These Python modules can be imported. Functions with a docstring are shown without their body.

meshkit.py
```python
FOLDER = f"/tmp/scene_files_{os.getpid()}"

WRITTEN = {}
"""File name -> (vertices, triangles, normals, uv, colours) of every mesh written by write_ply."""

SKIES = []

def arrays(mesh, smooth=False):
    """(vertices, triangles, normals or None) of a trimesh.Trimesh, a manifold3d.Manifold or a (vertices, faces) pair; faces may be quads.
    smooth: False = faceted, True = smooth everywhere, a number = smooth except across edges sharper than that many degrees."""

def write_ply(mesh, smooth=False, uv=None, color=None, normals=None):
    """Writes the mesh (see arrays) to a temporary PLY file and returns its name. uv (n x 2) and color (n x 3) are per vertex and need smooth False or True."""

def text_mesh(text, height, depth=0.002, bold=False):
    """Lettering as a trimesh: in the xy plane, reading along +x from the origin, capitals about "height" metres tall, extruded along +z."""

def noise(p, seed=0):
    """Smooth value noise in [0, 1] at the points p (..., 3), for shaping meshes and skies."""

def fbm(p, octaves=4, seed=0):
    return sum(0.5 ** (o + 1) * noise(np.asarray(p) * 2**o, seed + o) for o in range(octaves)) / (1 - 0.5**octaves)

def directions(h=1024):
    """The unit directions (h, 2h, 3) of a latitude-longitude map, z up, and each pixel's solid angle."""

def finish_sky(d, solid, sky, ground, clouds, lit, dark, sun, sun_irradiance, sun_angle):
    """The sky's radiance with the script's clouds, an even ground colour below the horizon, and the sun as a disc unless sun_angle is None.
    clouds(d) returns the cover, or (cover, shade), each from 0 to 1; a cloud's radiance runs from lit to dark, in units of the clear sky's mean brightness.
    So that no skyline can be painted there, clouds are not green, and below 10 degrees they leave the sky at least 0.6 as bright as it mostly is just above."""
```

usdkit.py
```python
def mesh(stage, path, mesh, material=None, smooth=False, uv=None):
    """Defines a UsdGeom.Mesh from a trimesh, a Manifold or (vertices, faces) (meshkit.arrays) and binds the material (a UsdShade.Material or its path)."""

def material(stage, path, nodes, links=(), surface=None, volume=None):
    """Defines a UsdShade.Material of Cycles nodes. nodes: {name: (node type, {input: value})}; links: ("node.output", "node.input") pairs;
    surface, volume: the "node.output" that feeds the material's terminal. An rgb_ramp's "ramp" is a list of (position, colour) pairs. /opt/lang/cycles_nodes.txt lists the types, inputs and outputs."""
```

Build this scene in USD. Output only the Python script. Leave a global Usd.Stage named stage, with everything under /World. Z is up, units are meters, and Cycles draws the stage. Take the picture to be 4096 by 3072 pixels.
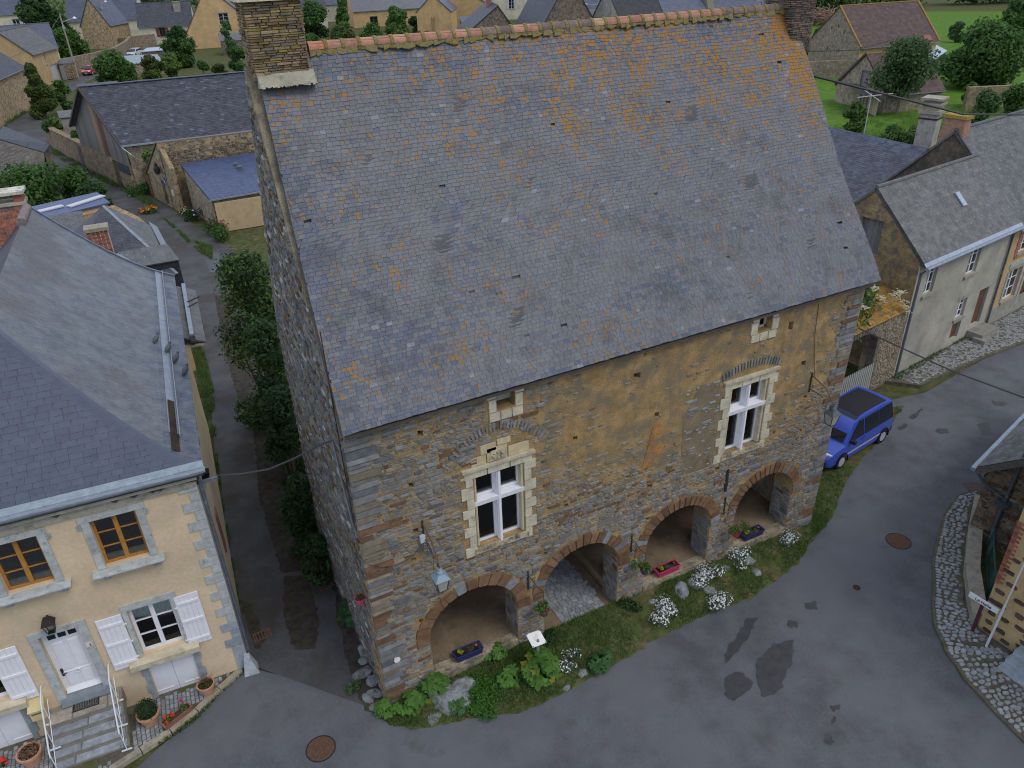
import math, random
import numpy as np, trimesh, usdkit, meshkit
from pxr import Usd, UsdGeom, UsdLux, UsdShade, Gf, Sdf, Vt
from shapely.geometry import Polygon, box as sbox, Point, LineString
from shapely.ops import unary_union
from shapely import affinity
PI = math.pi
stage = Usd.Stage.CreateInMemory()
UsdGeom.SetStageUpAxis(stage, "Z"); UsdGeom.SetStageMetersPerUnit(stage, 1.0)
UsdGeom.Xform.Define(stage, "/World"); UsdGeom.Scope.Define(stage, "/World/Looks")
# ------------------------------------------------------------------ camera, sky, sun, exposure
CAM = dict(f=3049.6, pit=29.86, rol=-2.0, yaw=25.76, c=np.array([-2.55, -13.4, 17.19]))
EXPOSURE = 0.55
SKY = 0.10; CLOUD = (5.2, 5.9, 7.2); CLOUD_MIX = 0.75
SUN_EL, SUN_AZ, SUN_I, SUN_ANGLE = 55.0, 150.0, 0.22, 25.0      # azimuth: atan2(x, y), degrees
_p, _r, _y = np.radians([CAM['pit'], CAM['rol'], CAM['yaw']])
FWD = np.array([np.sin(_y)*np.cos(_p), np.cos(_y)*np.cos(_p), -np.sin(_p)])
_rt = np.array([np.cos(_y), -np.sin(_y), 0]); _up = np.cross(_rt, FWD)
RT = _rt*np.cos(_r) + _up*np.sin(_r); UP = -_rt*np.sin(_r) + _up*np.cos(_r); EYE = CAM['c']
cam = UsdGeom.Camera.Define(stage, "/World/camera")
cam.CreateHorizontalApertureAttr(36.0); cam.CreateVerticalApertureAttr(27.0)
cam.CreateFocalLengthAttr(36.0*CAM['f']/4096); cam.CreateClippingRangeAttr(Gf.Vec2f(0.1, 3000))
cam.CreateExposureAttr(EXPOSURE)
cam.AddTransformOp().Set(Gf.Matrix4d(*RT, 0, *UP, 0, *(-FWD), 0, *EYE, 1))
sel, saz = math.radians(SUN_EL), math.radians(SUN_AZ)
usdkit.material(stage, "/World/Looks/sky_light", {
    "sky": ("sky_texture", {"sky_type": "single_scattering", "sun_disc": False, "sun_elevation": sel, "sun_rotation": saz, "air_density": 1.0, "aerosol_density": 2.0}),
    "tc": ("texture_coordinate", {}),
    "n": ("noise_texture", {"scale": 1.6, "detail": 5.0, "roughness": 0.55}),
    "r": ("map_range", {"from_min": 0.25, "from_max": 0.6, "to_min": CLOUD_MIX-0.2, "to_max": CLOUD_MIX+0.2, "clamp": True}),
    "m": ("mix_color", {"b": CLOUD}),
    "bg": ("background_shader", {"strength": SKY})},
    [("tc.generated", "n.vector"), ("n.fac", "r.value"), ("r.result", "m.fac"), ("sky.color", "m.a"), ("m.result", "bg.color")], surface="bg.background")
dome = UsdLux.DomeLight.Define(stage, "/World/sky"); dome.CreateIntensityAttr(1.0)
UsdShade.MaterialBindingAPI.Apply(dome.GetPrim()).Bind(UsdShade.Material.Get(stage, "/World/Looks/sky_light"))
dome.GetPrim().SetCustomDataByKey("kind", "structure")
sun = UsdLux.DistantLight.Define(stage, "/World/sun")
sun.CreateIntensityAttr(SUN_I); sun.CreateAngleAttr(SUN_ANGLE); sun.CreateNormalizeAttr(True); sun.CreateColorAttr(Gf.Vec3f(1.0, 0.96, 0.9))
_d = np.array([math.sin(saz)*math.cos(sel), math.cos(saz)*math.cos(sel), math.sin(sel)])
_x = np.cross([0, 0, 1.0], _d); _x /= np.linalg.norm(_x); _yy = np.cross(_d, _x)
sun.AddTransformOp().Set(Gf.Matrix4d(*_x, 0, *_yy, 0, *_d, 0, 0, 0, 60, 1))
# ------------------------------------------------------------------ measuring: a sight line met with a real plane
def _ray(x, y):
    d = FWD + RT*(x-2048)/CAM['f'] - UP*(y-1536)/CAM['f']
    return d/np.linalg.norm(d)
def gz(x, y, z=0.0):
    d = _ray(x, y); return EYE + d*(z-EYE[2])/d[2]
def gy(x, y, Y=0.0):
    d = _ray(x, y); return EYE + d*(Y-EYE[1])/d[1]
def gp(x, y, p, n):
    d = _ray(x, y); n = np.array(n, float); return EYE + d*(np.dot(n, np.array(p)-EYE)/np.dot(n, d))
# ------------------------------------------------------------------ mesh building
def _n(v):
    v = np.asarray(v, float); return v/max(np.linalg.norm(v), 1e-9)
class MB:
    """Gathers shapes into one mesh; every shape has a tone (a colour that multiplies its material's)."""
    def __init__(s): s.v, s.f, s.t, s.n = [], [], [], 0
    def add(s, v, f, tone=(1, 1, 1)):
        v = np.asarray(v, float); f = np.asarray(f, int)
        if f.size == 0: return s
        if f.shape[1] == 4: f = np.vstack([f[:, [0, 1, 2]], f[:, [0, 2, 3]]])
        s.v.append(v); s.f.append(f+s.n); s.n += len(v)
        t = np.asarray(tone, float)
        s.t.append(np.broadcast_to(t, (len(v), 3)) if t.ndim == 1 else t); return s
    def tm(s, m, tone=(1, 1, 1)): return s.add(m.vertices, m.faces, tone)
    def box(s, x0, x1, y0, y1, z0, z1, tone=(1, 1, 1)):
        v = [(x, y, z) for z in (z0, z1) for y in (y0, y1) for x in (x0, x1)]
        return s.add(v, [(0, 2, 3, 1), (4, 5, 7, 6), (0, 1, 5, 4), (2, 6, 7, 3), (0, 4, 6, 2), (1, 3, 7, 5)], tone)
    def hexa(s, a, b, tone=(1, 1, 1)):
        """a, b: the four corners of two opposite faces."""
        return s.add(np.vstack([a, b]), [(0, 3, 2, 1), (4, 5, 6, 7), (0, 1, 5, 4), (1, 2, 6, 5), (2, 3, 7, 6), (3, 0, 4, 7)], tone)
    def beam(s, p, q, w, h, tone=(1, 1, 1), up=(0, 0, 1)):
        p, q = np.array(p, float), np.array(q, float); t = _n(q-p)
        u = np.cross(t, up); u = _n(u if np.linalg.norm(u) > 1e-6 else np.cross(t, (1, 0, 0))); k = np.cross(u, t)
        c = [u*w/2*a + k*h/2*b for a, b in ((-1, -1), (1, -1), (1, 1), (-1, 1))]
        return s.hexa([p+x for x in c], [q+x for x in c], tone)
    def slab(s, quad, th, tone=(1, 1, 1)):
        """a plate: four corners of its top face, thickness downwards along its normal."""
        q = np.array(quad, float); n = _n(np.cross(q[1]-q[0], q[3]-q[0]))
        return s.hexa(q-n*th, q, tone)
    def tube(s, pts, r, sides=6, tone=(1, 1, 1), cap=True):
        p = np.asarray(pts, float); r = np.broadcast_to(r, (len(p),)); t = np.gradient(p, axis=0)
        t /= np.linalg.norm(t, axis=1, keepdims=True)+1e-12
        a = np.cross(t, np.where(np.abs(t[:, 2:]) < 0.9, [0, 0, 1.0], [1.0, 0, 0])); a /= np.linalg.norm(a, axis=1, keepdims=True)+1e-12
        b = np.cross(t, a); g = np.arange(sides)*2*PI/sides
        v = p[:, None] + r[:, None, None]*(np.cos(g)[None, :, None]*a[:, None]+np.sin(g)[None, :, None]*b[:, None])
        i, j = np.meshgrid(np.arange(len(p)-1), np.arange(sides), indexing='ij'); k = (j+1) % sides
        f = np.stack([i*sides+j, i*sides+k, (i+1)*sides+k, (i+1)*sides+j], -1).reshape(-1, 4)
        s.add(v.reshape(-1, 3), f, tone)
        if cap:
            for e, o in ((0, -1), (len(p)-1, 1)):
                s.add(np.vstack([v[e], p[e]]), [(c, (c+1) % sides, sides)[::o] for c in range(sides)], tone)
        return s
    def lathe(s, prof, c=(0, 0, 0), sides=14, tone=(1, 1, 1)):
        """prof: (radius, height) from below upwards."""
        p = np.asarray(prof, float); g = np.arange(sides)*2*PI/sides
        v = np.stack([p[:, :1]*np.cos(g), p[:, :1]*np.sin(g), np.repeat(p[:, 1:], sides, 1)], -1)+np.array(c)
        i, j = np.meshgrid(np.arange(len(p)-1), np.arange(sides), indexing='ij'); k = (j+1) % sides
        return s.add(v.reshape(-1, 3), np.stack([i*sides+j, i*sides+k, (i+1)*sides+k, (i+1)*sides+j], -1).reshape(-1, 4), tone)
    def prism(s, poly, o, u, v, n, d0, d1, tone=(1, 1, 1), inset=0.0):
        """convex polygon (k x 2) in the plane o,u,v, from depth d0 to d1 along n; inset chamfers the d1 face."""
        q = np.asarray(poly, float); o, u, v, n = (np.asarray(x, float) for x in (o, u, v, n)); k = len(q)
        P = lambda w, d: o+w[:, :1]*u+w[:, 1:]*v+n*d
        rings = [P(q, d0)]
        if inset:
            c = q.mean(0); r = np.linalg.norm(q-c, axis=1, keepdims=True); q2 = c+(q-c)*np.maximum(0.3, 1-inset/np.maximum(r, 1e-6))
            rings += [P(q, d0+(d1-d0)*0.55), P(q2, d1)]
        else: rings += [P(q, d1)]
        f = []
        for a in range(len(rings)-1):
            f += [(a*k+i, a*k+(i+1) % k, (a+1)*k+(i+1) % k, (a+1)*k+i) for i in range(k)]
        V = np.vstack(rings+[rings[-1].mean(0)[None]]); l = (len(rings)-1)*k
        T = [t for (a, b, c, d) in f for t in ((a, b, c), (a, c, d))]+[(l+i, l+(i+1) % k, len(V)-1) for i in range(k)]
        return s.add(V, T, tone)
    def poly(s, shp, o, u, v, n, d0, d1, tone=(1, 1, 1)):
        """any shapely polygon, extruded from d0 to d1 along n."""
        o, u, v, n = (np.asarray(x, float) for x in (o, u, v, n))
        for g in getattr(shp, 'geoms', [shp]):
            if g.is_empty or g.area < 1e-7: continue
            m = trimesh.creation.extrude_polygon(g, d1-d0); w = m.vertices
            s.add(o+w[:, :1]*u+w[:, 1:2]*v+(w[:, 2:]+d0)*n, m.faces if np.dot(np.cross(u, v), n) > 0 else m.faces[:, ::-1], tone)
        return s
    def arr(s): return np.vstack(s.v), np.vstack(s.f), np.vstack(s.t)
LOOK = {}
NAMES = {}
def _free(path):
    k = NAMES.get(path, -1)+1; NAMES[path] = k
    return path if k == 0 else f"{path}_{k:03d}"
def tag(prim, label=None, cat=None, group=None, kind=None):
    for k, v in (("label", label), ("category", cat), ("group", group), ("kind", kind)):
        if v: prim.SetCustomDataByKey(k, v)
class Thing:
    def __init__(s, name, label=None, cat=None, loc=(0, 0, 0), rz=0.0, group=None, kind=None):
        s.path = _free("/World/"+name); x = UsdGeom.Xform.Define(stage, s.path); s.prim = x.GetPrim()
        s.loc, s.rz = np.array(loc, float), rz
        x.AddTranslateOp().Set(Gf.Vec3d(*s.loc))
        if rz: x.AddRotateZOp().Set(math.degrees(rz))
        tag(s.prim, label, cat, group, kind)
        c, k = math.cos(rz), math.sin(rz); s.R = np.array([[c, -k, 0], [k, c, 0], [0, 0, 1]])
    def L(s, w): return (np.asarray(w, float)-s.loc)@s.R          # world to local
    def W(s, l): return np.asarray(l, float)@s.R.T+s.loc          # local to world
    def part(s, name, mb, mat, smooth=False, label=None, world=False, kind=None):
        return mesh_prim(s.path+"/"+name, mb, mat, smooth, label=label, kind=kind, to=s if world else None)
class Part:
    """a part whose children are its own pieces"""
    def __init__(s, prim, thing): s.prim, s.path, s.thing = prim, str(prim.GetPath()), thing
    def W(s, l): return s.thing.W(l)
    def part(s, name, mb, mat, smooth=False, label=None, world=False, kind=None):
        return mesh_prim(s.path+"/"+name, mb, mat, smooth, label=label, kind=kind, to=s.thing if world else None)
def mesh_prim(path, mb, mat, smooth=False, label=None, cat=None, group=None, kind=None, to=None):
    v, f, t = mb if isinstance(mb, tuple) else mb.arr()
    if to is not None: v = to.L(v)
    m = UsdGeom.Mesh.Define(stage, _free(path))
    if smooth is not False:
        if smooth is not True:
            tm_ = trimesh.Trimesh(v, f, process=False, vertex_attributes={"t": t})
            tm_.merge_vertices(merge_norm=True, merge_tex=True)
            sm = trimesh.graph.smooth_shade(trimesh.Trimesh(tm_.vertices, tm_.faces, process=False), angle=math.radians(smooth), facet_minarea=None)
            if not np.allclose(t, t[0]):
                from scipy.spatial import cKDTree
                t = t[cKDTree(v).query(sm.vertices)[1]]
            else: t = np.broadcast_to(t[0], (len(sm.vertices), 3))
            v, f = np.array(sm.vertices), np.array(sm.faces)
        n = np.zeros_like(v); fn = np.cross(v[f[:, 1]]-v[f[:, 0]], v[f[:, 2]]-v[f[:, 0]])
        for k in range(3): np.add.at(n, f[:, k], fn)
        n /= np.maximum(np.linalg.norm(n, axis=1, keepdims=True), 1e-12)
        m.CreateNormalsAttr(Vt.Vec3fArray.FromNumpy(n.astype(np.float32))); m.SetNormalsInterpolation("vertex")
    m.CreatePointsAttr(Vt.Vec3fArray.FromNumpy(np.ascontiguousarray(v, np.float32)))
    m.CreateFaceVertexCountsAttr(Vt.IntArray.FromNumpy(np.full(len(f), 3, np.int32)))
    m.CreateFaceVertexIndicesAttr(Vt.IntArray.FromNumpy(np.ascontiguousarray(f, np.int32).ravel()))
    m.CreateSubdivisionSchemeAttr("none")
    UsdGeom.PrimvarsAPI(m).CreatePrimvar("tone", Sdf.ValueTypeNames.Color3fArray, "vertex").Set(Vt.Vec3fArray.FromNumpy(np.ascontiguousarray(t, np.float32)))
    UsdShade.MaterialBindingAPI.Apply(m.GetPrim()).Bind(LOOK[mat])
    tag(m.GetPrim(), label, cat, group, kind); return m.GetPrim()
def top(name, mb, mat, label=None, cat=None, group=None, kind=None, smooth=False):
    return mesh_prim("/World/"+name, mb, mat, smooth, label, cat, group, kind)
def struct(name, mb, mat, smooth=False): return top(name, mb, mat, kind="structure", smooth=smooth)
def copy_of(th, name, loc, rz, label, cat=None, group=None):
    x = UsdGeom.Xform.Define(stage, _free("/World/"+name)); p = x.GetPrim()
    p.GetReferences().AddInternalReference(th.prim.GetPath()); p.SetInstanceable(True)
    x.ClearXformOpOrder(); x.AddTranslateOp().Set(Gf.Vec3d(*map(float, loc))); x.AddRotateZOp().Set(math.degrees(rz))
    d = th.prim.GetCustomData(); tag(p, label, cat or d.get("category"), group or d.get("group")); return p
def rgb(*c):
    """an sRGB colour, 0 to 255, as a linear one"""
    a = np.array(c, float)/255; return tuple(np.where(a < 0.04045, a/12.92, ((a+0.055)/1.055)**2.4))
# ------------------------------------------------------------------ materials
def look(name, base, rough=0.8, var=0.25, scale=3.0, bump=0.0, bscale=40.0, bdist=0.01, metal=0.0, spec=0.3, extra=None, dirt=None, coat=0.0):
    """base colour times tone, a soft large and a fine noise; extra(nodes, links, colour) may go on from the colour socket and returns a new one"""
    N = {"g": ("geometry", {}), "tone": ("attribute", {"attribute": "tone"}),
         "n1": ("noise_texture", {"scale": scale, "detail": 6.0, "roughness": 0.6}),
         "n2": ("noise_texture", {"scale": scale*11, "detail": 3.0, "roughness": 0.6}),
         "k1": ("map_range", {"from_min": 0.3, "from_max": 0.7, "to_min": 1-var, "to_max": 1+var, "clamp": True}),
         "k2": ("map_range", {"from_min": 0.3, "from_max": 0.7, "to_min": 1-var*0.6, "to_max": 1+var*0.6, "clamp": True}),
         "kk": ("math", {"math_type": "multiply"}),
         "c0": ("mix_color", {"blend_type": "multiply", "fac": 1.0, "b": tuple(base)}),
         "c1": ("vector_math", {"math_type": "scale"}),
         "p": ("principled_bsdf", {"roughness": rough, "metallic": metal, "specular_ior_level": spec, "coat_weight": coat, "coat_roughness": 0.1})}
    E = [("g.position", "n1.vector"), ("g.position", "n2.vector"), ("n1.fac", "k1.value"), ("n2.fac", "k2.value"), ("k1.result", "kk.value1"), ("k2.result", "kk.value2"),
         ("tone.color", "c0.a"), ("c0.result", "c1.vector1"), ("kk.value", "c1.scale")]
    col = "c1.vector"
    if dirt:      # dirt: (colour, noise scale, threshold, width)
        N["dn"] = ("noise_texture", {"scale": dirt[1], "detail": 5.0, "roughness": 0.65}); N["dr"] = ("map_range", {"from_min": dirt[2], "from_max": dirt[2]+dirt[3], "clamp": True})
        N["dm"] = ("mix_color", {"b": tuple(dirt[0])})
        E += [("g.position", "dn.vector"), ("dn.fac", "dr.value"), ("dr.result", "dm.fac"), (col, "dm.a")]; col = "dm.result"
    if extra: col = extra(N, E, col) or col
    E.append((col, "p.base_color"))
    if bump:
        N["bn"] = ("noise_texture", {"scale": bscale, "detail": 4.0, "roughness": 0.6}); N["b"] = ("bump", {"strength": bump, "distance": bdist})
        E += [("g.position", "bn.vector"), ("bn.fac", "b.height"), ("b.normal", "p.normal")]
    LOOK[name] = usdkit.material(stage, "/World/Looks/"+name, N, E, surface="p.BSDF")
def leaf_look(name, base, trans=0.35):
    LOOK[name] = usdkit.material(stage, "/World/Looks/"+name, {
        "tone": ("attribute", {"attribute": "tone"}), "c": ("mix_color", {"blend_type": "multiply", "fac": 1.0, "b": tuple(base)}),
        "p": ("principled_bsdf", {"roughness": 0.6, "specular_ior_level": 0.25}), "t": ("translucent_bsdf", {}), "m": ("mix_closure", {"fac": trans})},
        [("tone.color", "c.a"), ("c.result", "p.base_color"), ("c.result", "t.color"), ("p.BSDF", "m.closure1"), ("t.BSDF", "m.closure2")], surface="m.closure")
def threshold(N, E, tagname, vec, scale, lo, hi, detail=4.0, kind="noise_texture", rough=0.6):
    N[tagname] = (kind, {"scale": scale, "detail": detail, "roughness": rough}); E.append((vec, tagname+".vector"))
    N[tagname+"r"] = ("map_range", {"from_min": lo, "from_max": hi, "clamp": True}); E.append((tagname+".fac", tagname+"r.value"))
    return tagname+"r.result"
def over(N, E, nm, col, fac, colour):
    N[nm] = ("mix_color", {"b": tuple(colour)}); E.append((col, nm+".a"))
    if isinstance(fac, str): E.append((fac, nm+".fac"))
    return nm+".result"
def mul(N, E, nm, a, b, typ="multiply"):
    N[nm] = ("math", {"math_type": typ})
    for s_, x in (("value1", a), ("value2", b)):
        if isinstance(x, str): E.append((x, f"{nm}.{s_}"))
        else: N[nm][1][s_] = x
    return nm+".value"
# ------------------------------------------------------------------ the materials of this place
def slate_extra(N, E, col):
    N["sx"] = ("separate_xyz", {}); E.append(("g.position", "sx.vector"))
    N["sr"] = ("separate_color", {}); E.append(("tone.color", "sr.color"))
    N["old"] = ("map_range", {"from_min": 0.85, "from_max": 1.12, "clamp": True}); E.append(("sr.r", "old.value"))
    a = threshold(N, E, "lg", "g.position", 17.0, 0.47, 0.60, 5.0)
    col = over(N, E, "m1", col, mul(N, E, "lo", mul(N, E, "l1", a, "old.result"), 0.5), (0.140, 0.140, 0.132))
    b = threshold(N, E, "lw", "g.position", 34.0, 0.63, 0.69, 2.0)
    col = over(N, E, "m2", col, mul(N, E, "l3", b, 0.5), (0.23, 0.235, 0.235))
    dk = threshold(N, E, "ld", "g.position", 1.3, 0.52, 0.70, 5.0)
    col = over(N, E, "m4", col, mul(N, E, "l5", dk, 0.55), (0.045, 0.043, 0.045))
    # orange crusts: thick under the ridge and in one streak beside the right verge, scattered spots lower down
    N["cz"] = ("map_range", {"from_min": 11.6, "from_max": 15.0, "clamp": True}); E.append(("sx.z", "cz.value"))
    N["cx"] = ("map_range", {"from_min": 1.5, "from_max": 9.0, "to_min": 0.35, "to_max": 1.0, "clamp": True}); E.append(("sx.x", "cx.value"))
    cov = mul(N, E, "cv", mul(N, E, "czx", "cz.result", "cx.result"), 0.125)
    N["s0"] = ("map_range", {"from_min": 13.5, "from_max": 13.9, "clamp": True}); E.append(("sx.x", "s0.value"))
    N["s1"] = ("map_range", {"from_min": 14.35, "from_max": 14.75, "to_min": 1.0, "to_max": 0.0, "clamp": True}); E.append(("sx.x", "s1.value"))
    N["s2"] = ("map_range", {"from_min": 11.6, "from_max": 12.6, "clamp": True}); E.append(("sx.z", "s2.value"))
    st = mul(N, E, "st", mul(N, E, "st2", mul(N, E, "st1", "s0.result", "s1.result"), "s2.result"), 0.085)
    N["nb"] = ("noise_texture", {"scale": 0.9, "detail": 3.0}); E.append(("g.position", "nb.vector"))
    N["nbr"] = ("map_range", {"from_min": 0.3, "from_max": 0.7, "to_min": -0.07, "to_max": 0.07}); E.append(("nb.fac", "nbr.value"))
    N["na"] = ("noise_texture", {"scale": 8.5, "detail": 4.0, "roughness": 0.62}); E.append(("g.position", "na.vector"))
    s = mul(N, E, "sm", mul(N, E, "sm1", mul(N, E, "sm0", "na.fac", cov, "add"), st, "add"), "nbr.result", "add")
    N["or"] = ("map_range", {"from_min": 0.635, "from_max": 0.655, "clamp": True}); E.append((s, "or.value"))
    N["vo"] = ("voronoi_texture", {"scale": 2.3, "feature": "f1"}); N["wv"] = ("vector_math", {"math_type": "add"})
    N["wn"] = ("noise_texture", {"scale": 14.0, "detail": 2.0}); N["ws"] = ("vector_math", {"math_type": "scale", "scale": 0.08})
    E += [("g.position", "wn.vector"), ("wn.color", "ws.vector1"), ("g.position", "wv.vector1"), ("ws.vector", "wv.vector2"), ("wv.vector", "vo.vector")]
    N["vsep"] = ("separate_color", {}); E.append(("vo.color", "vsep.color"))
    N["vr"] = ("map_range", {"from_min": 0.35, "from_max": 1.0, "to_min": 0.0, "to_max": 0.13, "clamp": True}); E.append(("vsep.r", "vr.value"))
    N["vd"] = ("math", {"math_type": "subtract"}); E += [("vr.result", "vd.value1"), ("vo.distance", "vd.value2")]
    N["vm"] = ("map_range", {"from_min": 0.0, "from_max": 0.03, "clamp": True}); E.append(("vd.value", "vm.value"))
    spots = mul(N, E, "mx", "or.result", "vm.result", "maximum")
    N["oc"] = ("mix_color", {"a": (0.30, 0.115, 0.008), "b": (0.20, 0.115, 0.012)}); E.append(("nb.fac", "oc.fac"))
    N["m3"] = ("mix_color", {}); E += [(col, "m3.a"), ("oc.result", "m3.b"), (spots, "m3.fac")]
    return "m3.result"
look("old_slate", (0.092, 0.100, 0.122), rough=0.55, var=0.16, scale=2.0, bump=0.35, bscale=60, bdist=0.01, spec=0.4, extra=slate_extra)
def weather_extra(N, E, col):
    a = threshold(N, E, "lg", "g.position", 2.2, 0.40, 0.62, 6.0)
    col = over(N, E, "m1", col, mul(N, E, "l1", a, 0.6), (0.175, 0.19, 0.195))
    b = threshold(N, E, "lw", "g.position", 26.0, 0.60, 0.68, 3.0)
    col = over(N, E, "m2", col, mul(N, E, "l3", b, 0.7), (0.25, 0.26, 0.215))
    d = threshold(N, E, "lk", "g.position", 0.45, 0.52, 0.66, 4.0)
    return over(N, E, "m3", col, mul(N, E, "l4", d, 0.65), (0.085, 0.075, 0.075))
look("weathered_slate", (0.105, 0.117, 0.14), rough=0.5, var=0.2, scale=3, bump=0.3, bscale=50, spec=0.4, extra=weather_extra)
look("new_slate", (0.068, 0.078, 0.112), rough=0.42, var=0.14, scale=4, bump=0.15, bscale=60, spec=0.45)
look("grey_slate", (0.105, 0.105, 0.108), rough=0.6, var=0.28, scale=2.5, bump=0.3, bscale=40, dirt=((0.25, 0.25, 0.23), 9.0, 0.58, 0.12))
look("dark_slate", (0.055, 0.058, 0.072), rough=0.55, var=0.3, scale=2.0, bump=0.3, bscale=40, dirt=((0.12, 0.12, 0.12), 5.0, 0.60, 0.1))
look("stone", (1, 1, 1), rough=0.85, var=0.28, scale=6.0, bump=0.7, bscale=45, bdist=0.02, spec=0.2, dirt=((0.09, 0.085, 0.075), 5.0, 0.60, 0.16))
look("ochre_mortar", (0.335, 0.225, 0.105), rough=0.95, var=0.38, scale=2.6, bump=1.0, bscale=30, bdist=0.03, spec=0.1, dirt=((0.205, 0.165, 0.11), 1.7, 0.46, 0.14))
look("grey_mortar", (0.255, 0.215, 0.15), rough=0.95, var=0.35, scale=2.6, bump=0.9, bscale=30, bdist=0.03, spec=0.1, dirt=((0.12, 0.115, 0.11), 2.0, 0.5, 0.15))
look("limestone", (0.50, 0.45, 0.335), rough=0.85, var=0.2, scale=4, bump=0.3, bscale=30, dirt=((0.25, 0.24, 0.18), 3.0, 0.55, 0.18))
look("blue_stone", (0.39, 0.41, 0.40), rough=0.8, var=0.2, scale=5, bump=0.25, bscale=40, dirt=((0.2, 0.21, 0.19), 7.0, 0.56, 0.14))
look("cream_render", (0.585, 0.455, 0.305), rough=0.92, var=0.12, scale=1.1, bump=0.12, bscale=70, dirt=((0.46, 0.38, 0.28), 0.7, 0.52, 0.25))
look("ochre_render", (0.42, 0.31, 0.165), rough=0.92, var=0.2, scale=1.4, bump=0.2, bscale=40, dirt=((0.3, 0.24, 0.15), 0.7, 0.5, 0.25))
look("grey_render", (0.36, 0.335, 0.275), rough=0.92, var=0.16, scale=0.9, bump=0.15, bscale=50, dirt=((0.215, 0.205, 0.185), 0.55, 0.47, 0.25))
look("pale_render", (0.52, 0.48, 0.37), rough=0.92, var=0.15, scale=0.9, bump=0.15, bscale=50, dirt=((0.36, 0.33, 0.26), 0.5, 0.5, 0.25))
look("rubble", (0.30, 0.245, 0.165), rough=0.95, var=0.4, scale=2.2, bump=1.0, bscale=9, bdist=0.06, dirt=((0.13, 0.115, 0.10), 3.5, 0.49, 0.14))
look("dark_rubble", (0.155, 0.13, 0.105), rough=0.95, var=0.45, scale=2.2, bump=1.0, bscale=9, bdist=0.06, dirt=((0.06, 0.058, 0.055), 2.5, 0.5, 0.14))
look("plain", (1, 1, 1), rough=0.6, var=0.08, scale=5)
look("paint", (1, 1, 1), rough=0.4, var=0.05, scale=6, spec=0.45)
look("wood", (1, 1, 1), rough=0.65, var=0.22, scale=9, bump=0.25, bscale=50)
look("zinc", (0.25, 0.28, 0.32), rough=0.45, metal=0.35, var=0.18, scale=6, dirt=((0.25, 0.27, 0.27), 5, 0.55, 0.2))
look("iron", (0.03, 0.028, 0.027), rough=0.6, var=0.3, scale=20)
look("rust", (0.11, 0.062, 0.04), rough=0.85, var=0.3, scale=20)
look("car_paint", (1, 1, 1), rough=0.32, var=0.03, scale=2, spec=0.5, coat=0.6)
look("rubber", (0.02, 0.02, 0.022), rough=0.8, var=0.15, scale=10)
look("brick", (1, 1, 1), rough=0.9, var=0.3, scale=9, bump=0.4, bscale=50, dirt=((0.2, 0.16, 0.12), 8, 0.6, 0.14))
look("terracotta", (1, 1, 1), rough=0.85, var=0.2, scale=9, bump=0.25, bscale=50, dirt=((0.34, 0.25, 0.2), 9, 0.58, 0.12))
def moss_tile_extra(N, E, col):
    a = threshold(N, E, "lg", "g.position", 9.0, 0.50, 0.56, 5.0)
    col = over(N, E, "m1", col, mul(N, E, "l1", a, 0.9), (0.20, 0.135, 0.018))
    return col
look("ridge_mortar", (0.22, 0.19, 0.10), rough=0.95, var=0.3, scale=9, bump=0.8, bscale=25, bdist=0.03, extra=moss_tile_extra)
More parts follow.
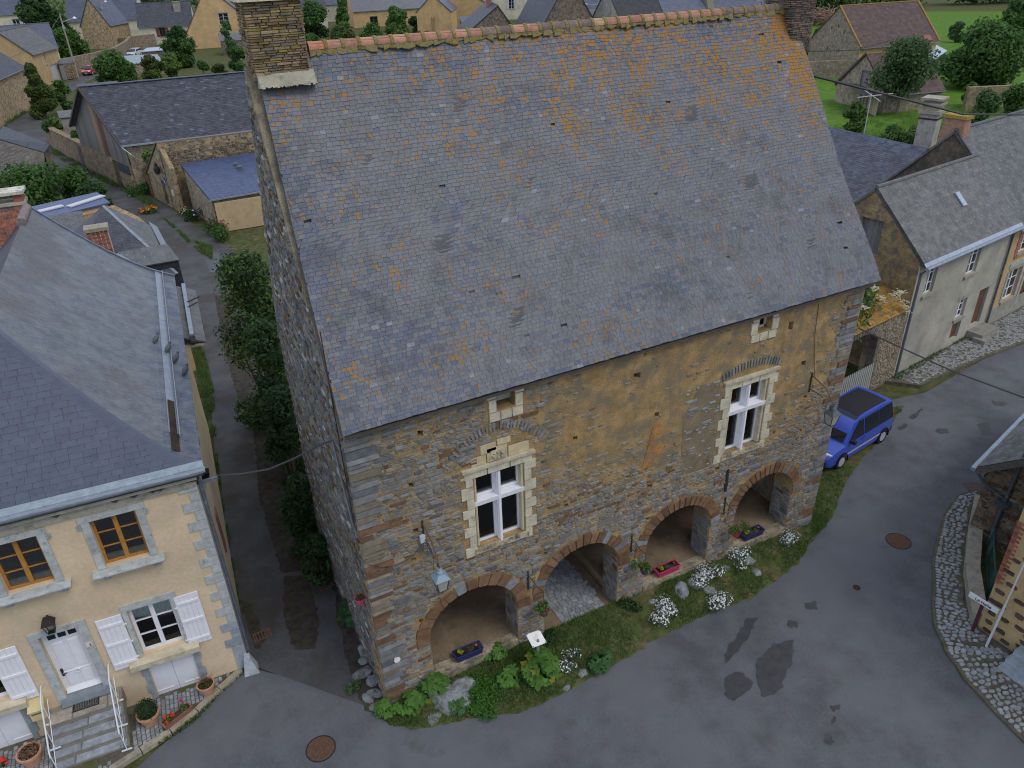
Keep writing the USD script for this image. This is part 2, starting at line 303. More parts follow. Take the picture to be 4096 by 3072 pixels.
look("lichen_tile", (0.30, 0.17, 0.03), rough=0.95, var=0.3, scale=6, bump=0.5, bscale=30, dirt=((0.13, 0.10, 0.11), 7.0, 0.53, 0.05))
look("brown_tile", (0.095, 0.062, 0.055), rough=0.8, var=0.25, scale=2.0, bump=0.3, bscale=30, dirt=((0.3, 0.28, 0.26), 6.0, 0.66, 0.05))
look("dirt", (0.205, 0.15, 0.098), rough=0.95, var=0.25, scale=1.6, bump=0.5, bscale=40, bdist=0.02, dirt=((0.11, 0.09, 0.07), 1.5, 0.52, 0.2))
look("rock", (0.215, 0.225, 0.235), rough=0.85, var=0.35, scale=3.0, bump=0.9, bscale=14, bdist=0.05, dirt=((0.095, 0.095, 0.07), 2.5, 0.5, 0.16))
look("cobble", (1, 1, 1), rough=0.7, var=0.22, scale=9, bump=0.35, bscale=40, dirt=((0.17, 0.165, 0.13), 5, 0.55, 0.16))
look("cobble_joint", (0.105, 0.095, 0.07), rough=0.95, var=0.4, scale=6, bump=0.6, bscale=40, dirt=((0.075, 0.085, 0.025), 1.8, 0.52, 0.12))
look("concrete", (0.32, 0.30, 0.26), rough=0.9, var=0.2, scale=3, bump=0.3, bscale=30, dirt=((0.17, 0.17, 0.13), 4, 0.52, 0.18))
def asphalt_extra(N, E, col):
    a = threshold(N, E, "w1", "g.position", 0.22, 0.46, 0.60, 5.0)
    col = over(N, E, "m1", col, mul(N, E, "l1", a, 0.55), (0.135, 0.138, 0.150))
    b = threshold(N, E, "w2", "g.position", 0.35, 0.60, 0.66, 6.0)
    col = over(N, E, "m2", col, mul(N, E, "l2", b, 0.5), (0.062, 0.060, 0.060))
    c = threshold(N, E, "w3", "g.position", 26.0, 0.70, 0.73, 2.0)
    return over(N, E, "m3", col, mul(N, E, "l3", c, 0.5), (0.28, 0.28, 0.27))
look("asphalt", (0.088, 0.090, 0.100), rough=0.75, var=0.22, scale=1.3, bump=0.5, bscale=120, bdist=0.008, spec=0.3, extra=asphalt_extra)
look("lane_asphalt", (0.074, 0.074, 0.078), rough=0.72, var=0.25, scale=0.9, bump=0.5, bscale=100, bdist=0.008, spec=0.3, dirt=((0.058, 0.052, 0.047), 0.5, 0.47, 0.12))
look("damp", (0.045, 0.044, 0.046), rough=0.45, var=0.3, scale=4, bump=0.3, bscale=100, spec=0.4)
look("moss_dirt", (0.05, 0.040, 0.033), rough=0.95, var=0.5, scale=4, bump=0.6, bscale=40, dirt=((0.035, 0.05, 0.015), 2.0, 0.55, 0.1))
def grass_extra(N, E, col):
    b = threshold(N, E, "w2", "g.position", 0.6, 0.52, 0.66, 5.0)
    return over(N, E, "m2", col, mul(N, E, "l2", b, 0.55), (0.10, 0.12, 0.03))
look("meadow", (0.085, 0.17, 0.022), rough=0.95, var=0.35, scale=1.2, bump=0.9, bscale=6, bdist=0.1, spec=0.1, extra=grass_extra)
look("bank", (0.075, 0.085, 0.03), rough=0.95, var=0.4, scale=2.5, bump=0.9, bscale=25, bdist=0.04, spec=0.1, dirt=((0.16, 0.11, 0.065), 1.6, 0.55, 0.12))
leaf_look("leaf", (1, 1, 1))
leaf_look("petal", (1, 1, 1), 0.3)
LOOK["glass"] = usdkit.material(stage, "/World/Looks/glass", {"fr": ("fresnel", {"IOR": 1.5}), "t": ("transparent_bsdf", {"color": (0.86, 0.89, 0.9)}),
    "g": ("glossy_bsdf", {"color": (1, 1, 1), "roughness": 0.02}), "m": ("mix_closure", {})}, [("fr.fac", "m.fac"), ("t.BSDF", "m.closure1"), ("g.BSDF", "m.closure2")], surface="m.closure")
LOOK["car_glass"] = usdkit.material(stage, "/World/Looks/car_glass", {"p": ("principled_bsdf", {"base_color": (0.012, 0.014, 0.016), "roughness": 0.05, "specular_ior_level": 0.6})}, [], surface="p.BSDF")
LOOK["lamp_glass"] = usdkit.material(stage, "/World/Looks/lamp_glass", {"p": ("principled_bsdf", {"base_color": (0.5, 0.5, 0.45), "roughness": 0.35}), "t": ("translucent_bsdf", {"color": (0.5, 0.5, 0.46)}), "m": ("mix_closure", {"fac": 0.4})},
    [("p.BSDF", "m.closure1"), ("t.BSDF", "m.closure2")], surface="m.closure")
# ------------------------------------------------------------------ builders shared by many things
def slate_field(P, length, course, width, lo, hi, rng, tone, lip=0.012, head=0.003, jit=0.25, miss=0.0, shear=None, over_=0.35, jt=0.0):
    """slates on a roof face. P(s, t): the point s metres along and t metres up the slope (s, t arrays); lo(t), hi(t): the face's side edges."""
    out, rows = [], int(math.ceil(length/course))
    def nrm(s, t):
        a = P(s, t); b = P(s+0.05, t); c = P(s, t+0.05); return _n(np.cross(b-a, c-a))
    for r in range(rows):
        t0 = r*course; t1 = min(length, t0+course*(1+over_)); a0, a1 = lo(t0), hi(t0); b0, b1 = lo(t1), hi(t1)
        w_ = width*(1+0.12*math.sin(r*1.7)); s = min(a0, b0)-w_*rng.random()
        sh = shear(t0) if shear else 0.0
        while s < max(a1, b1):
            w = w_*(1+jit*(rng.random()*2-1)); e = s+w-0.006
            q = [np.clip(s, a0, a1), np.clip(e, a0, a1), np.clip(e+sh, b0, b1), np.clip(s+sh, b0, b1)]; m = (s+e)/2; s += w
            if q[1]-q[0] < 0.02 and q[2]-q[3] < 0.02: continue
            if rng.random() < miss: continue
            d = jt*(rng.random()-0.5); d2 = jt*(rng.random()-0.5)*0.6
            n = nrm((q[0]+q[1])/2, t0); k = lip*(0.8+0.5*rng.random())
            A = [P(q[0], t0+d), P(q[1], t0+d+d2), P(q[2], t1), P(q[3], t1)]
            T = [A[0]+n*k, A[1]+n*(k*(1+0.3*(rng.random()-0.5))), A[2]+n*head, A[3]+n*head]
            B = [A[0]+n*k*0.15, A[1]+n*k*0.15]
            v = np.array(T+B); f = [(0, 1, 2), (0, 2, 3), (4, 5, 1), (4, 1, 0), (4, 0, 3), (5, 2, 1)]
            out.append((v, f, tone(m, t0, rng)))
    return out
def pieces(owner, name, items, mat, most=300, rest=None, world=True):
    """items: (v, f, tone); the MOST that show largest become parts of their own, the others one part of the kind stuff."""
    if not items: return
    def size(it):
        v, f = np.asarray(it[0]), np.asarray(it[1])
        if f.shape[1] == 4: f = f[:, [0, 1, 2]]
        w = v if world else owner.W(v)
        a = np.cross(w[f[:, 1]]-w[f[:, 0]], w[f[:, 2]]-w[f[:, 0]]); d = w.mean(0)-EYE; r = np.linalg.norm(d)
        seen = abs((d@RT)/(d@FWD)) < 0.69 and abs((d@UP)/(d@FWD)) < 0.52
        return np.maximum(0, -(a@d)).sum()/r**3*(1 if seen else 0.001)
    order = np.argsort([-size(i) for i in items])
    for k in order[:most]: owner.part(name, MB().add(*items[k]), mat, world=world)
    if len(order) > most:
        m = MB()
        for k in order[most:]: m.add(*items[k])
        owner.part(rest or name+"_field", m, mat, world=world, kind="stuff")
def rubble(rng, x0, x1, z0, z1, hmin, hmax, amin, amax, keep, clip=None, gap=0.012, skew=0.3):
    """stones of a rubble wall as polygons: rough courses of uneven height; keep(x, z) gives the share of the wall's face that they fill"""
    out, z = [], z0
    while z < z1:
        h = hmin+(hmax-hmin)*rng.random()**1.6; x = x0-amax*rng.random()
        while x < x1:
            asp = amin+(amax-amin)*rng.random()**1.5; w = h*asp; hh = h*(0.75+0.35*rng.random()); zz = z+(h-hh)*rng.random()+0.03*math.sin(x*1.3+z*2)
            cx, cz = x+w/2, zz+hh/2; x += w+gap
            dens = keep(cx, cz)
            if rng.random() > dens: continue
            sc = 0.72+0.3*dens
            a, b = (w-gap)/2*sc, (hh-gap)/2*sc; c = min(a, b)
            ks = [(1, 0.6*rng.random()), (1-c/a*0.7*rng.random(), 1), (-1+c/a*0.7*rng.random(), 1), (-1, 0.5*rng.random()), (-1, -0.6*rng.random()), (-1+c/a*0.7*rng.random(), -1), (1-c/a*0.7*rng.random(), -1), (1, -0.5*rng.random())]
            g = skew*(rng.random()-0.5)*0.4
            p = np.array([(cx+u*a*(0.88+0.12*rng.random()), cz+v*b*(0.85+0.15*rng.random())+u*a*g*0.3) for u, v in ks])
            if clip is not None:
                s = Polygon(p).convex_hull
                if not clip.contains(s):
                    s = s.intersection(clip)
                    s = max(getattr(s, 'geoms', [s]), key=lambda q: q.area)
                    if s.is_empty or s.geom_type != 'Polygon' or s.area < 0.35*a*b*4 or s.area < 0.0012: continue
                    s = s.convex_hull
                    if not clip.buffer(0.015).contains(s): continue
                    p = np.array(s.exterior.coords[:-1])
                    if Polygon(p).exterior.is_ccw is False: p = p[::-1]
            out.append((p, dens))
        z += h
    return out
def leaves(rng, centres, radii, n, size, tones, squash=1.0, droop=0.0, shell=0.55, sh=1.0):
    """leaf-sized faces through the volume of overlapping clumps"""
    c, r = np.array(centres, float), np.array(radii, float)
    if r.ndim == 1: r = np.repeat(r[:, None], 3, 1)
    k = rng.choice(len(c), n, p=(r.prod(1)**0.66)/(r.prod(1)**0.66).sum())
    d = rng.normal(size=(n, 3)); d /= np.linalg.norm(d, axis=1, keepdims=True)
    rad = (shell+(1-shell)*rng.random(n)**0.6)*(1+0.12*rng.normal(size=n)); p = c[k]+d*r[k]*rad[:, None]
    nn = d*0.7+rng.normal(size=(n, 3))*0.55+np.array([0, 0, 0.35]); nn /= np.linalg.norm(nn, axis=1, keepdims=True)
    a = np.cross(nn, rng.normal(size=(n, 3))); a /= np.linalg.norm(a, axis=1, keepdims=True)+1e-9; b = np.cross(nn, a)
    s = size*(0.6+0.8*rng.random(n))[:, None]; a = a*s; b = b*s*0.62*sh
    v = np.stack([p-a, p+b*0.9-a*0.1, p+a, p-b*0.9+a*0.1], 1).reshape(-1, 3); i = np.arange(n)*4
    f = np.vstack([np.stack([i, i+1, i+2], 1), np.stack([i, i+2, i+3], 1)])
    T = np.array(tones, float); tc = T[(k*7 % len(T)+rng.integers(0, 2, n)) % len(T)]*(0.75+0.5*rng.random((n, 1)))
    return v, f, np.repeat(tc, 4, 0)
GREEN = [(0.042, 0.095, 0.02), (0.058, 0.125, 0.025), (0.075, 0.15, 0.03)]
DKGREEN = [(0.024, 0.055, 0.016), (0.034, 0.074, 0.02), (0.044, 0.092, 0.024)]
YGREEN = [(0.09, 0.155, 0.03), (0.11, 0.17, 0.035), (0.075, 0.13, 0.03)]
OLIVE = [(0.06, 0.075, 0.022), (0.08, 0.09, 0.025), (0.05, 0.068, 0.02)]
# ------------------------------------------------------------------ the medieval hall: plan along x, facade in the plane y = 0
X0, X1, FLOOR = 0.0, 14.85, 0.5
EL, ER = np.array([-0.06, -0.32, 8.73]), np.array([15.15, -0.32, 8.90])
RL, RR = gy(1008, 206, 3.8), gy(3164, 26, 3.8)
REAR = 6.75
rng = np.random.default_rng(11)
hall = Thing("medieval_hall", "long medieval stone hall with steep lichen-spotted slate roof and four round arches", "building", (7.4, 3.4, 0))
ARCH = [(1.33, 3.84, 1.80, 3.0), (4.66, 7.08, 1.86, 3.03), (8.0, 10.36, 1.95, 3.05), (11.3, 13.6, 1.95, 3.05)]
def arch_shape(x0, x1, zs, zc, z0=-0.6, grow=0.0, k=20):
    c, a, b = (x0+x1)/2, (x1-x0)/2+grow, zc-zs+grow
    return Polygon([(c-a, z0)]+[(c-a*math.cos(t), zs+b*math.sin(t)) for t in np.linspace(0, PI, k)]+[(c+a, z0)])
WINS = [(2.83, 4.13, 4.28, 6.40), (10.5, 11.82, 4.43, 6.58)]
SMALL = [(3.50, 3.97, 8.08, 8.75), (11.14, 11.62, 8.15, 8.75)]
outline = Polygon([(X0-0.03, -0.4), (X1-0.12, -0.4), (X1+0.18, 8.70), (X0+0.02, 8.58)])
openings = unary_union([arch_shape(*a) for a in ARCH]+[sbox(a, c, b, d) for a, b, c, d in WINS]+[sbox(a, c, b, d) for a, b, c, d in SMALL])
HOLES = [(1.66, 8.05, .13, .15), (1.32, 6.78, .10, .13), (1.30, 5.45, .13, .14), (1.16, 4.62, .12, .09), (1.15, 2.58, .10, .13), (4.72, 3.25, .11, .10), (5.6, 6.62, .13, .13), (7.35, 7.9, .2, .16), (8.05, 6.55, .14, .14), (5.35, 4.62, .12, .10), (8.0, 3.1, .12, .1), (8.0, 4.25, .17, .12), (10.36, 4.0, .16, .12), (12.35, 8.05, .17, .26), (13.1, 6.7, .17, .15), (13.42, 5.5, .13, .1), (13.5, 4.3, .08, .1), (14.35, 7.5, .06, .08), (14.3, 8.3, .08, .1)]
holes = unary_union([affinity.rotate(sbox(x-w/2, z-h/2, x+w/2, z+h/2), (i*37) % 14-7) for i, (x, z, w, h) in enumerate(HOLES)])
wallp = outline.difference(openings.union(holes))
m = MB(); O, UX, UZ, NF = (0, 0, 0), (1, 0, 0), (0, 0, 1), (0, -1, 0)
m.poly(wallp, O, UX, UZ, NF, -0.75, 0.0)
front_wall = Part(hall.part("front_wall", m, "ochre_mortar", world=True), hall)
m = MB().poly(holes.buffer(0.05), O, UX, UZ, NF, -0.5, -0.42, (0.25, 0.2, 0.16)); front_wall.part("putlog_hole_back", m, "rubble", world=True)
# end walls: the left one is seen along the lane
gl = Polygon([(0.75, -0.4), (REAR, -0.4), (REAR-.05, 8.4), (3.8, 15.3), (0.05, 8.62), (0.0, 8.5)]).difference(sbox(-1, -1, 0.75, 8.3))
gpoly = Polygon([(0.0, -0.4), (REAR, -0.4), (REAR-.05, 8.4), (3.8, 15.25), (0.1, 8.6)])
m = MB().poly(gpoly.difference(sbox(-.5, -1, .752, 8.59)), (0.0, 0, 0), (0, 1, 0), (0, 0, 1), (-1, 0, 0), -0.7, 0.0)
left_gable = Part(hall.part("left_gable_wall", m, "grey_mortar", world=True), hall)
m = MB().poly(gpoly.difference(sbox(-.5, -1, .752, 8.59)), (X1-0.05, 0, 0), (0, 1, 0), (0, 0, 1), (1, 0, 0), -0.7, 0.0); hall.part("right_gable_wall", m, "rubble", world=True)
m = MB().box(0.7, X1-0.75, REAR-0.7, REAR-0.01, -0.4, 8.4); hall.part("rear_wall", m, "rubble", world=True)
# floors, the back of the arcade, the pillars' flanks
m = MB().box(0.7, 4.62, 0.76, 5.2, -0.3, FLOOR).box(7.14, X1-0.75, 0.76, 5.2, -0.3, FLOOR)
for a in (ARCH[0], ARCH[2], ARCH[3]): m.box(a[0]-0.0, a[1]+0.0, 0.02, 0.758, -0.4, FLOOR-0.002)
hall.part("arcade_floor", m, "dirt", world=True)
m = MB().box(4.66, 7.1, -0.25, 6.0, -0.4, 0.16); hall.part("passage_floor", m, "dirt", world=True)
m = MB().box(0.7, X1-0.75, 5.2, 5.5, -0.3, 3.5).box(0.7, X1-0.75, 0.76, 5.2, 3.45, 3.6); hall.part("arcade_back_wall", m, "rubble", world=True)
m = MB().box(0.7, X1-0.75, 0.76, REAR-0.7, 8.3, 8.4, (0.4, 0.35, 0.3)); hall.part("attic_floor", m, "wood", world=True)
for a in (ARCH[0], ARCH[2], ARCH[3]): hall.part("arch_sill", MB().box(a[0]+0.02, a[1]-0.02, -0.03, 0.28, 0.0, FLOOR+0.015), "rubble", world=True)
# cobbles of the passage
items = []
for r in range(36):
    y = -0.22+r*0.13; x = 5.33
    while x < 6.75:
        w = 0.11+0.12*rng.random(); g = 0.22+0.12*rng.random()
        q = [(x, y), (x+w-.014, y+.01*rng.random()), (x+w-.014, y+.116), (x, y+.116-.01*rng.random())]
        mm = MB().prism(q, (0, 0, 0.155), (1, 0, 0), (0, 1, 0), (0, 0, 1), 0, 0.028+0.012*rng.random(), (g*0.95, g, g*1.05), 0.012)
        items.append(mm.arr()); x += w
pieces(hall, "passage_cobble", items, "cobble", 150)
# ---- stones of the facade
def tone_stone(rng, warm=0.08):
    k = rng.random(); g = 0.80+0.45*rng.random()
    if k < warm: return np.array((0.150, 0.088, 0.052))*g
    if k < warm+0.22: return np.array((0.225, 0.190, 0.138))*g
    if k < warm+0.32: return np.array((0.125, 0.13, 0.14))*g
    return np.array((0.196, 0.194, 0.190))*g
def keep(x, z):
    hi = min(1, max(0, (x-3.8)/2.5))*min(1, max(0, (z-4.2)/2.3)); hi *= min(1, max(0, (14.9-x)/1.8))
    n = float(meshkit.noise(np.array([[x*0.6, z*0.6, 3.0]]))[0])
    if 9.0 < x < 10.35 and 4.2 < z < 7.1: return 0.34
    if 7.62 < x < 8.35 and 4.9 < z < 6.3: return 0.0
    return max(0.10, 0.97-1.05*hi+0.35*(n-0.5))
surround = unary_union([sbox(a-0.36, c-0.16, b+0.32, d+0.36) for a, b, c, d in WINS]+[sbox(a-0.27, c-0.28, b+0.27, d+0.3) for a, b, c, d in SMALL]+[sbox(2.95, 6.7, 4.2, 7.28)])
rings = unary_union([arch_shape(*a, z0=a[2]-0.12, grow=0.40) for a in ARCH])
clip = wallp.buffer(-0.012).difference(surround.union(rings))
st_all = rubble(rng, -0.05, X1+0.2, -0.1, 8.6, 0.045, 0.135, 1.5, 4.4, keep, clip)
items = []
for p, d in st_all:
    x, z = p.mean(0); t = tone_stone(rng, 0.16 if (5 < x < 8 and 4 < z < 5) else 0.06)
    if d < 0.5: t = t*0.75+np.array((0.27, 0.18, 0.085))*0.25
    if 9.0 < x < 10.35 and 4.2 < z < 7.1: t = np.array((0.24, 0.25, 0.27))*(0.8+0.4*rng.random())
    mm = MB().prism(p, O, UX, UZ, NF, -0.03, 0.010+0.026*rng.random(), t, 0.022); items.append(mm.arr())
pieces(front_wall, "stone", items, "stone", 300, "rubble_stones")
# larger corner stones on both ends
for x0, sgn in ((0.0, 1), (X1-0.02, -1)):
    z = 0.05
    while z < 8.4:
        h = 0.09+0.13*rng.random(); w = 0.3+0.42*rng.random(); lean = 0.0 if sgn > 0 else 0.03*(z-4)
        a, b = (x0-0.02+lean*0, x0+w) if sgn > 0 else (x0+0.022*z-w-0.06, x0+0.022*z-0.06)
        t = tone_stone(rng, 0.16); front_wall.part("corner_stone", MB().prism([(a, z), (b, z+.01), (b-.02, z+h-.02), (a+.01, z+h-.02)], O, UX, UZ, NF, -0.04, 0.045, t, 0.02), "stone", world=True); z += h
# a smooth patch of orange render with its crack, and the paler blocked opening beside it
m = MB().poly(Polygon([(7.68, 4.95), (8.32, 4.92), (8.36, 5.6), (8.22, 6.28), (7.95, 6.2)]), O, UX, UZ, NF, -0.02, 0.018, (1.15, 0.86, 0.7)); front_wall.part("render_patch", m, "ochre_mortar", world=True)
m = MB().poly(Polygon([(9.0, 4.25), (10.3, 4.2), (10.38, 6.2), (10.0, 7.0), (9.4, 7.05), (8.95, 6.2)]), O, UX, UZ, NF, -0.02, 0.008, (0.62, 0.72, 0.98)); front_wall.part("blocked_opening", m, "ochre_mortar", world=True)
# voussoirs
for i, (x0, x1, zs, zc) in enumerate(ARCH):
    c, a, b = (x0+x1)/2, (x1-x0)/2, zc-zs; k = (15, 20, 23, 24)[i]; L = 0.36
    th = np.linspace(-0.10, PI+0.10, k+1)
    for j in range(k):
        t0, t1 = th[j]+0.012, th[j+1]-0.012; l = L*(0.85+0.3*rng.random())
        f = lambda t, g: (c-(a+g)*math.cos(t), zs+(b+g)*math.sin(t))
        p = [f(t0, 0), f(t0, l), f((t0+t1)/2, l*1.02), f(t1, l), f(t1, 0)]
        tn = np.array((0.175, 0.098, 0.055) if rng.random() < 0.83 else (0.2, 0.205, 0.21))*(0.75+0.5*rng.random())
        front_wall.part("voussoir", MB().prism(p[::-1], O, UX, UZ, NF, -0.3, 0.04, tn, 0.018), "stone", world=True)
    # coursed flanks of the opening
    for sx, sg in ((x0, 1), (x1, -1)):
        z = 0.0
        while z < zs-0.1:
            h = 0.08+0.12*rng.random(); y = 0.03
            while y < 0.7:
                w = 0.15+0.25*rng.random(); t = tone_stone(rng, 0.1)*0.9
                q = [(y, z), (min(y+w, .74)-.015, z), (min(y+w, .74)-.015, z+h-.014), (y, z+h-.014)]
                front_wall.part("jamb_stone", MB().prism(q, (sx, 0, 0), (0, 1, 0), (0, 0, 1), (sg, 0, 0), -0.03, 0.012+0.014*rng.random(), t, 0.014), "stone", world=True); y += w
            z += h
# relieving arches over the windows
for cx, z0, w, ris, k in ((3.45, 6.85, 2.5, 0.72, 30), (11.15, 6.92, 2.0, 0.22, 20)):
    for j in range(k):
        u = (j+0.5)/k*2-1; x = cx+u*w/2; z = z0+ris*(1-u*u); an = u*0.75*(ris/0.7)
        p = np.array([(-.028, 0), (.026, .01), (.03, .20+.08*rng.random()), (-.03, .22)]); R = np.array([[math.cos(an), math.sin(an)], [-math.sin(an), math.cos(an)]])
        front_wall.part("arch_slate", MB().prism(p@R.T+(x, z), O, UX, UZ, NF, -0.03, 0.035, tone_stone(rng, 0.02), 0.01), "stone", world=True)
# ---- windows: limestone surround, stone mullion and transom painted white, leaded panes
def block(owner, name, x0, x1, z0, z1, d0, d1, mat="limestone", tone=(1, 1, 1)):
    owner.part(name, MB().prism([(x0+.004, z0+.004), (x1-.004, z0+.004), (x1-.004, z1-.004), (x0+.004, z1-.004)], O, UX, UZ, NF, d0, d1, np.array(tone)*(0.92+0.16*rng.random()), 0.012), mat, world=True)
WHITE = (0.72, 0.71, 0.74)
for (a, b, c, d), crest in zip(WINS, (True, False)):
    z = c-0.22; i = 0
    while z < d+0.05:
        h = min(0.26+0.1*rng.random(), d+0.1-z)
        for sx in (-1, 1):
            w = 0.20 if (i % 2 == 0) == (sx > 0) else 0.33
            x_ = (a-0.02, a-0.02-w) if sx < 0 else (b+0.02+w, b+0.02)
            block(front_wall, "surround_block", min(x_), max(x_), z, z+h, -0.35, 0.03)
        z += h; i += 1
    w = (b-a+0.5)/3
    for j in range(3): block(front_wall, "lintel_block", a-0.25+j*w, a-0.25+(j+1)*w, d+0.02, d+0.24, -0.35, 0.035)
    front_wall.part("drip_mould", MB().beam((a-0.3, -0.05, d+0.29), (b+0.3, -0.05, d+0.29), 0.1, 0.07, (0.95, 0.93, 0.9)), "limestone", world=True)
    if crest:
        for (p, q, r, s_) in ((a-0.05, a+0.35, d+.33, d+.58), (a+0.36, a+0.9, d+.33, d+.72), (a+.91, b+.18, d+.33, d+.62), (a+.2, a+.62, d+.59, d+.86), (a+.63, a+1.0, d+.73, d+.9)):
            block(front_wall, "crest_block", p, q, r, s_, -0.2, 0.02, tone=(1, .9, .74))
        cr = MB().poly(Polygon([(a+.42, d+.36), (a+.86, d+.38), (a+.84, d+.64), (a+.46, d+.63)]), O, UX, UZ, NF, 0.0, 0.05, (0.95, 0.92, 0.85))
        for u in np.linspace(0, 2*PI, 9)[:-1]: cr.lathe([(0.0, -.035), (.035, -.02), (.035, .02), (0, .035)], (a+.64+.13*math.cos(u), -.07, d+.51+.07*math.sin(u)), 8, (0.85, .8, .68))
        front_wall.part("carved_crest", cr, "limestone", world=True)
    block(front_wall, "window_sill", a-0.1, b+0.12, c-0.17, c-0.005, -0.5, 0.06, "rubble", (1.3, 1.3, 1.3))
    for sx, x in ((1, a), (-1, b)):
        front_wall.part("moulded_jamb", MB().box(min(x, x+sx*.05), max(x, x+sx*.05), 0.04, .3, c, d, (.95, .93, .88)).tube([(x+sx*.03, .03, c+.05), (x+sx*.03, .03, d)], .035, 8, (.95, .92, .86)), "limestone", world=True)
    wn = Part(hall.part("mullioned_window", MB().box((a+b)/2-.055, (a+b)/2+.055, 0.03, 0.3, c-.0, d, WHITE).box(a, b, 0.05, 0.3, c+(d-c)*.62, c+(d-c)*.62+.1, WHITE).box((a+b)/2-.03, (a+b)/2+.03, -0.02, 0.03, c-.03, d-.02, WHITE).hexa([(a-.02, .0, c+(d-c)*.60), (b+.03, .0, c+(d-c)*.60), (b+.03, .28, c+(d-c)*.60), (a-.02, .28, c+(d-c)*.60)], [(a-.02, -.02, c+(d-c)*.62+.09), (b+.03, -.02, c+(d-c)*.62+.09), (b+.03, .28, c+(d-c)*.62+.105), (a-.02, .28, c+(d-c)*.62+.105)], WHITE), "paint", world=True), hall)
    for x0, x1 in ((a+.05, (a+b)/2-.055), ((a+b)/2+.055, b-.05)):
        for z0, z1 in ((c, c+(d-c)*.60), (c+(d-c)*.62+.11, d)):
            f = 0.045
            fr = MB().box(x0, x0+f, .18, .25, z0, z1, WHITE).box(x1-f, x1, .18, .25, z0, z1, WHITE).box(x0+f, x1-f, .18, .25, z0, z0+f*1.4, WHITE).box(x0+f, x1-f, .18, .25, z1-f, z1, WHITE)
            wn.part("casement", fr, "paint", world=True); wn.part("pane", MB().box(x0+f, x1-f, .205, .215, z0+f, z1-f), "glass", world=True)
for k, (a, b, c, d) in enumerate(SMALL):
    for sx in (-1, 1):
        for j, (z0, z1) in enumerate(((c-.03, c+.32), (c+.325, d+.05))):
            w = .24 if (j+k) % 2 else .2
            x_ = (a-w, a) if sx < 0 else (b, b+w); block(front_wall, "attic_jamb", *x_, z0, min(z1, 8.6), -.4, .035)
    for j in range(3): block(front_wall, "attic_sill", a-.2+j*(b-a+.4)/3, a-.2+(j+1)*(b-a+.4)/3, c-.27, c-.035, -.4, .04)
m = MB().box(SMALL[0][0], SMALL[0][1], .22, .26, SMALL[0][2]+.1, SMALL[0][3], (.33, .36, .3)); hall.part("attic_shutter", m, "wood", world=True)
a, b, c, d = SMALL[1]; wn = Part(hall.part("attic_window", MB().box(a, b, .2, .25, c, c+.06, (.5, .5, .44)).box(a, a+.05, .2, .25, c, d, (.5, .5, .44)).box(b-.05, b, .2, .25, c, d, (.5, .5, .44)).box((a+b)/2-.02, (a+b)/2+.02, .2, .25, c, d, (.5, .5, .44)).box(a, b, .2, .25, c+.3, c+.33, (.5, .5, .44)), "paint", world=True), hall)
wn.part("pane", MB().box(a+.05, b-.05, .222, .228, c+.06, d), "glass", world=True)
# ---- stones of the left gable, dark and flaking
gclip = Polygon([(0.06, -0.3), (REAR-.04, -0.3), (REAR-.08, 8.3), (3.8, 15.1), (0.12, 8.55)])
items = []
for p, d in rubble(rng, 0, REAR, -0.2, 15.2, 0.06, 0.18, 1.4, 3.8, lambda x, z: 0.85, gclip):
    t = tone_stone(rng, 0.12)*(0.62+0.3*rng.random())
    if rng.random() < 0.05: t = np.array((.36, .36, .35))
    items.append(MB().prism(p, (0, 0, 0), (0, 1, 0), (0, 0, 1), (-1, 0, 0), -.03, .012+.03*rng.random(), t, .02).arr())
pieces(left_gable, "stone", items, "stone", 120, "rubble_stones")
# ---- roof
su, tu = _n(ER-EL), None
LEN = float(np.linalg.norm((RL+RR)/2-(EL+ER)/2))
def roofP(s, t):
    k = t/LEN; a = EL+(RL-EL)*k; b = ER+(RR-ER)*k; u = s/15.2
    sag = 0.045*math.sin(s*0.9+1)*math.sin(k*3.0)+0.03*math.sin(s*2.1+t*1.3)
    return a+(b-a)*u+np.array([0, -0.56, 0.36])*0.0+np.array([0, -0.83, 0.56])*(sag-0.10*math.sin(PI*k))
deckm = MB()
for i in range(12):
    for j in range(8):
        q = [roofP(15.2*a/12, LEN*b/8) for a, b in ((i, j), (i+1, j), (i+1, j+1), (i, j+1))]
        n = np.array([0, -.83, .56]); q = [x-n*.03 for x in q]; deckm.hexa([x-n*.08 for x in q], q, (0.6, 0.55, 0.5))
BL, BR = np.array([RL[0], REAR+.3, 8.1]), np.array([RR[0], REAR+.3, 8.1])
deckm.slab([BR, BL, RL, RR], .1, (0.7, 0.72, 0.8))
roof = Part(hall.part("roof", deckm, "old_slate", world=True), hall)
def slate_tone(s, t, rng):
    k = t/LEN; n = float(meshkit.fbm(np.array([[s*0.8, t*0.8, 1.0]]), 3)[0]); r = rng.random()
    clean = 0.05+0.6*max(0, 1-abs(s-1.6)/2.2)*max(0, 1-abs(k-0.17)/0.2)+(0.4 if s < 0.5 else 0)+1.6*max(0, n-0.56)+(0.45 if k > 0.9 else 0)+(0.35 if k < 0.012 else 0)
    if r < clean: g = 0.80+0.24*rng.random(); return (g*0.90, g*0.97, g*1.10)
    if r > 0.992: return (1.15, 0.85, 0.72)
    if r > 0.985: return (1.9, 1.9, 1.8)
    g = 0.98+0.26*rng.random(); w = rng.random()*0.06
    return (g*(1.06+w), g*(1.02+w*.5), g*(0.97))
def shear(t): return 0.10 if 3.55 < t < 4.15 else 0.0
sl = slate_field(roofP, LEN-0.03, 0.088, 0.148, lambda t: 0.0, lambda t: 15.2, rng, slate_tone, lip=0.013, jt=0.02, miss=0.0015, shear=shear, jit=0.32)
pieces(roof, "slate", sl, "old_slate", 300, "slate_field")
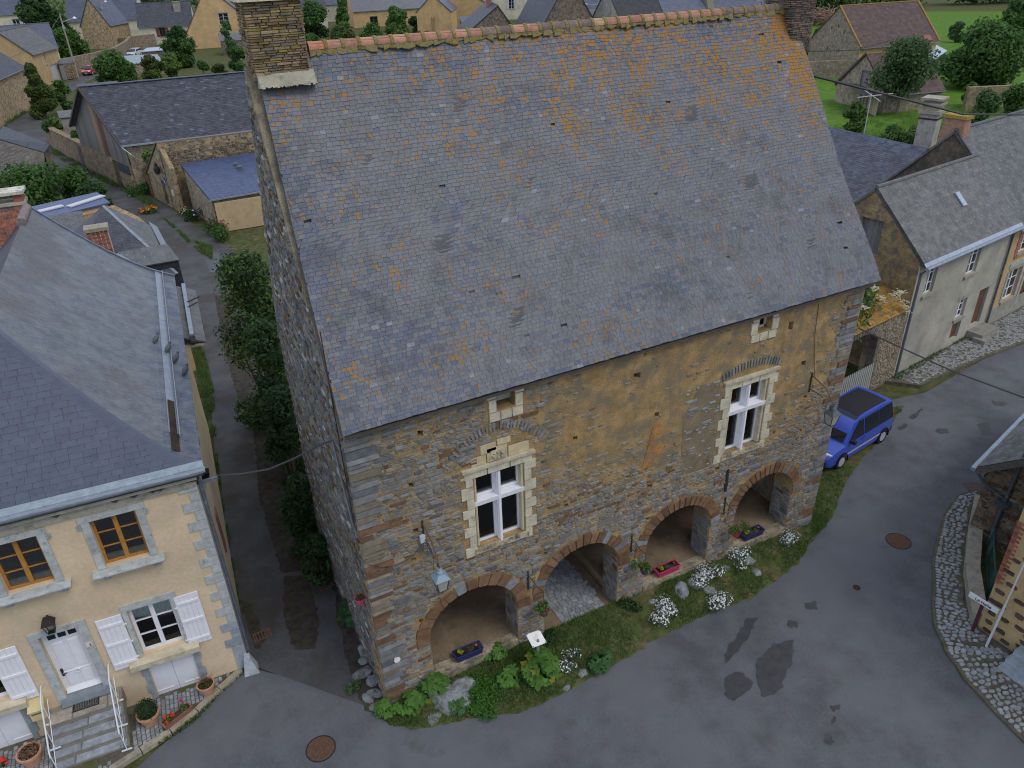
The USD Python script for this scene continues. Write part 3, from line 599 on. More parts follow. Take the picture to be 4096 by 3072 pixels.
# verges and eave board
m = MB()
for e, r, dx in ((EL, RL, 0.06), (ER, RR, -0.06)):
    n = np.array([0, -.83, .56]); m.beam(e+(dx, 0, 0)-n*.34, r+(dx, 0, 0)-n*.34, .12, .1, (.16, .13, .1))
m.beam(EL+(.05, .16, -.16), ER+(-.05, .16, -.16), .06, .08, (.12, .1, .08)); hall.part("verge_board", m, "wood", world=True)
# ridge of half-round clay tiles with mortar collars
n_t = 36; cols = [(0.46, 0.19, 0.12), (0.36, 0.17, 0.12), (0.41, 0.2, 0.14), (0.17, 0.12, 0.105), (0.44, 0.28, 0.16)]
RLx, RRx = RL+(1.12, 0, .02), RR+(-.25, 0, .02)
for i in range(n_t):
    a, b = RLx+(RRx-RLx)*i/n_t, RLx+(RRx-RLx)*(i+0.93)/n_t
    kind = 0 if i == 0 else (3 if 11 <= i <= 12 or 15 <= i <= 18 or i > 29 else (4 if i == 19 else (1, 2)[i % 2]))
    g = np.linspace(-.15, PI+.15, 10); ring = lambda p, r: np.array([p+(0, r*math.cos(x), r*math.sin(x)-.05) for x in g])
    o1, o2, i1, i2 = ring(a, .135), ring(b, .125), ring(a, .11), ring(b, .10)
    V = np.vstack([o1, o2, i1, i2]); k = 10
    F = [(j, j+1, k+j+1, k+j) for j in range(9)]+[(2*k+j+1, 2*k+j, 3*k+j, 3*k+j+1) for j in range(9)]+[(j+1, j, 2*k+j, 2*k+j+1) for j in range(9)]+[(k+j, k+j+1, 3*k+j+1, 3*k+j) for j in range(9)]+[(0, k, 3*k, 2*k), (k+9, 9, 2*k+9, 3*k+9)]
    roof.part("ridge_tile", MB().add(V, F, np.array(cols[kind])*(0.85+0.3*rng.random())), "terracotta", smooth=50, world=True)
    if i: roof.part("mortar_collar", MB().tube([a+(-.035, 0, -.05), a+(.035, 0, -.05)], .15, 12, (1, 1, 1)), "ridge_mortar", world=True)
m = MB(); seg = 90
for i in range(seg):
    a, b = RLx+(RRx-RLx)*i/seg, RLx+(RRx-RLx)*(i+1)/seg; d0, d1 = .16+.11*rng.random(), .16+.11*rng.random()
    dn = np.array([0, -.56, -.83]); n = np.array([0, -.83, .56])
    m.hexa([a+n*.0, b+n*.0, b+dn*d1, a+dn*d0], [a+(0, -.05, .02)+n*.05, b+(0, -.05, .02)+n*.05, b+dn*d1+n*.03, a+dn*d0+n*.03])
roof.part("ridge_bedding", m, "ridge_mortar", world=True)
# ---- chimneys
def chimney(x0, x1, y0, y1, z0, z1, name, taper, tones, cap, seed):
    r = np.random.default_rng(seed); core = MB().hexa([(x0+.03, y0+.03, z0), (x1-.03, y0+.03, z0), (x1-.03, y1-.03, z0), (x0+.03, y1-.03, z0)], [(x0+taper+.03, y0+taper+.03, z1), (x1-taper-.03, y0+taper+.03, z1), (x1-taper-.03, y1-taper-.03, z1), (x0+taper+.03, y1-taper-.03, z1)], (0.85, .75, .6))
    ch = Part(hall.part(name, core, "rubble", world=True), hall); items = []; z = z0
    while z < z1-.02:
        h = .03+.035*r.random(); k = (z-z0)/(z1-z0); T = taper*k
        for (ox, oy, ux, uy, nx, ny, ln) in ((x0+T, y0+T, 1, 0, 0, -1, x1-x0-2*T), (x0+T, y1-T, 0, -1, -1, 0, y1-y0-2*T), (x1-T, y0+T, 0, 1, 1, 0, y1-y0-2*T)):
            s = 0
            while s < ln-.02:
                w = min(.14+.22*r.random(), ln-s); t = np.array(tones[r.integers(len(tones))])*(.7+.6*r.random())
                q = [(s+.006, z), (s+w-.006, z+.006*r.random()), (s+w-.006, z+h-.012), (s+.006, z+h-.01)]
                items.append(MB().prism(q, (ox, oy, 0), (ux, uy, 0), (0, 0, 1), (nx, ny, 0), -.03, .005+.04*r.random()**2, t, .008).arr()); s += w
        z += h
    pieces(ch, "brick", items, "stone", 160, "brick_courses"); return ch
ch = chimney(.14, 1.22, 3.42, 4.2, 15.0, 16.42, "left_chimney", -.02, [(.24, .17, .10), (.2, .135, .085), (.17, .15, .12), (.28, .21, .11), (.21, .16, .05)], True, 5)
m = MB().hexa([(.02, 3.3, 16.42), (1.34, 3.3, 16.42), (1.34, 4.3, 16.42), (.02, 4.3, 16.42)], [(.1, 3.38, 16.58), (1.26, 3.38, 16.58), (1.26, 4.22, 16.58), (.1, 4.22, 16.58)], (1.25, 1.2, 1.0)); ch.part("chimney_cap", m, "concrete", world=True)
m = MB(); k = 24
for i in range(k):
    x_a, x_b = .16+1.14*i/k, .16+1.14*(i+1)/k; da, db = .30+.06*rng.random(), .30+.06*rng.random()
    pa, pb = np.array([x_a, 3.42, 15.14]), np.array([x_b, 3.42, 15.14]); dn = np.array([0, -.56, -.83])
    m.hexa([pa+(0, .1, -.3), pb+(0, .1, -.3), pb+dn*db+(0, .05, 0), pa+dn*da+(0, .05, 0)], [pa, pb, pb+dn*db+(0, -.035, .02), pa+dn*da+(0, -.035, .02)], (1.0, .98, .86))
ch.part("mortar_fillet", m, "concrete", world=True)
ch2 = chimney(14.22, 14.95, 3.3, 4.5, 14.4, 17.6, "right_chimney", .02, [(.12, .105, .09), (.16, .12, .09), (.2, .13, .1), (.1, .095, .085)], True, 9)
# ------------------------------------------------------------------ the ground and what grows on it
def G2(pts, z=0.0): return [tuple(gz(x, y, z)[:2]) for x, y in pts]
def sheet(name, poly, z, mat, th=0.02, owner=None, kind="structure", parent=None):
    m = MB().poly(poly if not isinstance(poly, list) else Polygon(poly).buffer(0), (0, 0, 0), (1, 0, 0), (0, 1, 0), (0, 0, 1), z-th, z)
    if parent is not None: return parent.part(name, m, mat)
    return struct(name, m, mat)
def wobble(pts, rng, amp=0.08, step=0.25):
    """a closed outline with an uneven edge"""
    L = LineString(list(pts)+[pts[0]]); n = max(12, int(L.length/step)); out = []
    for i in range(n):
        p = L.interpolate(i/n*L.length); out.append((p.x+amp*(rng.random()-.5)*2, p.y+amp*(rng.random()-.5)*2))
    return Polygon(out).buffer(0)
rg = np.random.default_rng(21)
m = MB().box(-900, 900, -500, 1300, -1.0, -0.06); struct("ground", m, "bank")
sheet("meadow", [tuple(gz(*q)[:2]) for q in ((3240, 330), (3330, 560), (4300, 900), (4900, 500), (4700, 45), (3230, 45))], -0.03, "meadow")
road = [(-11, -12), (30, -12), (16, -10), (16, -6), (16.5, -4.6)]+[tuple(gz(*q)[:2]) for q in ((3935, 1960), (3935, 1900), (4096, 1800), (4400, 1640), (4700, 1250), (4200, 1285), (4000, 1400), (3700, 1570), (3560, 1600), (3420, 1640))]+[(15.6, 1.2), (15.3, 0.0), (13, -0.6), (8, -.9), (4, -1.0), (0.5, -0.4), (-0.4, 0.6), (-3.2, 3.2), (-5, 1.9), (-7.5, .4), (-11, -.6)]
sheet("road", Polygon(road).buffer(0.0), 0.0, "asphalt", 0.05)
laneR = [(1545, 2850), (1440, 2640), (1330, 2330), (1250, 2050), (1150, 1700), (1080, 1420), (1020, 1200), (985, 1060), (930, 1000), (820, 930), (710, 850), (560, 765), (420, 690), (330, 640), (250, 580), (215, 545), (180, 470), (235, 400), (345, 330), (420, 290), (520, 235)]
laneL = [(470, 225), (380, 275), (310, 310), (262, 335), (200, 400), (127, 440), (60, 480), (0, 515), (-60, 560), (-40, 640), (190, 650), (260, 690), (360, 745), (450, 815), (560, 915), (680, 1050), (740, 1160), (800, 1340), (840, 1560), (860, 1800), (905, 2100), (950, 2400), (985, 2650)]
sheet("lane", Polygon(G2(laneR+laneL)).buffer(0.02), 0.004, "lane_asphalt", 0.05)
def stain(px, seed, z=0.008, mat="damp", name="damp_patch", z0=0.0):
    r = np.random.default_rng(seed); P = wobble(G2(px), r, 0.05, 0.12).buffer(.03)
    struct(name, MB().poly(P, (0, 0, 0), (1, 0, 0), (0, 1, 0), (0, 0, 1), z-.002, z), mat)
for i, px in enumerate([[(2900, 2780), (2905, 2700), (2960, 2690), (3010, 2730), (2990, 2760), (2940, 2790), (2925, 2800)], [(3030, 2650), (3100, 2580), (3165, 2560), (3170, 2640), (3130, 2700), (3120, 2760), (3060, 2790), (3030, 2740)],
                        [(2900, 2650), (2920, 2590), (2990, 2480), (3030, 2470), (2990, 2540), (2950, 2600)], [(3220, 2420), (3260, 2405), (3262, 2432), (3235, 2440)], [(3155, 2490), (3180, 2484), (3186, 2505), (3160, 2508)],
                        [(3840, 1850), (3895, 1862), (3890, 1880), (3850, 1876)], [(3745, 1715), (3790, 1718), (3785, 1732), (3750, 1730)], [(3970, 1605), (4025, 1612), (4015, 1624), (3975, 1620)], [(3640, 1670), (3680, 1640), (3690, 1635), (3660, 1665), (3648, 1680)],
                        [(3595, 1710), (3630, 1692), (3625, 1705), (3600, 1718)], [(3325, 2835), (3350, 2820), (3352, 2838), (3330, 2846)], [(3322, 2880), (3345, 2870), (3343, 2890)], [(3302, 2960), (3318, 2940), (3322, 2970), (3305, 2975)], [(3915, 1700), (3950, 1690), (3970, 1740), (3935, 1745)]]): stain(px, 40+i)
for i, px in enumerate([[(1140, 2310), (1230, 2300), (1275, 2480), (1255, 2590), (1180, 2600), (1140, 2480)], [(1010, 1640), (1090, 1650), (1180, 2050), (1220, 2280), (1130, 2290), (1040, 1990)], [(860, 1180), (930, 1200), (1000, 1440), (1040, 1640), (970, 1640), (900, 1400)], [(960, 2400), (1000, 2420), (1060, 2560), (1030, 2600)]]):
    stain(px, 70+i, 0.011, "moss_dirt", "mossy_strip")
for i, px in enumerate([[(1020, 1700), (1060, 1690), (1075, 1850), (1050, 1930), (1025, 1850)], [(1080, 1600), (1150, 1720), (1200, 1900), (1170, 1900), (1110, 1760)], [(810, 1000), (870, 1010), (890, 1080), (840, 1090)]]): stain(px, 90+i, 0.009, "asphalt", "worn_patch")
# earth strip with leaf mould along the gable
gm = [(1320, 2290), (1350, 2290), (1420, 2450), (1500, 2690), (1560, 2860), (1450, 2840), (1430, 2740), (1385, 2640), (1350, 2480)]
sheet("earth_strip", wobble(G2(gm), rg, .06), 0.014, "moss_dirt", .03)
sheet("earth_verge", wobble(G2([(1230, 2040), (1140, 1690), (1050, 1410), (1085, 1400), (1180, 1560), (1330, 2290), (1310, 2290)]), rg, .08), 0.012, "moss_dirt", .03)
# the grassy bank before the facade
edge = [(1500, 2860), (1570, 2905), (1700, 2915), (1900, 2880), (2100, 2840), (2250, 2780), (2450, 2660), (2650, 2545), (2820, 2465), (3000, 2395), (3180, 2262), (3262, 2150), (3320, 2085), (3375, 1940), (3450, 1840), (3560, 1700), (3620, 1625)]
E2 = np.array([gz(*q)[:2] for q in edge]); inner = np.array([(-.25, .3), (0.2, .06), (0.7, .06), (1.8, .06), (3.1, .06), (4.2, .06), (5.9, .06), (7.7, .06), (9.3, .06), (10.9, .06), (13.1, .06), (14.85, .06), (14.95, 1.2), (15.1, 3.2), (15.3, 4.3), (17, 4.9), (20, 5.2)])
BH = np.interp(np.arange(len(edge)), [0, 2, 5, 8, 11, 13, 16], [0.06, 0.10, 0.26, 0.34, 0.26, 0.14, .05])
def bank(u, w):
    """u along the bank, w from its foot (0) to the wall (1)"""
    i = min(int(u), len(edge)-2); k = u-i; a = E2[i]*(1-k)+E2[i+1]*k; b = inner[i]*(1-k)+inner[i+1]*k; h = BH[i]*(1-k)+BH[i+1]*k
    p = a+(b-a)*w; n = float(meshkit.fbm(np.array([[p[0]*1.6, p[1]*1.6, 2.0]]), 3)[0])-.5
    return np.array([p[0], p[1], h*(1-(1-w)**1.6)+0.16*n*min(1, 4*w)*min(1, 2*(1-w)+.3)+.004])
nu, nw = 120, 12; V = np.array([bank(u, w) for u in np.linspace(0, len(edge)-1.001, nu) for w in np.linspace(0, 1, nw)])
V[::nw, :2] += rg.normal(size=(nu, 2))*.035
i, j = np.meshgrid(np.arange(nu-1), np.arange(nw-1), indexing='ij'); F = np.stack([i*nw+j, (i+1)*nw+j, (i+1)*nw+j+1, i*nw+j+1], -1).reshape(-1, 4)
struct("grassy_bank", MB().add(V, F), "bank", smooth=True)
def blades(pts, rng, h, tones, w=0.012):
    """grass blades at the points"""
    p = np.asarray(pts, float); n = len(p); a = rng.random(n)*2*PI; d = np.stack([np.cos(a), np.sin(a), np.zeros(n)], 1); e = np.stack([-np.sin(a), np.cos(a), np.zeros(n)], 1)
    hh = (h*(0.5+rng.random(n)))[:, None]; lean = e*hh*(0.2+0.7*rng.random((n, 1))); up = np.array([0, 0, 1.0])*hh
    v = np.stack([p-d*w, p+d*w, p+up*.9+lean], 1).reshape(-1, 3); t = np.array(tones)[rng.integers(0, len(tones), n)]*(.7+.6*rng.random((n, 1)))
    return v, np.arange(3*n).reshape(-1, 3), np.repeat(t, 3, 0)
GR = [(0.07, 0.14, 0.025), (0.055, 0.115, 0.02), (0.09, 0.155, 0.035), (0.11, 0.13, 0.05)]
VG = V.reshape(nu, nw, 3); n = 90000; iu, jw = rg.random(n)*(nu-1.001), (rg.random(n)**0.8)*(nw-1.001); i0, j0 = iu.astype(int), jw.astype(int); fu, fw_ = (iu-i0)[:, None], (jw-j0)[:, None]
pts = (VG[i0, j0]*(1-fu)+VG[i0+1, j0]*fu)*(1-fw_)+(VG[i0, j0+1]*(1-fu)+VG[i0+1, j0+1]*fu)*fw_
nz = meshkit.fbm(pts*(.9, .9, 0)+(0, 0, 7.0), 3); uu = iu/nu*(len(edge)-1); ok = (rg.random(n) < (nz-.30)*3.2) & ~((uu > 1) & (uu < 3.6) & (rg.random(n) < .6)); pts = pts[ok][:26000]
top("bank_grass", MB().add(*blades(pts, rg, .09, GR, .014)), "leaf", "short tufted grass and weeds on the bank below the hall facade", "grass", kind="stuff")
def patch_grass(name, px, n, h, label, seed, tones=GR, z=0.01):
    r = np.random.default_rng(seed); P = Polygon(G2(px)).buffer(0); x0, y0, x1, y1 = P.bounds; k = int(n*6*max(1, (x1-x0)*(y1-y0)/P.area)); c = np.stack([x0+(x1-x0)*r.random(k), y0+(y1-y0)*r.random(k), np.full(k, z)], 1)
    import shapely
    ok = shapely.contains_xy(P, c[:, 0], c[:, 1]); c = c[ok]; ok = meshkit.fbm(c*(1, 1, 0)+(0, 0, seed), 3) > .36+.12*r.random(len(c)); pts = c[ok][:n]
    top(name, MB().add(*blades(pts, r, h, tones, .018)), "leaf", label, "grass", kind="stuff")
patch_grass("verge_grass", [(800, 1330), (855, 1560), (870, 1820), (905, 2080), (960, 2420), (935, 2420), (880, 2100), (840, 1850), (800, 1560), (770, 1340)], 4500, .16, "weedy grass strip at the foot of the cream house along the lane", 3)
patch_grass("verge_grass", [(700, 905), (760, 960), (850, 985), (850, 1040), (800, 1010), (740, 960), (650, 870)], 2500, .18, "grass verge under the shed with the blue slate roof", 4)
patch_grass("verge_grass", [(230, 600), (330, 655), (420, 700), (560, 775), (640, 830), (600, 830), (480, 760), (380, 712), (290, 670), (200, 610)], 3500, .3, "grass strip below the long rubble wall beside the lane", 5)
patch_grass("verge_grass", [(10, 495), (60, 455), (127, 420), (127, 440), (60, 480), (15, 515)], 1500, .4, "grass strip at the foot of the tall ochre rubble wall", 6)
patch_grass("orchard_grass", [(3330, 500), (3700, 450), (4096, 420), (4200, 520), (3800, 620), (3450, 700), (3330, 640)], 8000, .35, "long grass under the orchard trees behind the hall", 7, [(0.06, 0.145, 0.02), (0.08, 0.17, 0.025)])
patch_grass("kerb_weeds", [(180/2.16*1+420, 2990), (720, 2890), (830, 2770), (950, 2660), (990, 2680), (880, 2780), (780, 2890), (640, 2985)], 1400, .1, "weeds along the kerb of the cobbled forecourt", 8)
# ------------------------------------------------------------------ rocks on the bank
def rock(px, py, z, r, label, seed, flat=0.6, group=None):
    q = np.random.default_rng(seed); m = trimesh.creation.icosphere(3, 1.0); v = np.array(m.vertices)
    a = q.random()*PI; s = np.array([1.0, .55+.35*q.random(), flat]); v = v*(0.72+0.75*meshkit.fbm(v*1.7+seed, 4)[:, None]*.8)*s
    v = np.stack([v[:, 0]*math.cos(a)-v[:, 1]*math.sin(a), v[:, 0]*math.sin(a)+v[:, 1]*math.cos(a), v[:, 2]], 1)*r
    p = gz(px, py, z); top("rock", (v+p-(0, 0, .25*r), np.array(m.faces), np.ones((len(v), 3))), "rock", label, "rock", group)
rock(1990, 2585, 0.0, .01, "x", 1) if False else None
for i, (x, y, z, r, lab) in enumerate([(1800, 2790, .1, .62, "large pale bedrock slab under the first arch beside the corner plants"), (1850, 2740, .2, .4, "mossy bedrock ledge against the sill of the first arch"), (1735, 2870, .05, .22, "low stone at the foot of the bedrock slab"),
     (2725, 2355, .3, .36, "largest grey boulder on the bank under the third arch"), (2780, 2330, .3, .28, "rounded boulder leaning on the largest grey boulder"), (2835, 2355, .22, .18, "small boulder right of the two big boulders"), (2850, 2278, .25, .16, "pale flat stone in the grass beside the white flowers"), (2905, 2272, .28, .15, "pale flat stone near the pillar between the third and fourth arch"),
     (2990, 2240, .28, .24, "flat mossy rock below the fourth arch"), (3025, 2285, .2, .17, "small squat rock above the road below the fourth arch"), (2610, 2405, .25, .14, "whitish stone below the pillar right of the cobbled passage"), (2470, 2540, .15, .12, "small flat stone on the slope below the passage"), (2330, 2690, .05, .16, "stone at the road edge beside the mallow clump"),
     (2265, 2750, .03, .14, "slate fragment on the road edge below the info panel")]): rock(x, y, z, r, lab, 100+i)
for i, (x, y, r, lab) in enumerate([(1470, 2600, .32, "long weathered stone fallen against the gable foot"), (1452, 2640, .14, "small round stone on the earth strip"), (1450, 2690, .30, "broad pale stone lying on the earth strip"), (1490, 2720, .2, "rough stone touching the gable foot"), (1500, 2770, .24, "cracked stone near the gable corner"), (1470, 2790, .2, "grey stone beside the road nearest the corner"), (1500, 2825, .16, "last small stone before the hall corner")]): rock(x, y, .05, r, lab, 140+i, .55)
# ------------------------------------------------------------------ plants with big lobed leaves
def lobed_leaf(rng, c, n, r, tone):
    a = _n(np.cross(n, rng.normal(size=3))); b = np.cross(n, a); k = 15; t = np.linspace(0.25, 2*PI-.25, k)
    rr = r*(0.80+0.22*np.cos(5*(t-PI))); v = [c-a*r*.05]+[c-(a*math.cos(x)+b*math.sin(x))*q+n*(-.18*r*(q/r)**2+.05*r*math.sin(5*x)) for x, q in zip(t, rr)]
    return np.array(v), np.array([(0, i+1, i+2) for i in range(k-1)]), np.broadcast_to(np.asarray(tone), (k+1, 3))
def leafy(px, py, z, R, H, n, size, label, seed, tones=((0.085, 0.19, 0.03), (0.10, 0.215, 0.035), (0.07, 0.16, 0.028)), group=None, yellow=.04):
    q = np.random.default_rng(seed); b = gz(px, py, z); th = Thing("mallow_plant", label, "plant", b, group=group); st = MB(); sp = np.array([R, R*.8, H])
    for k in range(n):
        d = q.normal(size=3); d[2] = abs(d[2])*.8+.15; d /= np.linalg.norm(d); p = d*sp*(.55+.45*q.random()**.5); p[2] = max(p[2], .04)
        nn = _n(d*.55+np.array([0, -.2, .8])+q.normal(size=3)*.28); t = np.array((.22, .2, .03) if q.random() < yellow else tones[q.integers(len(tones))])*(.75+.45*q.random())
        th.part("leaf", MB().add(*lobed_leaf(q, p, nn, size*(.6+.7*q.random()), t)), "leaf")
        st.tube([(p[0]*.15, p[1]*.15, 0), p*.6, p-nn*.01], .006, 4, (.08, .12, .03))
    th.part("stems", st, "leaf", kind="stuff")
leafy(1560, 2840, .05, .34, .42, 26, .15, "bright mallow clump at the very corner of the hall by the lane", 1)
leafy(1640, 2830, .08, .38, .5, 34, .16, "mallow clump just right of the hall corner", 2)
leafy(1735, 2775, .1, .42, .66, 46, .17, "tall mallow clump under the first pillar", 3)
leafy(1830, 2840, .05, .26, .3, 16, .13, "small round-leaved plant in front of the pale bedrock", 4, ((.06, .13, .04), (.07, .15, .04)))
leafy(2160, 2700, .12, .55, .85, 80, .2, "largest mallow clump, below the white info panel", 5)
leafy(1985, 2615, .3, .32, .34, 22, .14, "mallow growing over the sill of the first arch", 6)
leafy(2040, 2720, .1, .36, .4, 28, .13, "low mallow spilling to the left of the largest clump", 7)
leafy(2400, 2660, .1, .36, .44, 40, .13, "dark green mallow standing alone near the road edge", 8, ((.045, .115, .035), (.055, .13, .035)), yellow=0)
leafy(1425, 2480, .02, .42, 1.0, 60, .19, "dark hollyhock clump against the gable under the pink pot", 9, ((.03, .085, .03), (.04, .1, .03)), yellow=.02)
leafy(1320, 2265, .02, .3, .55, 30, .15, "dark leafy plant at the gable beside the lane drain", 10, ((.035, .09, .03), (.045, .11, .03)), yellow=0)
def clump(name, px, py, z, R, H, n, size, label, cat, seed, tones=GREEN, flowers=None, fs=.03, nf=0, mat="leaf"):
    q = np.random.default_rng(seed); b = gz(px, py, z); th = Thing(name, label, cat, b); cs = [(q.normal()*R*.4, q.normal()*R*.35, H*(.3+.25*q.random())) for _ in range(6)]
    th.part("leaves", MB().add(*leaves(q, cs, [(R*.6, R*.55, H*.5)]*6, n, size, tones, shell=.3)), mat, kind="stuff")
    if flowers:
        f = MB()
        for k in range(nf):
            d = q.normal(size=3); d[2] = abs(d[2])+.5; d /= np.linalg.norm(d); c = np.array(cs[k % 6])+d*np.array([R*.62, R*.57, H*.53]); t = np.array(flowers[k % len(flowers)])
            a = _n(np.cross(d, q.normal(size=3))); e = np.cross(d, a); s = fs*(.7+.6*q.random()); g = np.arange(5)*2*PI/5
            f.add(np.vstack([[c+d*.01], c+d*.012+s*(np.cos(g)[:, None]*a+np.sin(g)[:, None]*e)]), [(0, i+1, (i+1) % 5+1) for i in range(5)], t*(.85+.3*q.random()))
        th.part("flowers", f, "petal", kind="stuff")
    return th
SILVER = [(.14, .19, .13), (.11, .16, .10), (.17, .21, .16)]
for i, (x, y, z, R, H, nf, lab) in enumerate([(2650, 2460, .15, .5, .28, 330, "white flower cushion on the bank below the third arch near the road"), (2795, 2305, .33, .48, .26, 320, "white flower cushion directly under the pillar between third and fourth arch"), (2855, 2400, .12, .45, .26, 220, "white flower cushion closest to the road below the boulders"),
     (2950, 2240, .3, .4, .24, 190, "white flower cushion under the sill of the fourth arch"), (3160, 2165, .22, .42, .28, 160, "silvery flower cushion at the right end of the facade"), (2265, 2660, .1, .36, .22, 90, "silvery flower cushion right of the largest mallow clump")]):
    clump("flower_cushion", x, y, z, R, H, 900, .03, lab, "flowers", 60+i, SILVER, [(.75, .76, .76)], .022, nf)
clump("ground_cover", 1945, 2760, .08, .62, .22, 2600, .035, "dense bright green ground cover between bedrock and mallow", "plant", 70, [(.05, .14, .02), (.065, .16, .025)])
clump("ground_cover", 1930, 2840, .04, .42, .15, 1500, .035, "bright green ground cover reaching the road below the bedrock", "plant", 71, [(.05, .14, .02), (.065, .16, .025)])
clump("weed_tuft", 1420, 2755, .02, .2, .26, 300, .04, "grey-green tuft of weed on the lane edge near the corner", "plant", 72, [(.07, .13, .05), (.09, .15, .06)])
clump("weed_tuft", 2510, 2430, .2, .35, .25, 700, .04, "dark weed tuft at the right foot of the cobbled passage", "plant", 73, DKGREEN)
clump("weed_tuft", 2200, 2560, .25, .3, .2, 500, .04, "dark tuft growing beside the info panel", "plant", 74, DKGREEN)
# ------------------------------------------------------------------ things fixed to or standing before the facade
def lantern(px, py, zb, x, reach, zl, label, tone):
    th = Thing("wall_lantern", label, "lantern", (x, -reach, zl)); T = lambda a: a
    th.part("bracket", MB().tube([(0, reach, zb-zl), (0, reach*.75, zb-zl-.05), (0, reach*.4, zb-zl-.16), (0, .1, zb-zl-.42), (0, -.03, zb-zl-.6), (0, .05, zb-zl-.72), (0, .13, zb-zl-.66), (0, .1, zb-zl-.56), (0, 0.02, zb-zl-.6)], .018, 6), "rust", smooth=60)
    th.part("stay_bar", MB().tube([(0, reach, zb-zl-.45), (0, reach*.55, zb-zl-.44), (0, reach*.45, zb-zl-.5)], .012, 5), "iron")
    th.part("wall_bar", MB().box(-.02, .02, reach-.03, reach+.005, zb-zl-.55, zb-zl+.08), "iron")
    th.part("hook", MB().tube([(0, 0, zb-zl-.7), (0, 0, .30)], .012, 5), "iron")
    c = np.array(tone); w, h = .155, .36; b = .095
    th.part("cap", MB().lathe([(.03, .3), (.055, .27), (.03, .24), (.06, .2), (.085, .17), (.06, .14), (.085, .1)], sides=14, tone=c), "paint", smooth=40)
    th.part("hood", MB().hexa([(-w*1.18, -w*1.18, 0), (w*1.18, -w*1.18, 0), (w*1.18, w*1.18, 0), (-w*1.18, w*1.18, 0)], [(-.08, -.08, .12), (.08, -.08, .12), (.08, .08, .12), (-.08, .08, .12)], c), "paint")
    q0 = [(-b, -b, -h), (b, -b, -h), (b, b, -h), (-b, b, -h)]; q1 = [(-w, -w, 0), (w, -w, 0), (w, w, 0), (-w, w, 0)]
    for i in range(4):
        j = (i+1) % 4; th.part("glass_pane", MB().add([q0[i], q0[j], q1[j], q1[i]], [(0, 1, 2, 3)], (1, 1, 1)), "lamp_glass")
        th.part("frame_bar", MB().beam(q0[i], q1[i], .022, .022, (.04, .045, .05)), "paint")
    fr = MB()
    for i in range(4): fr.beam(q0[i], q0[(i+1) % 4], .022, .022, (.04, .045, .05))
    th.part("bottom_frame", fr, "paint")
lantern(0, 0, 5.62, 1.47, 0.95, 4.72, "blue-grey four-sided lantern on a rusty curled bracket above the first arch", (.20, .26, .32))
lantern(0, 0, 6.2, 13.52, 0.95, 5.42, "dark-capped lantern on a curled bracket at the right end of the facade", (.07, .075, .085))
jb = Thing("junction_box", "pale cable junction box with loops of wire beside the left lantern bracket", "box", (1.42, -.05, 5.2))
jb.part("case", MB().box(-.06, .06, -.04, .05, -.1, .1, (.5, .52, .52)), "plain")
jb.part("wire", MB().tube([(0, -.04, -.1), (-.05, -.06, -.35), (.05, -.06, -.5), (.09, -.05, -.2), (.02, -.04, -.08)], .007, 5, (.03, .03, .03)), "plain")
jb.part("wire", MB().tube([(.05, -.04, -.1), (.2, -.03, -.6), (.16, -.03, -1.4), (.28, -.02, -2.2), (.38, -.02, -2.6)], .007, 5, (.03, .03, .03)), "plain")
jb.part("wire", MB().tube([(-.05, -.03, -.15), (-.3, -.02, -.42), (-.7, -.02, -.5), (-1.05, -.02, -.42), (-1.35, -.02, -.2)], .007, 5, (.03, .03, .03)), "plain")
cb = top("facade_cable", MB().tube([(13.25, -.02, 8.5), (13.3, -.03, 7.6), (13.45, -.02, 6.9), (13.6, -.03, 6.15)], .008, 5, (.04, .035, .03)), "plain", "thin dark cable running down the facade to the right lantern", "cable")
def hanging_basket(x, zt, zb, pz, pot, label, seed, fl):
    th = Thing("hanging_basket", label, "hanging basket", (x, -.36, pz)); q = np.random.default_rng(seed)
    th.part("wall_bracket", MB().box(-.3, -.27, .31, .35, zt-pz-.55, zt-pz+.1).tube([(-.285, .34, zt-pz-.05), (-.1, .1, zt-pz-.4), (0, 0, zt-pz-.5)], .012, 5), "iron")
    th.part("scroll", MB().tube([(-.28+.09*t, .3-.03*t, zt-pz-.5+.05*math.sin(t*4)) for t in np.linspace(0, 2, 14)], .008, 5), "iron")
    th.part("hanger", MB().tube([(0, 0, zt-pz-.5), (0, 0, .1)], .006, 4), "iron")
    th.part("pot", MB().lathe([(.0, -.16), (.1, -.15), (.15, .02), (.16, .03), (.14, .03), (.13, .0), (0, 0)], sides=16, tone=pot), "plain", smooth=40)
    cs = [(q.normal()*.1, q.normal()*.08, .08+.08*q.random()) for _ in range(5)]; th.part("foliage", MB().add(*leaves(q, cs, [.15]*5, 420, .035, GREEN+YGREEN, shell=.3)), "leaf", kind="stuff")
    f = MB()
    for k in range(fl):
        c = np.array(cs[k % 5])+q.normal(size=3)*.09; f.tm(trimesh.creation.icosphere(1, .025).apply_translation(c), (.5, .03, .08))
    if fl: th.part("blossoms", f, "petal", kind="stuff")
hanging_basket(4.46, 2.8, 2.0, 1.62, (.10, .07, .06), "flower basket with pink blooms hanging left of the cobbled passage", 1, 9)
hanging_basket(7.76, 2.68, 2.0, 1.62, (.08, .04, .12), "leafy basket in a purple pot hanging left of the third arch", 2, 0)
hanging_basket(11.1, 2.72, 2.0, 1.62, (.42, .03, .07), "leafy basket in a red pot hanging left of the fourth arch", 3, 4)
pp = Thing("wall_pot", "pink flower pot hooked on the left gable above the hollyhocks", "flower pot", gp(1440, 2395, (-.18, 0, 0), (1, 0, 0)))
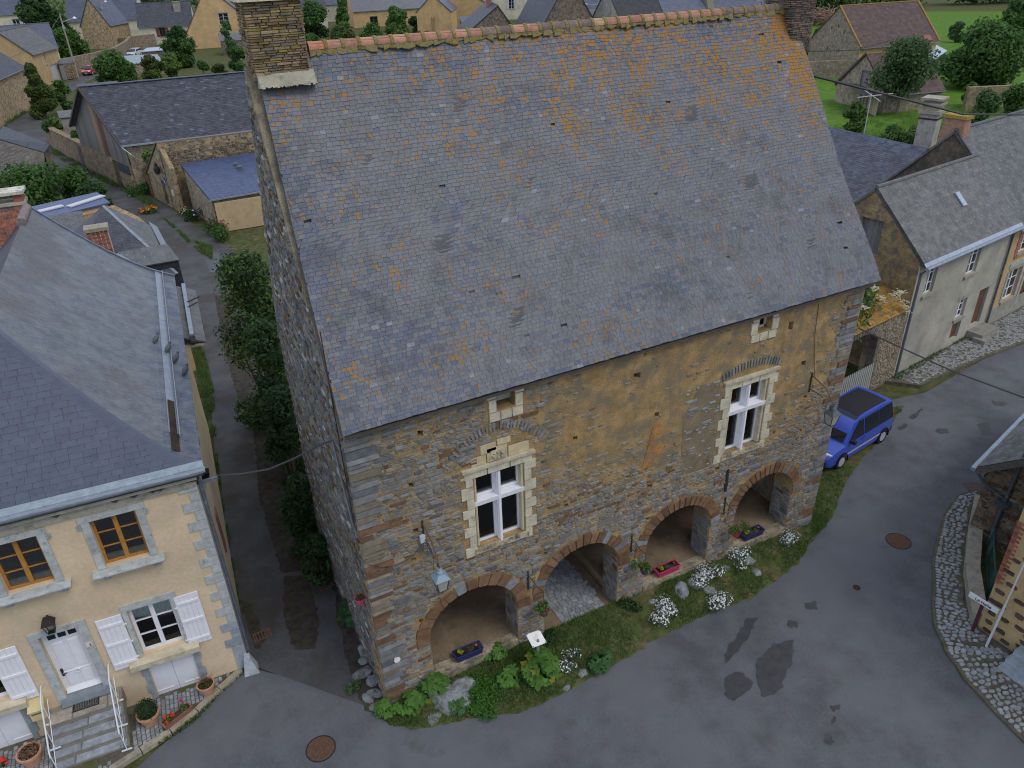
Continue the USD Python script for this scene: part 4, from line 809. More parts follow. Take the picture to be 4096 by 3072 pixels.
pp.part("pot", MB().lathe([(0, -.14), (.09, -.13), (.13, .02), (.14, .03), (.12, .03), (.11, 0), (0, 0)], sides=16, tone=(.42, .05, .13)), "plain", smooth=40)
pp.part("foliage", MB().add(*leaves(np.random.default_rng(5), [(0, 0, .05)], [.12], 130, .03, OLIVE, shell=.2)), "leaf", kind="stuff")
def planter(c, pot, label, seed, leaf):
    th = Thing("planter_box", label, "planter", c); q = np.random.default_rng(seed); t = np.array(pot)
    o = [(-.36, -.115), (.36, -.115), (.36, .115), (-.36, .115)]; u = [(-.39, -.14), (.39, -.14), (.39, .14), (-.39, .14)]
    th.part("trough", MB().hexa([(x, y, 0) for x, y in o], [(x, y, .19) for x, y in u], t), "plain")
    r = MB()
    for i in range(4): r.beam((*u[i], .2), (*u[(i+1) % 4], .2), .035, .03, t*1.15)
    th.part("rim", r, "plain"); th.part("soil", MB().box(-.37, .37, -.12, .12, .19, .203, (.035, .022, .016)), "dirt")
    th.part("yellow_plant", MB().add(*leaves(q, [(-.22, 0, .24)], [(.09, .09, .07)], 40, .045, [leaf], shell=.2)), "leaf", kind="stuff")
    th.part("seedlings", MB().add(*leaves(q, [(.12, 0, .22), (.27, .02, .22)], [.06]*2, 40, .022, GREEN, shell=.2)), "leaf", kind="stuff")
    th.part("bloom", MB().lathe([(0, -.03), (.035, 0), (0, .03)], (.24, 0, .27), 8, (.5, .12, .4) if pot[2] > .05 and pot[0] < .1 else (.5, .05, .04)), "petal")
planter((2.38, .14, FLOOR+.016), (.02, .022, .09), "navy planter trough with a yellow plant on the sill of the first arch", 1, (.34, .33, .03))
planter((9.0, .16, FLOOR+.016), (.38, .03, .09), "pink planter trough with a yellow plant on the sill of the third arch", 2, (.34, .36, .03))
planter((12.35, .17, FLOOR+.016), (.02, .022, .085), "navy planter trough with a yellow plant on the sill of the fourth arch", 3, (.4, .38, .03))
ip = Thing("info_panel", "blank white tilted information panel on a metal post in the mallows", "sign", (3.98, -.9, .12))
ip.part("post", MB().box(-.03, .03, -.02, .04, 0, 1.15, (.2, .2, .2)), "plain")
o = np.array((3.98, -.9, .12)); q = [gy(1614, 2566, 0)*0+np.array(p)-o for p in ((3.72, -.72, 1.44), (4.13, -.72, 1.40), (4.20, -.98, 1.14), (3.79, -.98, 1.16))]
ip.part("panel", MB().slab(q[::-1], .02, (.66, .65, .63)), "paint")
for p in q:
    ip.part("screw", MB().lathe([(.014, 0), (.014, .014), (0, .016)], p*.9+(np.mean(q, 0))*.1, 8, (.08, .08, .08)), "plain")
ip.part("smudge", MB().poly(Point(0, 0).buffer(.07).union(Point(.05, .08).buffer(.04)), np.mean(q, 0)+(0, 0, .0), _n(q[1]-q[0]), _n(q[0]-q[3]), _n(np.cross(q[1]-q[0], q[0]-q[3])), .0, .0025, (.56, .53, .49)), "paint")
top("wall_disc", MB().tube([(0.40, .0, 1.62), (0.40, -.06, 1.62)], .085, 8, (.7, .7, .69)), "paint", "small white octagonal marker plate near the hall's left corner", "plate")
top("tie_bar", MB().box(10.73, 10.79, -.06, .0, 3.05, 3.85).box(10.70, 10.82, -.05, .0, 3.25, 3.32), "iron", "flat black iron wall tie above the fourth arch", "iron bar")
# lids and gratings in the road
def manhole(px, py, r, label, tone=(.075, .065, .062), seed=0):
    c = gz(px, py, .008); th = Thing("manhole_cover", label, "manhole cover", c)
    th.part("lid", MB().lathe([(r, -.02), (r, .004), (r*.97, .007), (0, .007)], sides=28, tone=tone), "rust")
    th.part("frame", MB().lathe([(r*1.09, -.02), (r*1.09, .003), (r*1.02, .003), (r*1.02, -.02)], sides=28, tone=(.6, .6, .6)), "iron")
    k = MB(); n = 11
    for i in range(n):
        for j in range(n):
            x, y = (i-(n-1)/2)*r*.16, (j-(n-1)/2)*r*.16
            if x*x+y*y < (r*.86)**2: k.box(x-r*.05, x+r*.05, y-r*.05, y+r*.05, .007, .011, tone)
    th.part("tread_pattern", k, "rust", kind="stuff")
manhole(1283, 2994, .34, "round rusty manhole cover in the near foreground of the road", (.9, .85, .85))
manhole(3594, 2164, .36, "round brown manhole cover on the road right of the hall", (.95, .85, .85))
manhole(3427, 2350, .1, "tiny round valve cover in the middle of the road", (.5, .5, .5))
def grate(px, py, w, l, rz, label, n=5, z=.006):
    c = gz(px, py, z); th = Thing("drain_grate", label, "drain", c, rz)
    th.part("rim", MB().box(-w/2, w/2, -l/2, -l/2+.03, -.03, .01, (1.5, 1.4, 1.35)).box(-w/2, w/2, l/2-.03, l/2, -.03, .01, (1.5, 1.4, 1.35)).box(-w/2, -w/2+.03, -l/2+.03, l/2-.03, -.03, .01, (1.5, 1.4, 1.35)).box(w/2-.03, w/2, -l/2+.03, l/2-.03, -.03, .01, (1.5, 1.4, 1.35)), "rust")
    th.part("pit", MB().box(-w/2+.03, w/2-.03, -l/2+.03, l/2-.03, -.04, -.0295, (.2, .2, .2)), "iron")
    for i in range(n):
        x = -w/2+.03+(w-.06)*(i+.5)/n; th.part("bar", MB().box(x-.014, x+.014, -l/2+.03, l/2-.03, -.02, .009, (1.5, 1.4, 1.35)), "rust")
grate(1050, 2540, .5, .34, .1, "iron drain grate in the lane against the cream house", z=.012); grate(1300, 2337, .45, .4, .15, "dark drain grate in the lane beside the gable", z=.012)
grate(3899, 1948, .62, .42, -.5, "drain grate in the road where the right-hand cobbles start", 5)
# ------------------------------------------------------------------ general pieces of houses, in a thing's own frame: front wall along x at y = 0, outside is -y
def fr_box(m, x0, x1, z0, z1, y0, y1, w, tone):
    m.box(x0, x0+w, y0, y1, z0, z1, tone); m.box(x1-w, x1, y0, y1, z0, z1, tone); m.box(x0+w, x1-w, y0, y1, z0, z0+w, tone); m.box(x0+w, x1-w, y0, y1, z1-w, z1, tone); return m
def casement(owner, x0, x1, z0, z1, d=0.12, tone=WHITE, mat="paint", cols=2, rows=3, w=.05, name="window", curtain=None, o=(0, 0, 0), face='-y', bar=.03):
    """a window set d behind the wall's face: frame > panes and glazing bars"""
    def place(m):
        v, f, t = m.arr()
        if face == '-x': v = np.stack([v[:, 1], -v[:, 0], v[:, 2]], 1)
        elif face == '+x': v = np.stack([-v[:, 1], v[:, 0], v[:, 2]], 1)
        elif face == '+y': v = np.stack([-v[:, 0], -v[:, 1], v[:, 2]], 1)
        return v+np.array(o), f, t
    fm = fr_box(MB(), x0, x1, z0, z1, d, d+.07, w, tone); cw = (x1-x0-2*w)/cols
    for c in range(1, cols): fm.box(x0+w+c*cw-w*.75, x0+w+c*cw+w*.75, d-.01, d+.06, z0+w, z1-w, tone)
    win = Part(owner.part(name, place(fm), mat), getattr(owner, 'thing', owner))
    for c in range(cols):
        a, b = x0+w+c*cw+(w*.75 if c else 0), x0+w+(c+1)*cw-(w*.75 if c < cols-1 else 0); rh = (z1-z0-2*w)/rows
        for r in range(rows):
            p, q = z0+w+r*rh, z0+w+(r+1)*rh; win.part("pane", place(MB().box(a, b, d+.03, d+.036, p+bar/2, q-bar/2)), "glass")
            if r: win.part("glazing_bar", place(MB().box(a, b, d+.012, d+.05, p-bar/2, p+bar/2, tone)), mat)
    if curtain:
        n = 60; xs = np.linspace(x0+w, x1-w, n); ys = d+.06+.012*np.sin(np.arange(n)*1.3); V = np.vstack([np.stack([xs, ys, np.full(n, z0+w)], 1), np.stack([xs, ys, np.full(n, z1-w)], 1)])
        win.part("curtain", place(MB().add(V, [(i, i+1, n+i+1, n+i) for i in range(n-1)], curtain)), "plain")
    return win
def shutter(owner, x0, x1, z0, z1, tone=WHITE, n=5, y=-.045):
    sh = Part(owner.part("shutter", MB().box(x0, x1, y+.012, y+.03, z0, z1, tone), "paint"), getattr(owner, 'thing', owner)); w = (x1-x0)/n
    for i in range(n): sh.part("plank", MB().prism([(x0+i*w+.003, z0), (x0+(i+1)*w-.003, z0), (x0+(i+1)*w-.003, z1), (x0+i*w+.003, z1)], (0, 0, 0), (1, 0, 0), (0, 0, 1), (0, -1, 0), -y-.012, -y, tone, .004), "paint")
    for k in (.11, .5, .86):
        z = z0+(z1-z0)*k; sh.part("batten", MB().box(x0+.04, x1-.03, y-.03, y-.002, z-.035, z+.035, tone), "paint")
    return sh
def wall_part(th, name, poly, mat, y0=0.0, t=.45, tone=(1, 1, 1)):
    return Part(th.part(name, MB().poly(poly, (0, y0, 0), (1, 0, 0), (0, 0, 1), (0, -1, 0), -t, 0, tone), mat), th)
# ------------------------------------------------------------------ the cream house on the left
LH = Thing("cream_house", "cream rendered house with hipped slate roof, orange window frames and white shutters", "house", (-3.02, 3.03, 0), math.radians(-3))
r = np.random.default_rng(31)
DEP = 13.35; XL = -7.3
W1 = (-2.38, -1.40, 4.72, 6.12); W2 = (-4.42, -3.44, 4.72, 6.12); GW = (-2.32, -1.30, 1.68, 3.26); DR = (-4.27, -3.42, .93, 3.24); CD = (-2.34, -1.24, .02, 1.28); GW2 = (-6.4, -5.32, 1.68, 3.26); CD2 = (-6.45, -5.30, .02, 1.28); W3 = (-6.5, -5.5, 4.72, 6.12)
ops = unary_union([sbox(a, c, b, d) for a, b, c, d in (W1, W2, W3, GW, DR, CD, GW2, CD2)])
fw = wall_part(LH, "front_wall", sbox(XL, -.3, 0, 6.72).difference(ops), "cream_render")
LH.part("lane_wall", MB().box(-.45, -.001, .452, DEP, -.3, 6.6), "cream_render"); LH.part("rear_wall", MB().box(XL, -.452, DEP-.4, DEP-.002, -.3, 6.6), "cream_render"); LH.part("left_wall", MB().box(XL, XL+.4, .452, DEP-.402, -.3, 6.6), "cream_render")
LH.part("far_gable", MB().poly(Polygon([(XL, 6.6), (0, 6.6), (-1.5, 7.7), (-3.65, 9.9), (-5.8, 7.7)]), (0, DEP, 0), (1, 0, 0), (0, 0, 1), (0, 1, 0), -.3, 0), "cream_render")
LH.part("floors", MB().box(XL+.4, -.46, .46, DEP-.41, 3.55, 3.7, (.5, .4, .3)).box(XL+.4, -.46, .46, DEP-.41, .2, .4, (.5, .4, .3)).box(XL+.4, -.46, 3.5, 3.6, .4, 6.6, (.5, .45, .4)), "wood", kind="stuff")
BS = "blue_stone"
def surround(owner, w, side=.17, topw=.17, ears=True, name="window_surround"):
    a, b, c, d = w
    for x0, x1 in ((a-side, a), (b, b+side)):
        z = c; k = 3
        for i in range(k): owner.part("surround_stone", MB().box(x0+.001, x1-.001, -.03, .2, z+(d-c)/k*i+.003, z+(d-c)/k*(i+1)-.003, np.ones(3)*(.9+.2*r.random())), BS)
    owner.part("lintel_stone", MB().box(a-side-(.04 if ears else 0), b+side+(.04 if ears else 0), -.034, .2, d+.001, d+topw), BS)
    if ears:
        for x0 in (a-side-.1, b+side+.0):
            for i, (dx, dz) in enumerate(((0, 0), (.05, 0), (0, .07), (.05, .07))): owner.part("ear_block", MB().box(x0+dx+.002, x0+dx+.046, -.04, .1, d-.16+dz, d-.16+dz+.062, (.85, .85, .85)), BS)
for w in (W1, W2, W3):
    surround(fw, w); a, b, c, d = w
    fw.part("window_sill", MB().hexa([(a-.28, -.14, c-.14), (b+.28, -.14, c-.14), (b+.28, .2, c-.14), (a-.28, .2, c-.14)], [(a-.3, -.2, c-.03), (b+.3, -.2, c-.03), (b+.3, .2, c-.002), (a-.3, .2, c-.002)]).tube([(a-.3, -.19, c-.08), (b+.3, -.19, c-.08)], .055, 8), BS, smooth=40)
    for x in (a-.12, b+.02): fw.part("sill_bracket", MB().hexa([(x, -.03, c-.34), (x+.12, -.03, c-.34), (x+.12, 0, c-.34), (x, 0, c-.34)], [(x, -.12, c-.142), (x+.12, -.12, c-.142), (x+.12, 0, c-.142), (x, 0, c-.142)], (.85, .9, 1.0)), BS)
    casement(fw, a, b, c, d, .14, (.37, .17, .035), "wood", 2, 3, .065, "orange_window")
for w, sh in ((GW, (-3.02, -2.45)), (GW2, (-5.32, -4.75))):
    a, b, c, d = w; surround(fw, w, .12, .19, False)
    fw.part("window_sill", MB().hexa([(a-.36, -.2, c-.29), (b+.3, -.2, c-.29), (b+.3, .2, c-.29), (a-.36, .2, c-.29)], [(a-.36, -.22, c-.1), (b+.3, -.22, c-.1), (b+.3, .2, c-.03), (a-.36, .2, c-.03)], (1.05, 1.02, .97)), "limestone")
    casement(fw, a, b, c, d, .14, WHITE, "paint", 2, 3, .07, "white_window", (.55, .62, .58), bar=.035)
shl = [shutter(fw, -3.04, -2.46, 1.49, 3.24), shutter(fw, -1.24, -.67, 1.53, 3.25), shutter(fw, -5.33, -4.75, 1.49, 3.24)]
for x, z in ((-2.46, 1.75), (-2.46, 2.9), (-1.24, 1.75), (-1.24, 2.9), (-4.8, 2.3), (-2.46, 2.3)): fw.part("shutter_hinge", MB().box(x-.05, x+.05, -.055, -.0, z-.015, z+.015, WHITE).tube([(x, -.045, z-.04), (x, -.045, z+.05)], .013, 6, WHITE), "paint")
for a, b, c, d in (CD, CD2):
    m_ = (a+b)/2; dd = Part(fw.part("cellar_door", MB().box(a, b, .1, .14, c, d, WHITE), "paint"), LH)
    for x0, x1 in ((a+.004, m_-.004), (m_+.004, b-.004)):
        lf = dd.part("door_leaf", MB().box(x0, x1, .06, .098, c+.01, d-.01, (.66, .66, .7)), "paint")
    for z in (c+.2, d-.22):
        for x0, x1 in ((a-.06, a+.42), (b-.42, b+.06)): dd.part("strap_hinge", MB().box(x0, x1, .04, .058, z-.014, z+.014, WHITE), "paint")
    for x0 in (a-.13, b+.01):
        for i in range(4): fw.part("jamb_stone", MB().box(x0-.05*(i % 2)*(1 if x0 < m_ else 0), x0+.12+.06*(i % 2)*(0 if x0 < m_ else 1), -.025, .2, c+i*.315+.004, c+(i+1)*.315-.006, np.array((.66, .7, .78))*(.9+.2*r.random())), BS)
# front door
a, b, c, d = DR; surround(fw, (a, b, c, d), .19, .17, False)
door = Part(fw.part("front_door", fr_box(MB(), a, b, c+.2, d, .16, .24, .06, WHITE).box(a+.06, b-.06, .18, .22, c+.2, 2.86, (.68, .68, .72)), "paint"), LH)
for x0, x1, z0, z1 in ((a+.13, (a+b)/2-.04, 1.3, 1.72), ((a+b)/2+.04, b-.13, 1.3, 1.72), (a+.13, (a+b)/2-.04, 1.84, 2.78), ((a+b)/2+.04, b-.13, 1.84, 2.78)):
    door.part("door_panel", MB().prism([(x0, z0), (x1, z0), (x1, z1), (x0, z1)], (0, .18, 0), (1, 0, 0), (0, 0, 1), (0, -1, 0), 0, .018, (.70, .70, .74), .02), "paint")
door.part("mid_rail", MB().box(a+.1, b-.1, .15, .179, 1.755, 1.79, WHITE), "paint"); door.part("weather_bar", MB().hexa([(a+.02, .08, c+.2), (b-.02, .08, c+.2), (b-.02, .18, c+.2), (a+.02, .18, c+.2)], [(a+.02, .14, c+.3), (b-.02, .14, c+.3), (b-.02, .18, c+.3), (a+.02, .18, c+.3)], WHITE), "paint")
door.part("handle_plate", MB().box(a+.075, a+.125, .155, .179, 1.68, 1.92, (.02, .018, .02)).tube([(a+.1, .155, 1.79), (a+.1, .11, 1.79), (a+.2, .11, 1.785)], .012, 6, (.02, .018, .02)), "paint")
t = np.linspace(0, 2*PI, 17); door.part("knocker", MB().tube([((a+b)/2+.055*math.cos(x), .14, 1.74+.06*math.sin(x)) for x in t], .013, 6, WHITE, cap=False), "paint")
for i in range(3):
    x0 = a+.11+i*.225; door.part("transom_pane", MB().box(x0, x0+.175, .172, .178, 2.92, 3.06, (1, 1, 1)), "car_glass")
door.part("transom_frame", MB().box(a+.06, b-.06, .18, .22, 2.861, 3.18, (.68, .68, .72)), "paint")
fw.part("door_sill", MB().hexa([(a-.14, -.16, c), (b+.14, -.16, c), (b+.14, .24, c), (a-.14, .24, c)], [(a-.12, -.12, c+.17), (b+.12, -.12, c+.17), (b+.12, .24, c+.2), (a-.12, .24, c+.2)], (.5, .54, .62)), BS)
# house number
num = Part(fw.part("number_plate", MB().poly(sbox(-3.40, 2.54, -3.27, 2.66).buffer(.008), (0, -.035, 0), (1, 0, 0), (0, 0, 1), (0, -1, 0), 0, .012, (.62, .58, .45)), "paint"), LH)
tx = meshkit.text_mesh("1", .075, .004, True); v = np.array(tx.vertices); num.part("numeral", (np.stack([v[:, 0]-3.345, -.047-v[:, 2], v[:, 1]+2.563], 1), np.array(tx.faces), np.broadcast_to((.03, .03, .03), v.shape)), "plain")
# quoins of pale stone, long and short
z = 1.0; i = 0
while z < 6.4:
    w = .42 if i % 2 == 0 else .2; h = .29
    fw.part("quoin", MB().prism([(-w, z+.004), (0.025, z+.004), (.025, z+h-.004), (-w, z+h-.004)], (0, 0, 0), (1, 0, 0), (0, 0, 1), (0, -1, 0), -.1, .028, np.ones(3)*(.88+.2*r.random())*(1 if z > 1.8 else np.array((.7, .74, .85))), .008), BS); z += h; i += 1
fw.part("base_block", MB().prism([(-.28, .1), (.02, .1), (.02, 1.0), (-.28, 1.0)], (0, 0, 0), (1, 0, 0), (0, 0, 1), (0, -1, 0), -.1, .03, (.75, .78, .85), .01), BS)
# cornice, gutter, cables
fw.part("cornice", MB().box(XL, .02, -.06, -.002, 6.36, 6.6, (1.05, 1.03, .98)).box(XL, .06, -.16, -.003, 6.602, 6.74, (1.1, 1.08, 1.0)), "concrete")
LH.part("front_gutter", MB().hexa([(XL-.3, -.26, 6.78), (.22, -.26, 6.78), (.22, -.1, 6.78), (XL-.3, -.1, 6.78)], [(XL-.3, -.28, 6.88), (.3, -.28, 6.88), (.3, -.12, 6.9), (XL-.3, -.12, 6.9)]).box(XL-.3, .3, -.305, -.282, 6.84, 6.885), "zinc")
LH.part("gutter_lip", MB().slab([(XL-.3, -.16, 6.905), (.28, -.16, 6.905), (.28, .02, 6.985), (XL-.3, .02, 6.985)], .02, (1.1, 1.15, 1.12)), "zinc")
LH.part("downpipe", MB().tube([(.09, -.1, 6.75), (.09, .1, 6.45), (.09, .12, .6), (.09, .1, .35)], .045, 8, (.5, .55, .62)), "zinc", smooth=50)
LH.part("second_downpipe", MB().tube([(.08, .32, 6.7), (.08, .34, .3)], .03, 6, (.35, .3, .25)), "zinc", smooth=50)
cab = MB(); n = 40; xs = np.linspace(-7.2, .05, n)
for k in range(3): cab.tube([(x, -.07-.015*k, 6.62+.03*math.sin(x*.8+k*.4)+.02*k-.10*max(0, (x+1.4)/1.4)**2) for x in xs], .011, 4, (.035, .03, .028))
for x in (-1.7, -1.3, -.75, -.9, -2.9): cab.tube([(x-.1, -.09, 6.58), (x, -.12, 6.54), (x+.1, -.09, 6.6)], .03, 6, (.035, .03, .028))
fw.part("cable_bundle", cab, "plain")
fw.part("cable_arm", MB().beam((.0, .15, 6.3), (.5, .2, 6.28), .06, .08, (.55, .58, .6)), "zinc")
# lane side: small shutters and lamp seen edge on
for y, z0, z1, w in ((1.2, 4.6, 5.9, .5), (2.2, 4.6, 5.9, .5), (4.4, 4.7, 6.1, .45), (5.4, 4.7, 6.1, .45), (7.6, 4.7, 6.1, .45), (3.2, 1.6, 3.0, .5)):
    LH.part("lane_shutter", MB().box(.0, .05, y, y+w, z0, z1, (.42, .43, .42) if y < 3 or y > 7 else (.2, .08, .06)), "paint")
LH.part("lane_lamp", MB().hexa([(.05, 1.75, 5.2), (.2, 1.75, 5.2), (.2, 1.9, 5.2), (.05, 1.9, 5.2)], [(.0, 1.7, 5.5), (.26, 1.7, 5.5), (.26, 1.95, 5.5), (.0, 1.95, 5.5)], (.03, .03, .03)), "iron")
# roof: a bell-cast profile, hipped towards the road
PD, PZ = np.array([0, .4, .8, 1.2, 1.6, 2.0, 2.4, 3.2, 3.9]), np.array([0, .19, .42, .69, 1.0, 1.35, 1.72, 2.5, 3.25]); PL = np.r_[0, np.cumsum(np.hypot(np.diff(PD), np.diff(PZ)))]; KH = .92; ZE = 6.8
dof = lambda t: float(np.interp(t, PL, PD)); zof = lambda t: ZE+float(np.interp(t, PL, PZ))
def P_lane(s, t): d_ = dof(t); return LH.W((.25-d_, s, zof(t)))
def P_front(s, t): d_ = dof(t); return LH.W((s, -.25+KH*d_, zof(t)))
deck = MB()
for i in range(len(PD)-1):
    d0, d1, z0, z1 = PD[i], PD[i+1], ZE+PZ[i]-.03, ZE+PZ[i+1]-.03
    deck.slab([(.25-d0, -.25+KH*d0, z0), (.25-d0, DEP+.1, z0), (.25-d1, DEP+.1, z1), (.25-d1, -.25+KH*d1, z1)], .06, (.7, .7, .7)); deck.slab([(-7.55+d0, DEP+.1, z0), (-7.55+d0, -.25+KH*d0, z0), (-7.55+d1, -.25+KH*d1, z1), (-7.55+d1, DEP+.1, z1)], .06)
    deck.slab([(-7.55+d0, -.25+KH*d0, z0), (.25-d0, -.25+KH*d0, z0), (.25-d1, -.25+KH*d1, z1), (-7.55+d1, -.25+KH*d1, z1)], .06, (.7, .7, .7))
roofL = Part(LH.part("roof", deck, "dark_slate"), LH)
def tl(s, t, q):
    g = .85+.3*q.random(); return (g, g, g) if t > .75 else (g*.62, g*.68, g*.86)
sl = slate_field(P_lane, PL[-1], .118, .22, lambda t: -.25+KH*dof(t), lambda t: DEP+.12, r, tl, lip=.009, jit=.08, jt=.006)
pieces(roofL, "slate", sl, "weathered_slate", 200, "lane_slate_field")
sl = slate_field(P_front, PL[-1], .17, .31, lambda t: -7.5+dof(t), lambda t: .25-dof(t), r, lambda s, t, q: np.ones(3)*(.93+.14*q.random()), lip=.010, jit=.03, jt=.004)
pieces(roofL, "slate", sl, "new_slate", 300, "front_slate_field")
hooks = MB()
for v, f, t_ in sl:
    p = (v[0]+v[1])/2; hooks.tm(trimesh.creation.icosphere(1, .012).apply_translation(p+(0, -.01, .0)), (.5, .52, .55))
roofL.part("slate_hooks", hooks, "zinc", world=True, kind="stuff")
k = 22
for i in range(k):
    t0, t1 = PL[-1]*i/k, PL[-1]*(i+1.15)/k; d0, d1 = dof(t0), dof(t1); A, B_ = np.array((.25-d0, -.25+KH*d0, zof(t0)+.035)), np.array((.25-d1, -.25+KH*d1, zof(t1)+.03))
    roofL.part("hip_slate", MB().slab([A, A+(.02, .22, -.035), B_+(.02, .22, -.035), B_], .012, (.95, 1, 1.05)), "new_slate"); roofL.part("hip_slate", MB().slab([A+(-.24, .0, -.02), A, B_, B_+(-.24, .0, -.02)], .012, np.ones(3)*(.95+.1*r.random())), "new_slate")
vz = MB(); 
for i in range(len(PD)-1): vz.beam((.25-PD[i], DEP+.13, ZE+PZ[i]+.03), (.25-PD[i+1], DEP+.13, ZE+PZ[i+1]+.03), .1, .07, (.5, .55, .65))
roofL.part("verge_flashing", vz, "zinc")
for i in range(5): roofL.part("ridge_tile", MB().tube([(-3.65, DEP-.1-i*.36, 10.08), (-3.65, DEP-.42-i*.36, 10.06)], .15, 10, (.2, .16, .15)), "terracotta", smooth=40)
g0, g1_ = dof(.42), dof(.68); z0, z1 = zof(.42)+.02, zof(.68)+.03
roofL.part("lane_gutter", MB().slab([(.25-g0, 1.4, z0), (.25-g0, DEP+.1, z0), (.25-g1_, DEP+.1, z1), (.25-g1_, 1.4, z1)], .02).beam((.25-g0+.01, 1.2, z0+.05), (.25-g0+.01, DEP+.15, z0+.05), .02, .11, (1.1, 1.1, 1.1)), "zinc")
roofL.part("gutter_silt", MB().slab([(.25-g0-.03, .55, z0+.012), (.25-g0-.03, 3.1, z0+.012), (.25-g1_+.04, 3.1, z1+.01), (.25-g1_+.04, .55, z1+.01)], .01, (.9, .7, .65)), "moss_dirt")
roofL.part("eave_roof", MB().slab([(.85, 8.3, 6.25), (.85, DEP-.2, 6.25), (.2, DEP-.2, 6.55), (.2, 8.3, 6.55)], .06, (1.1, 1.1, 1.1)), "grey_slate")
roofL.part("eave_gutter", MB().box(.42, .55, 8.3, DEP-.2, 6.5, 6.6).box(.4, .56, 8.22, 8.32, 6.32, 6.56, (.3, .3, .3)), "zinc"); roofL.part("iron_bar", MB().tube([(.5, DEP-2.2, 6.6), (.95, DEP-2.0, 6.65)], .025, 6), "iron"); roofL.part("iron_bar", MB().tube([(.5, DEP-2.7, 6.6), (.85, DEP-2.5, 6.65)], .025, 6), "iron")
LH.part("eave_soffit", MB().box(.02, .8, 8.32, DEP-.25, 6.12, 6.2, (.4, .36, .28)), "wood")
# steps, mat, railings
for i in range(5):
    z1 = .93-.18*i; yf = -.52-.19*i; yb = -.002 if i == 0 else yf+.19
    st_ = Part(LH.part("step", MB().box(-4.72, -3.05, yf, yb, -.1 if i == 4 else z1-.5, z1-.03, (.72, .70, .66)), "concrete"), LH); x = -4.70
    while x < -3.1:
        w = min(.35+.75*r.random(), -3.07-x); st_.part("tread_stone", MB().prism([(x, yf-.03), (x+w-.02, yf-.03), (x+w-.02, yb-.01 if i else -.2), (x, yb-.01 if i else -.2)], (0, 0, z1-.04), (1, 0, 0), (0, 1, 0), (0, 0, 1), 0, .045, (np.array((.27, .285, .31)) if i else np.array((.33, .29, .24)))*(.85+.3*r.random()), .012), "stone"); x += w
mt = LH; mat_t = Thing("door_mat", "dark openwork rubber door mat on the top step of the cream house", "door mat", LH.W((-3.86, -.24, .936)), LH.rz)
mat_t.part("rim", fr_box(MB(), -.3, .3, -.17, .17, 0, .012, .03, (1, 1, 1)).arr() if False else MB().box(-.3, .3, -.17, .17, 0, .008), "rubber")
m = MB()
for i in range(14):
    for j in range(8):
        a_ = r.random()*6; x, y = -.27+.54*(i+.5)/14, -.145+.29*(j+.5)/8; m.tube([(x-.012*math.cos(a_), y-.012*math.sin(a_), .008), (x, y, .014), (x+.014*math.cos(a_+1), y+.014*math.sin(a_+1), .008)], .005, 4, (.3, .27, .23))
mat_t.part("scroll_pattern", m, "plain", kind="stuff")
for sx, lab in ((-4.63, "left white step railing of the cream house, by the mailbox"), (-3.12, "right white step railing of the cream house, by the cobbles")):
    rl = Thing("step_railing", lab, "railing", LH.W((sx, 0, 0)), LH.rz)
    rl.part("handrail", MB().tube([(0, -.02, 1.78), (0, -.12, 1.82), (0, -.5, 1.72), (0, -1.35, .9), (0, -1.42, .78)], .019, 6, (.62, .64, .66)), "paint", smooth=50)
    rl.part("lower_rail", MB().tube([(.0, -.1, 1.35), (0, -1.4, .35)], .009, 5, (.62, .64, .66)), "paint")
    for y, z0_, z1_ in ((-.5, .9, 1.72), (-.95, .5, 1.28), (-1.38, .1, .86)):
        rl.part("post", MB().tube([(0, y, z0_), (0, y, z1_)], .013, 6, (.62, .64, .66)), "paint"); rl.part("foot_bracket", MB().box(-.12, .12, y-.02, y+.02, z0_+.01, z0_+.03, (.62, .64, .66)), "paint")
mb_ = Thing("mailbox", "cream metal mailbox on the wall left of the steps", "mailbox", LH.W((-4.88, -.17, 1.08)), LH.rz)
mb_.part("body", MB().hexa([(-.16, -.15, -.1), (.16, -.15, -.1), (.16, .165, -.1), (-.16, .165, -.1)], [(-.16, -.15, .22), (.16, -.15, .22), (.16, .165, .34), (-.16, .165, .34)], (.56, .45, .22)), "paint"); mb_.part("lid", MB().slab([(-.18, -.18, .225), (.18, -.18, .225), (.18, .165, .36), (-.18, .165, .36)], .012, (.6, .49, .25)), "paint"); mb_.part("slot", MB().box(-.12, .12, -.158, -.149, .1, .14, (.1, .08, .1)), "paint")
wl = Thing("wall_lamp", "black coach lamp fixed above the white front door", "lamp", LH.W((-3.9, -.16, 3.6)), LH.rz)
wl.part("roof", MB().hexa([(-.15, -.13, .12), (.15, -.13, .12), (.15, .13, .12), (-.15, .13, .12)], [(-.07, -.06, .28), (.07, -.06, .28), (.07, .06, .28), (-.07, .06, .28)], (.8, .7, .7)), "iron"); wl.part("arm", MB().box(-.02, .02, 0, .16, .2, .24), "iron")
for x, y in ((-1, -1), (1, -1), (1, 1), (-1, 1)): wl.part("bar", MB().beam((x*.075, y*.065, -.15), (x*.12, y*.10, .12), .016, .016), "iron")
for q in (((-.075, -.065, -.15), (.075, -.065, -.15), (.12, -.10, .12), (-.12, -.10, .12)), ((.075, -.065, -.15), (.075, .065, -.15), (.12, .1, .12), (.12, -.1, .12))): wl.part("glass_pane", MB().add(q, [(0, 1, 2, 3)]), "glass")
wl.part("bottom", MB().box(-.08, .08, -.07, .07, -.165, -.15), "iron")
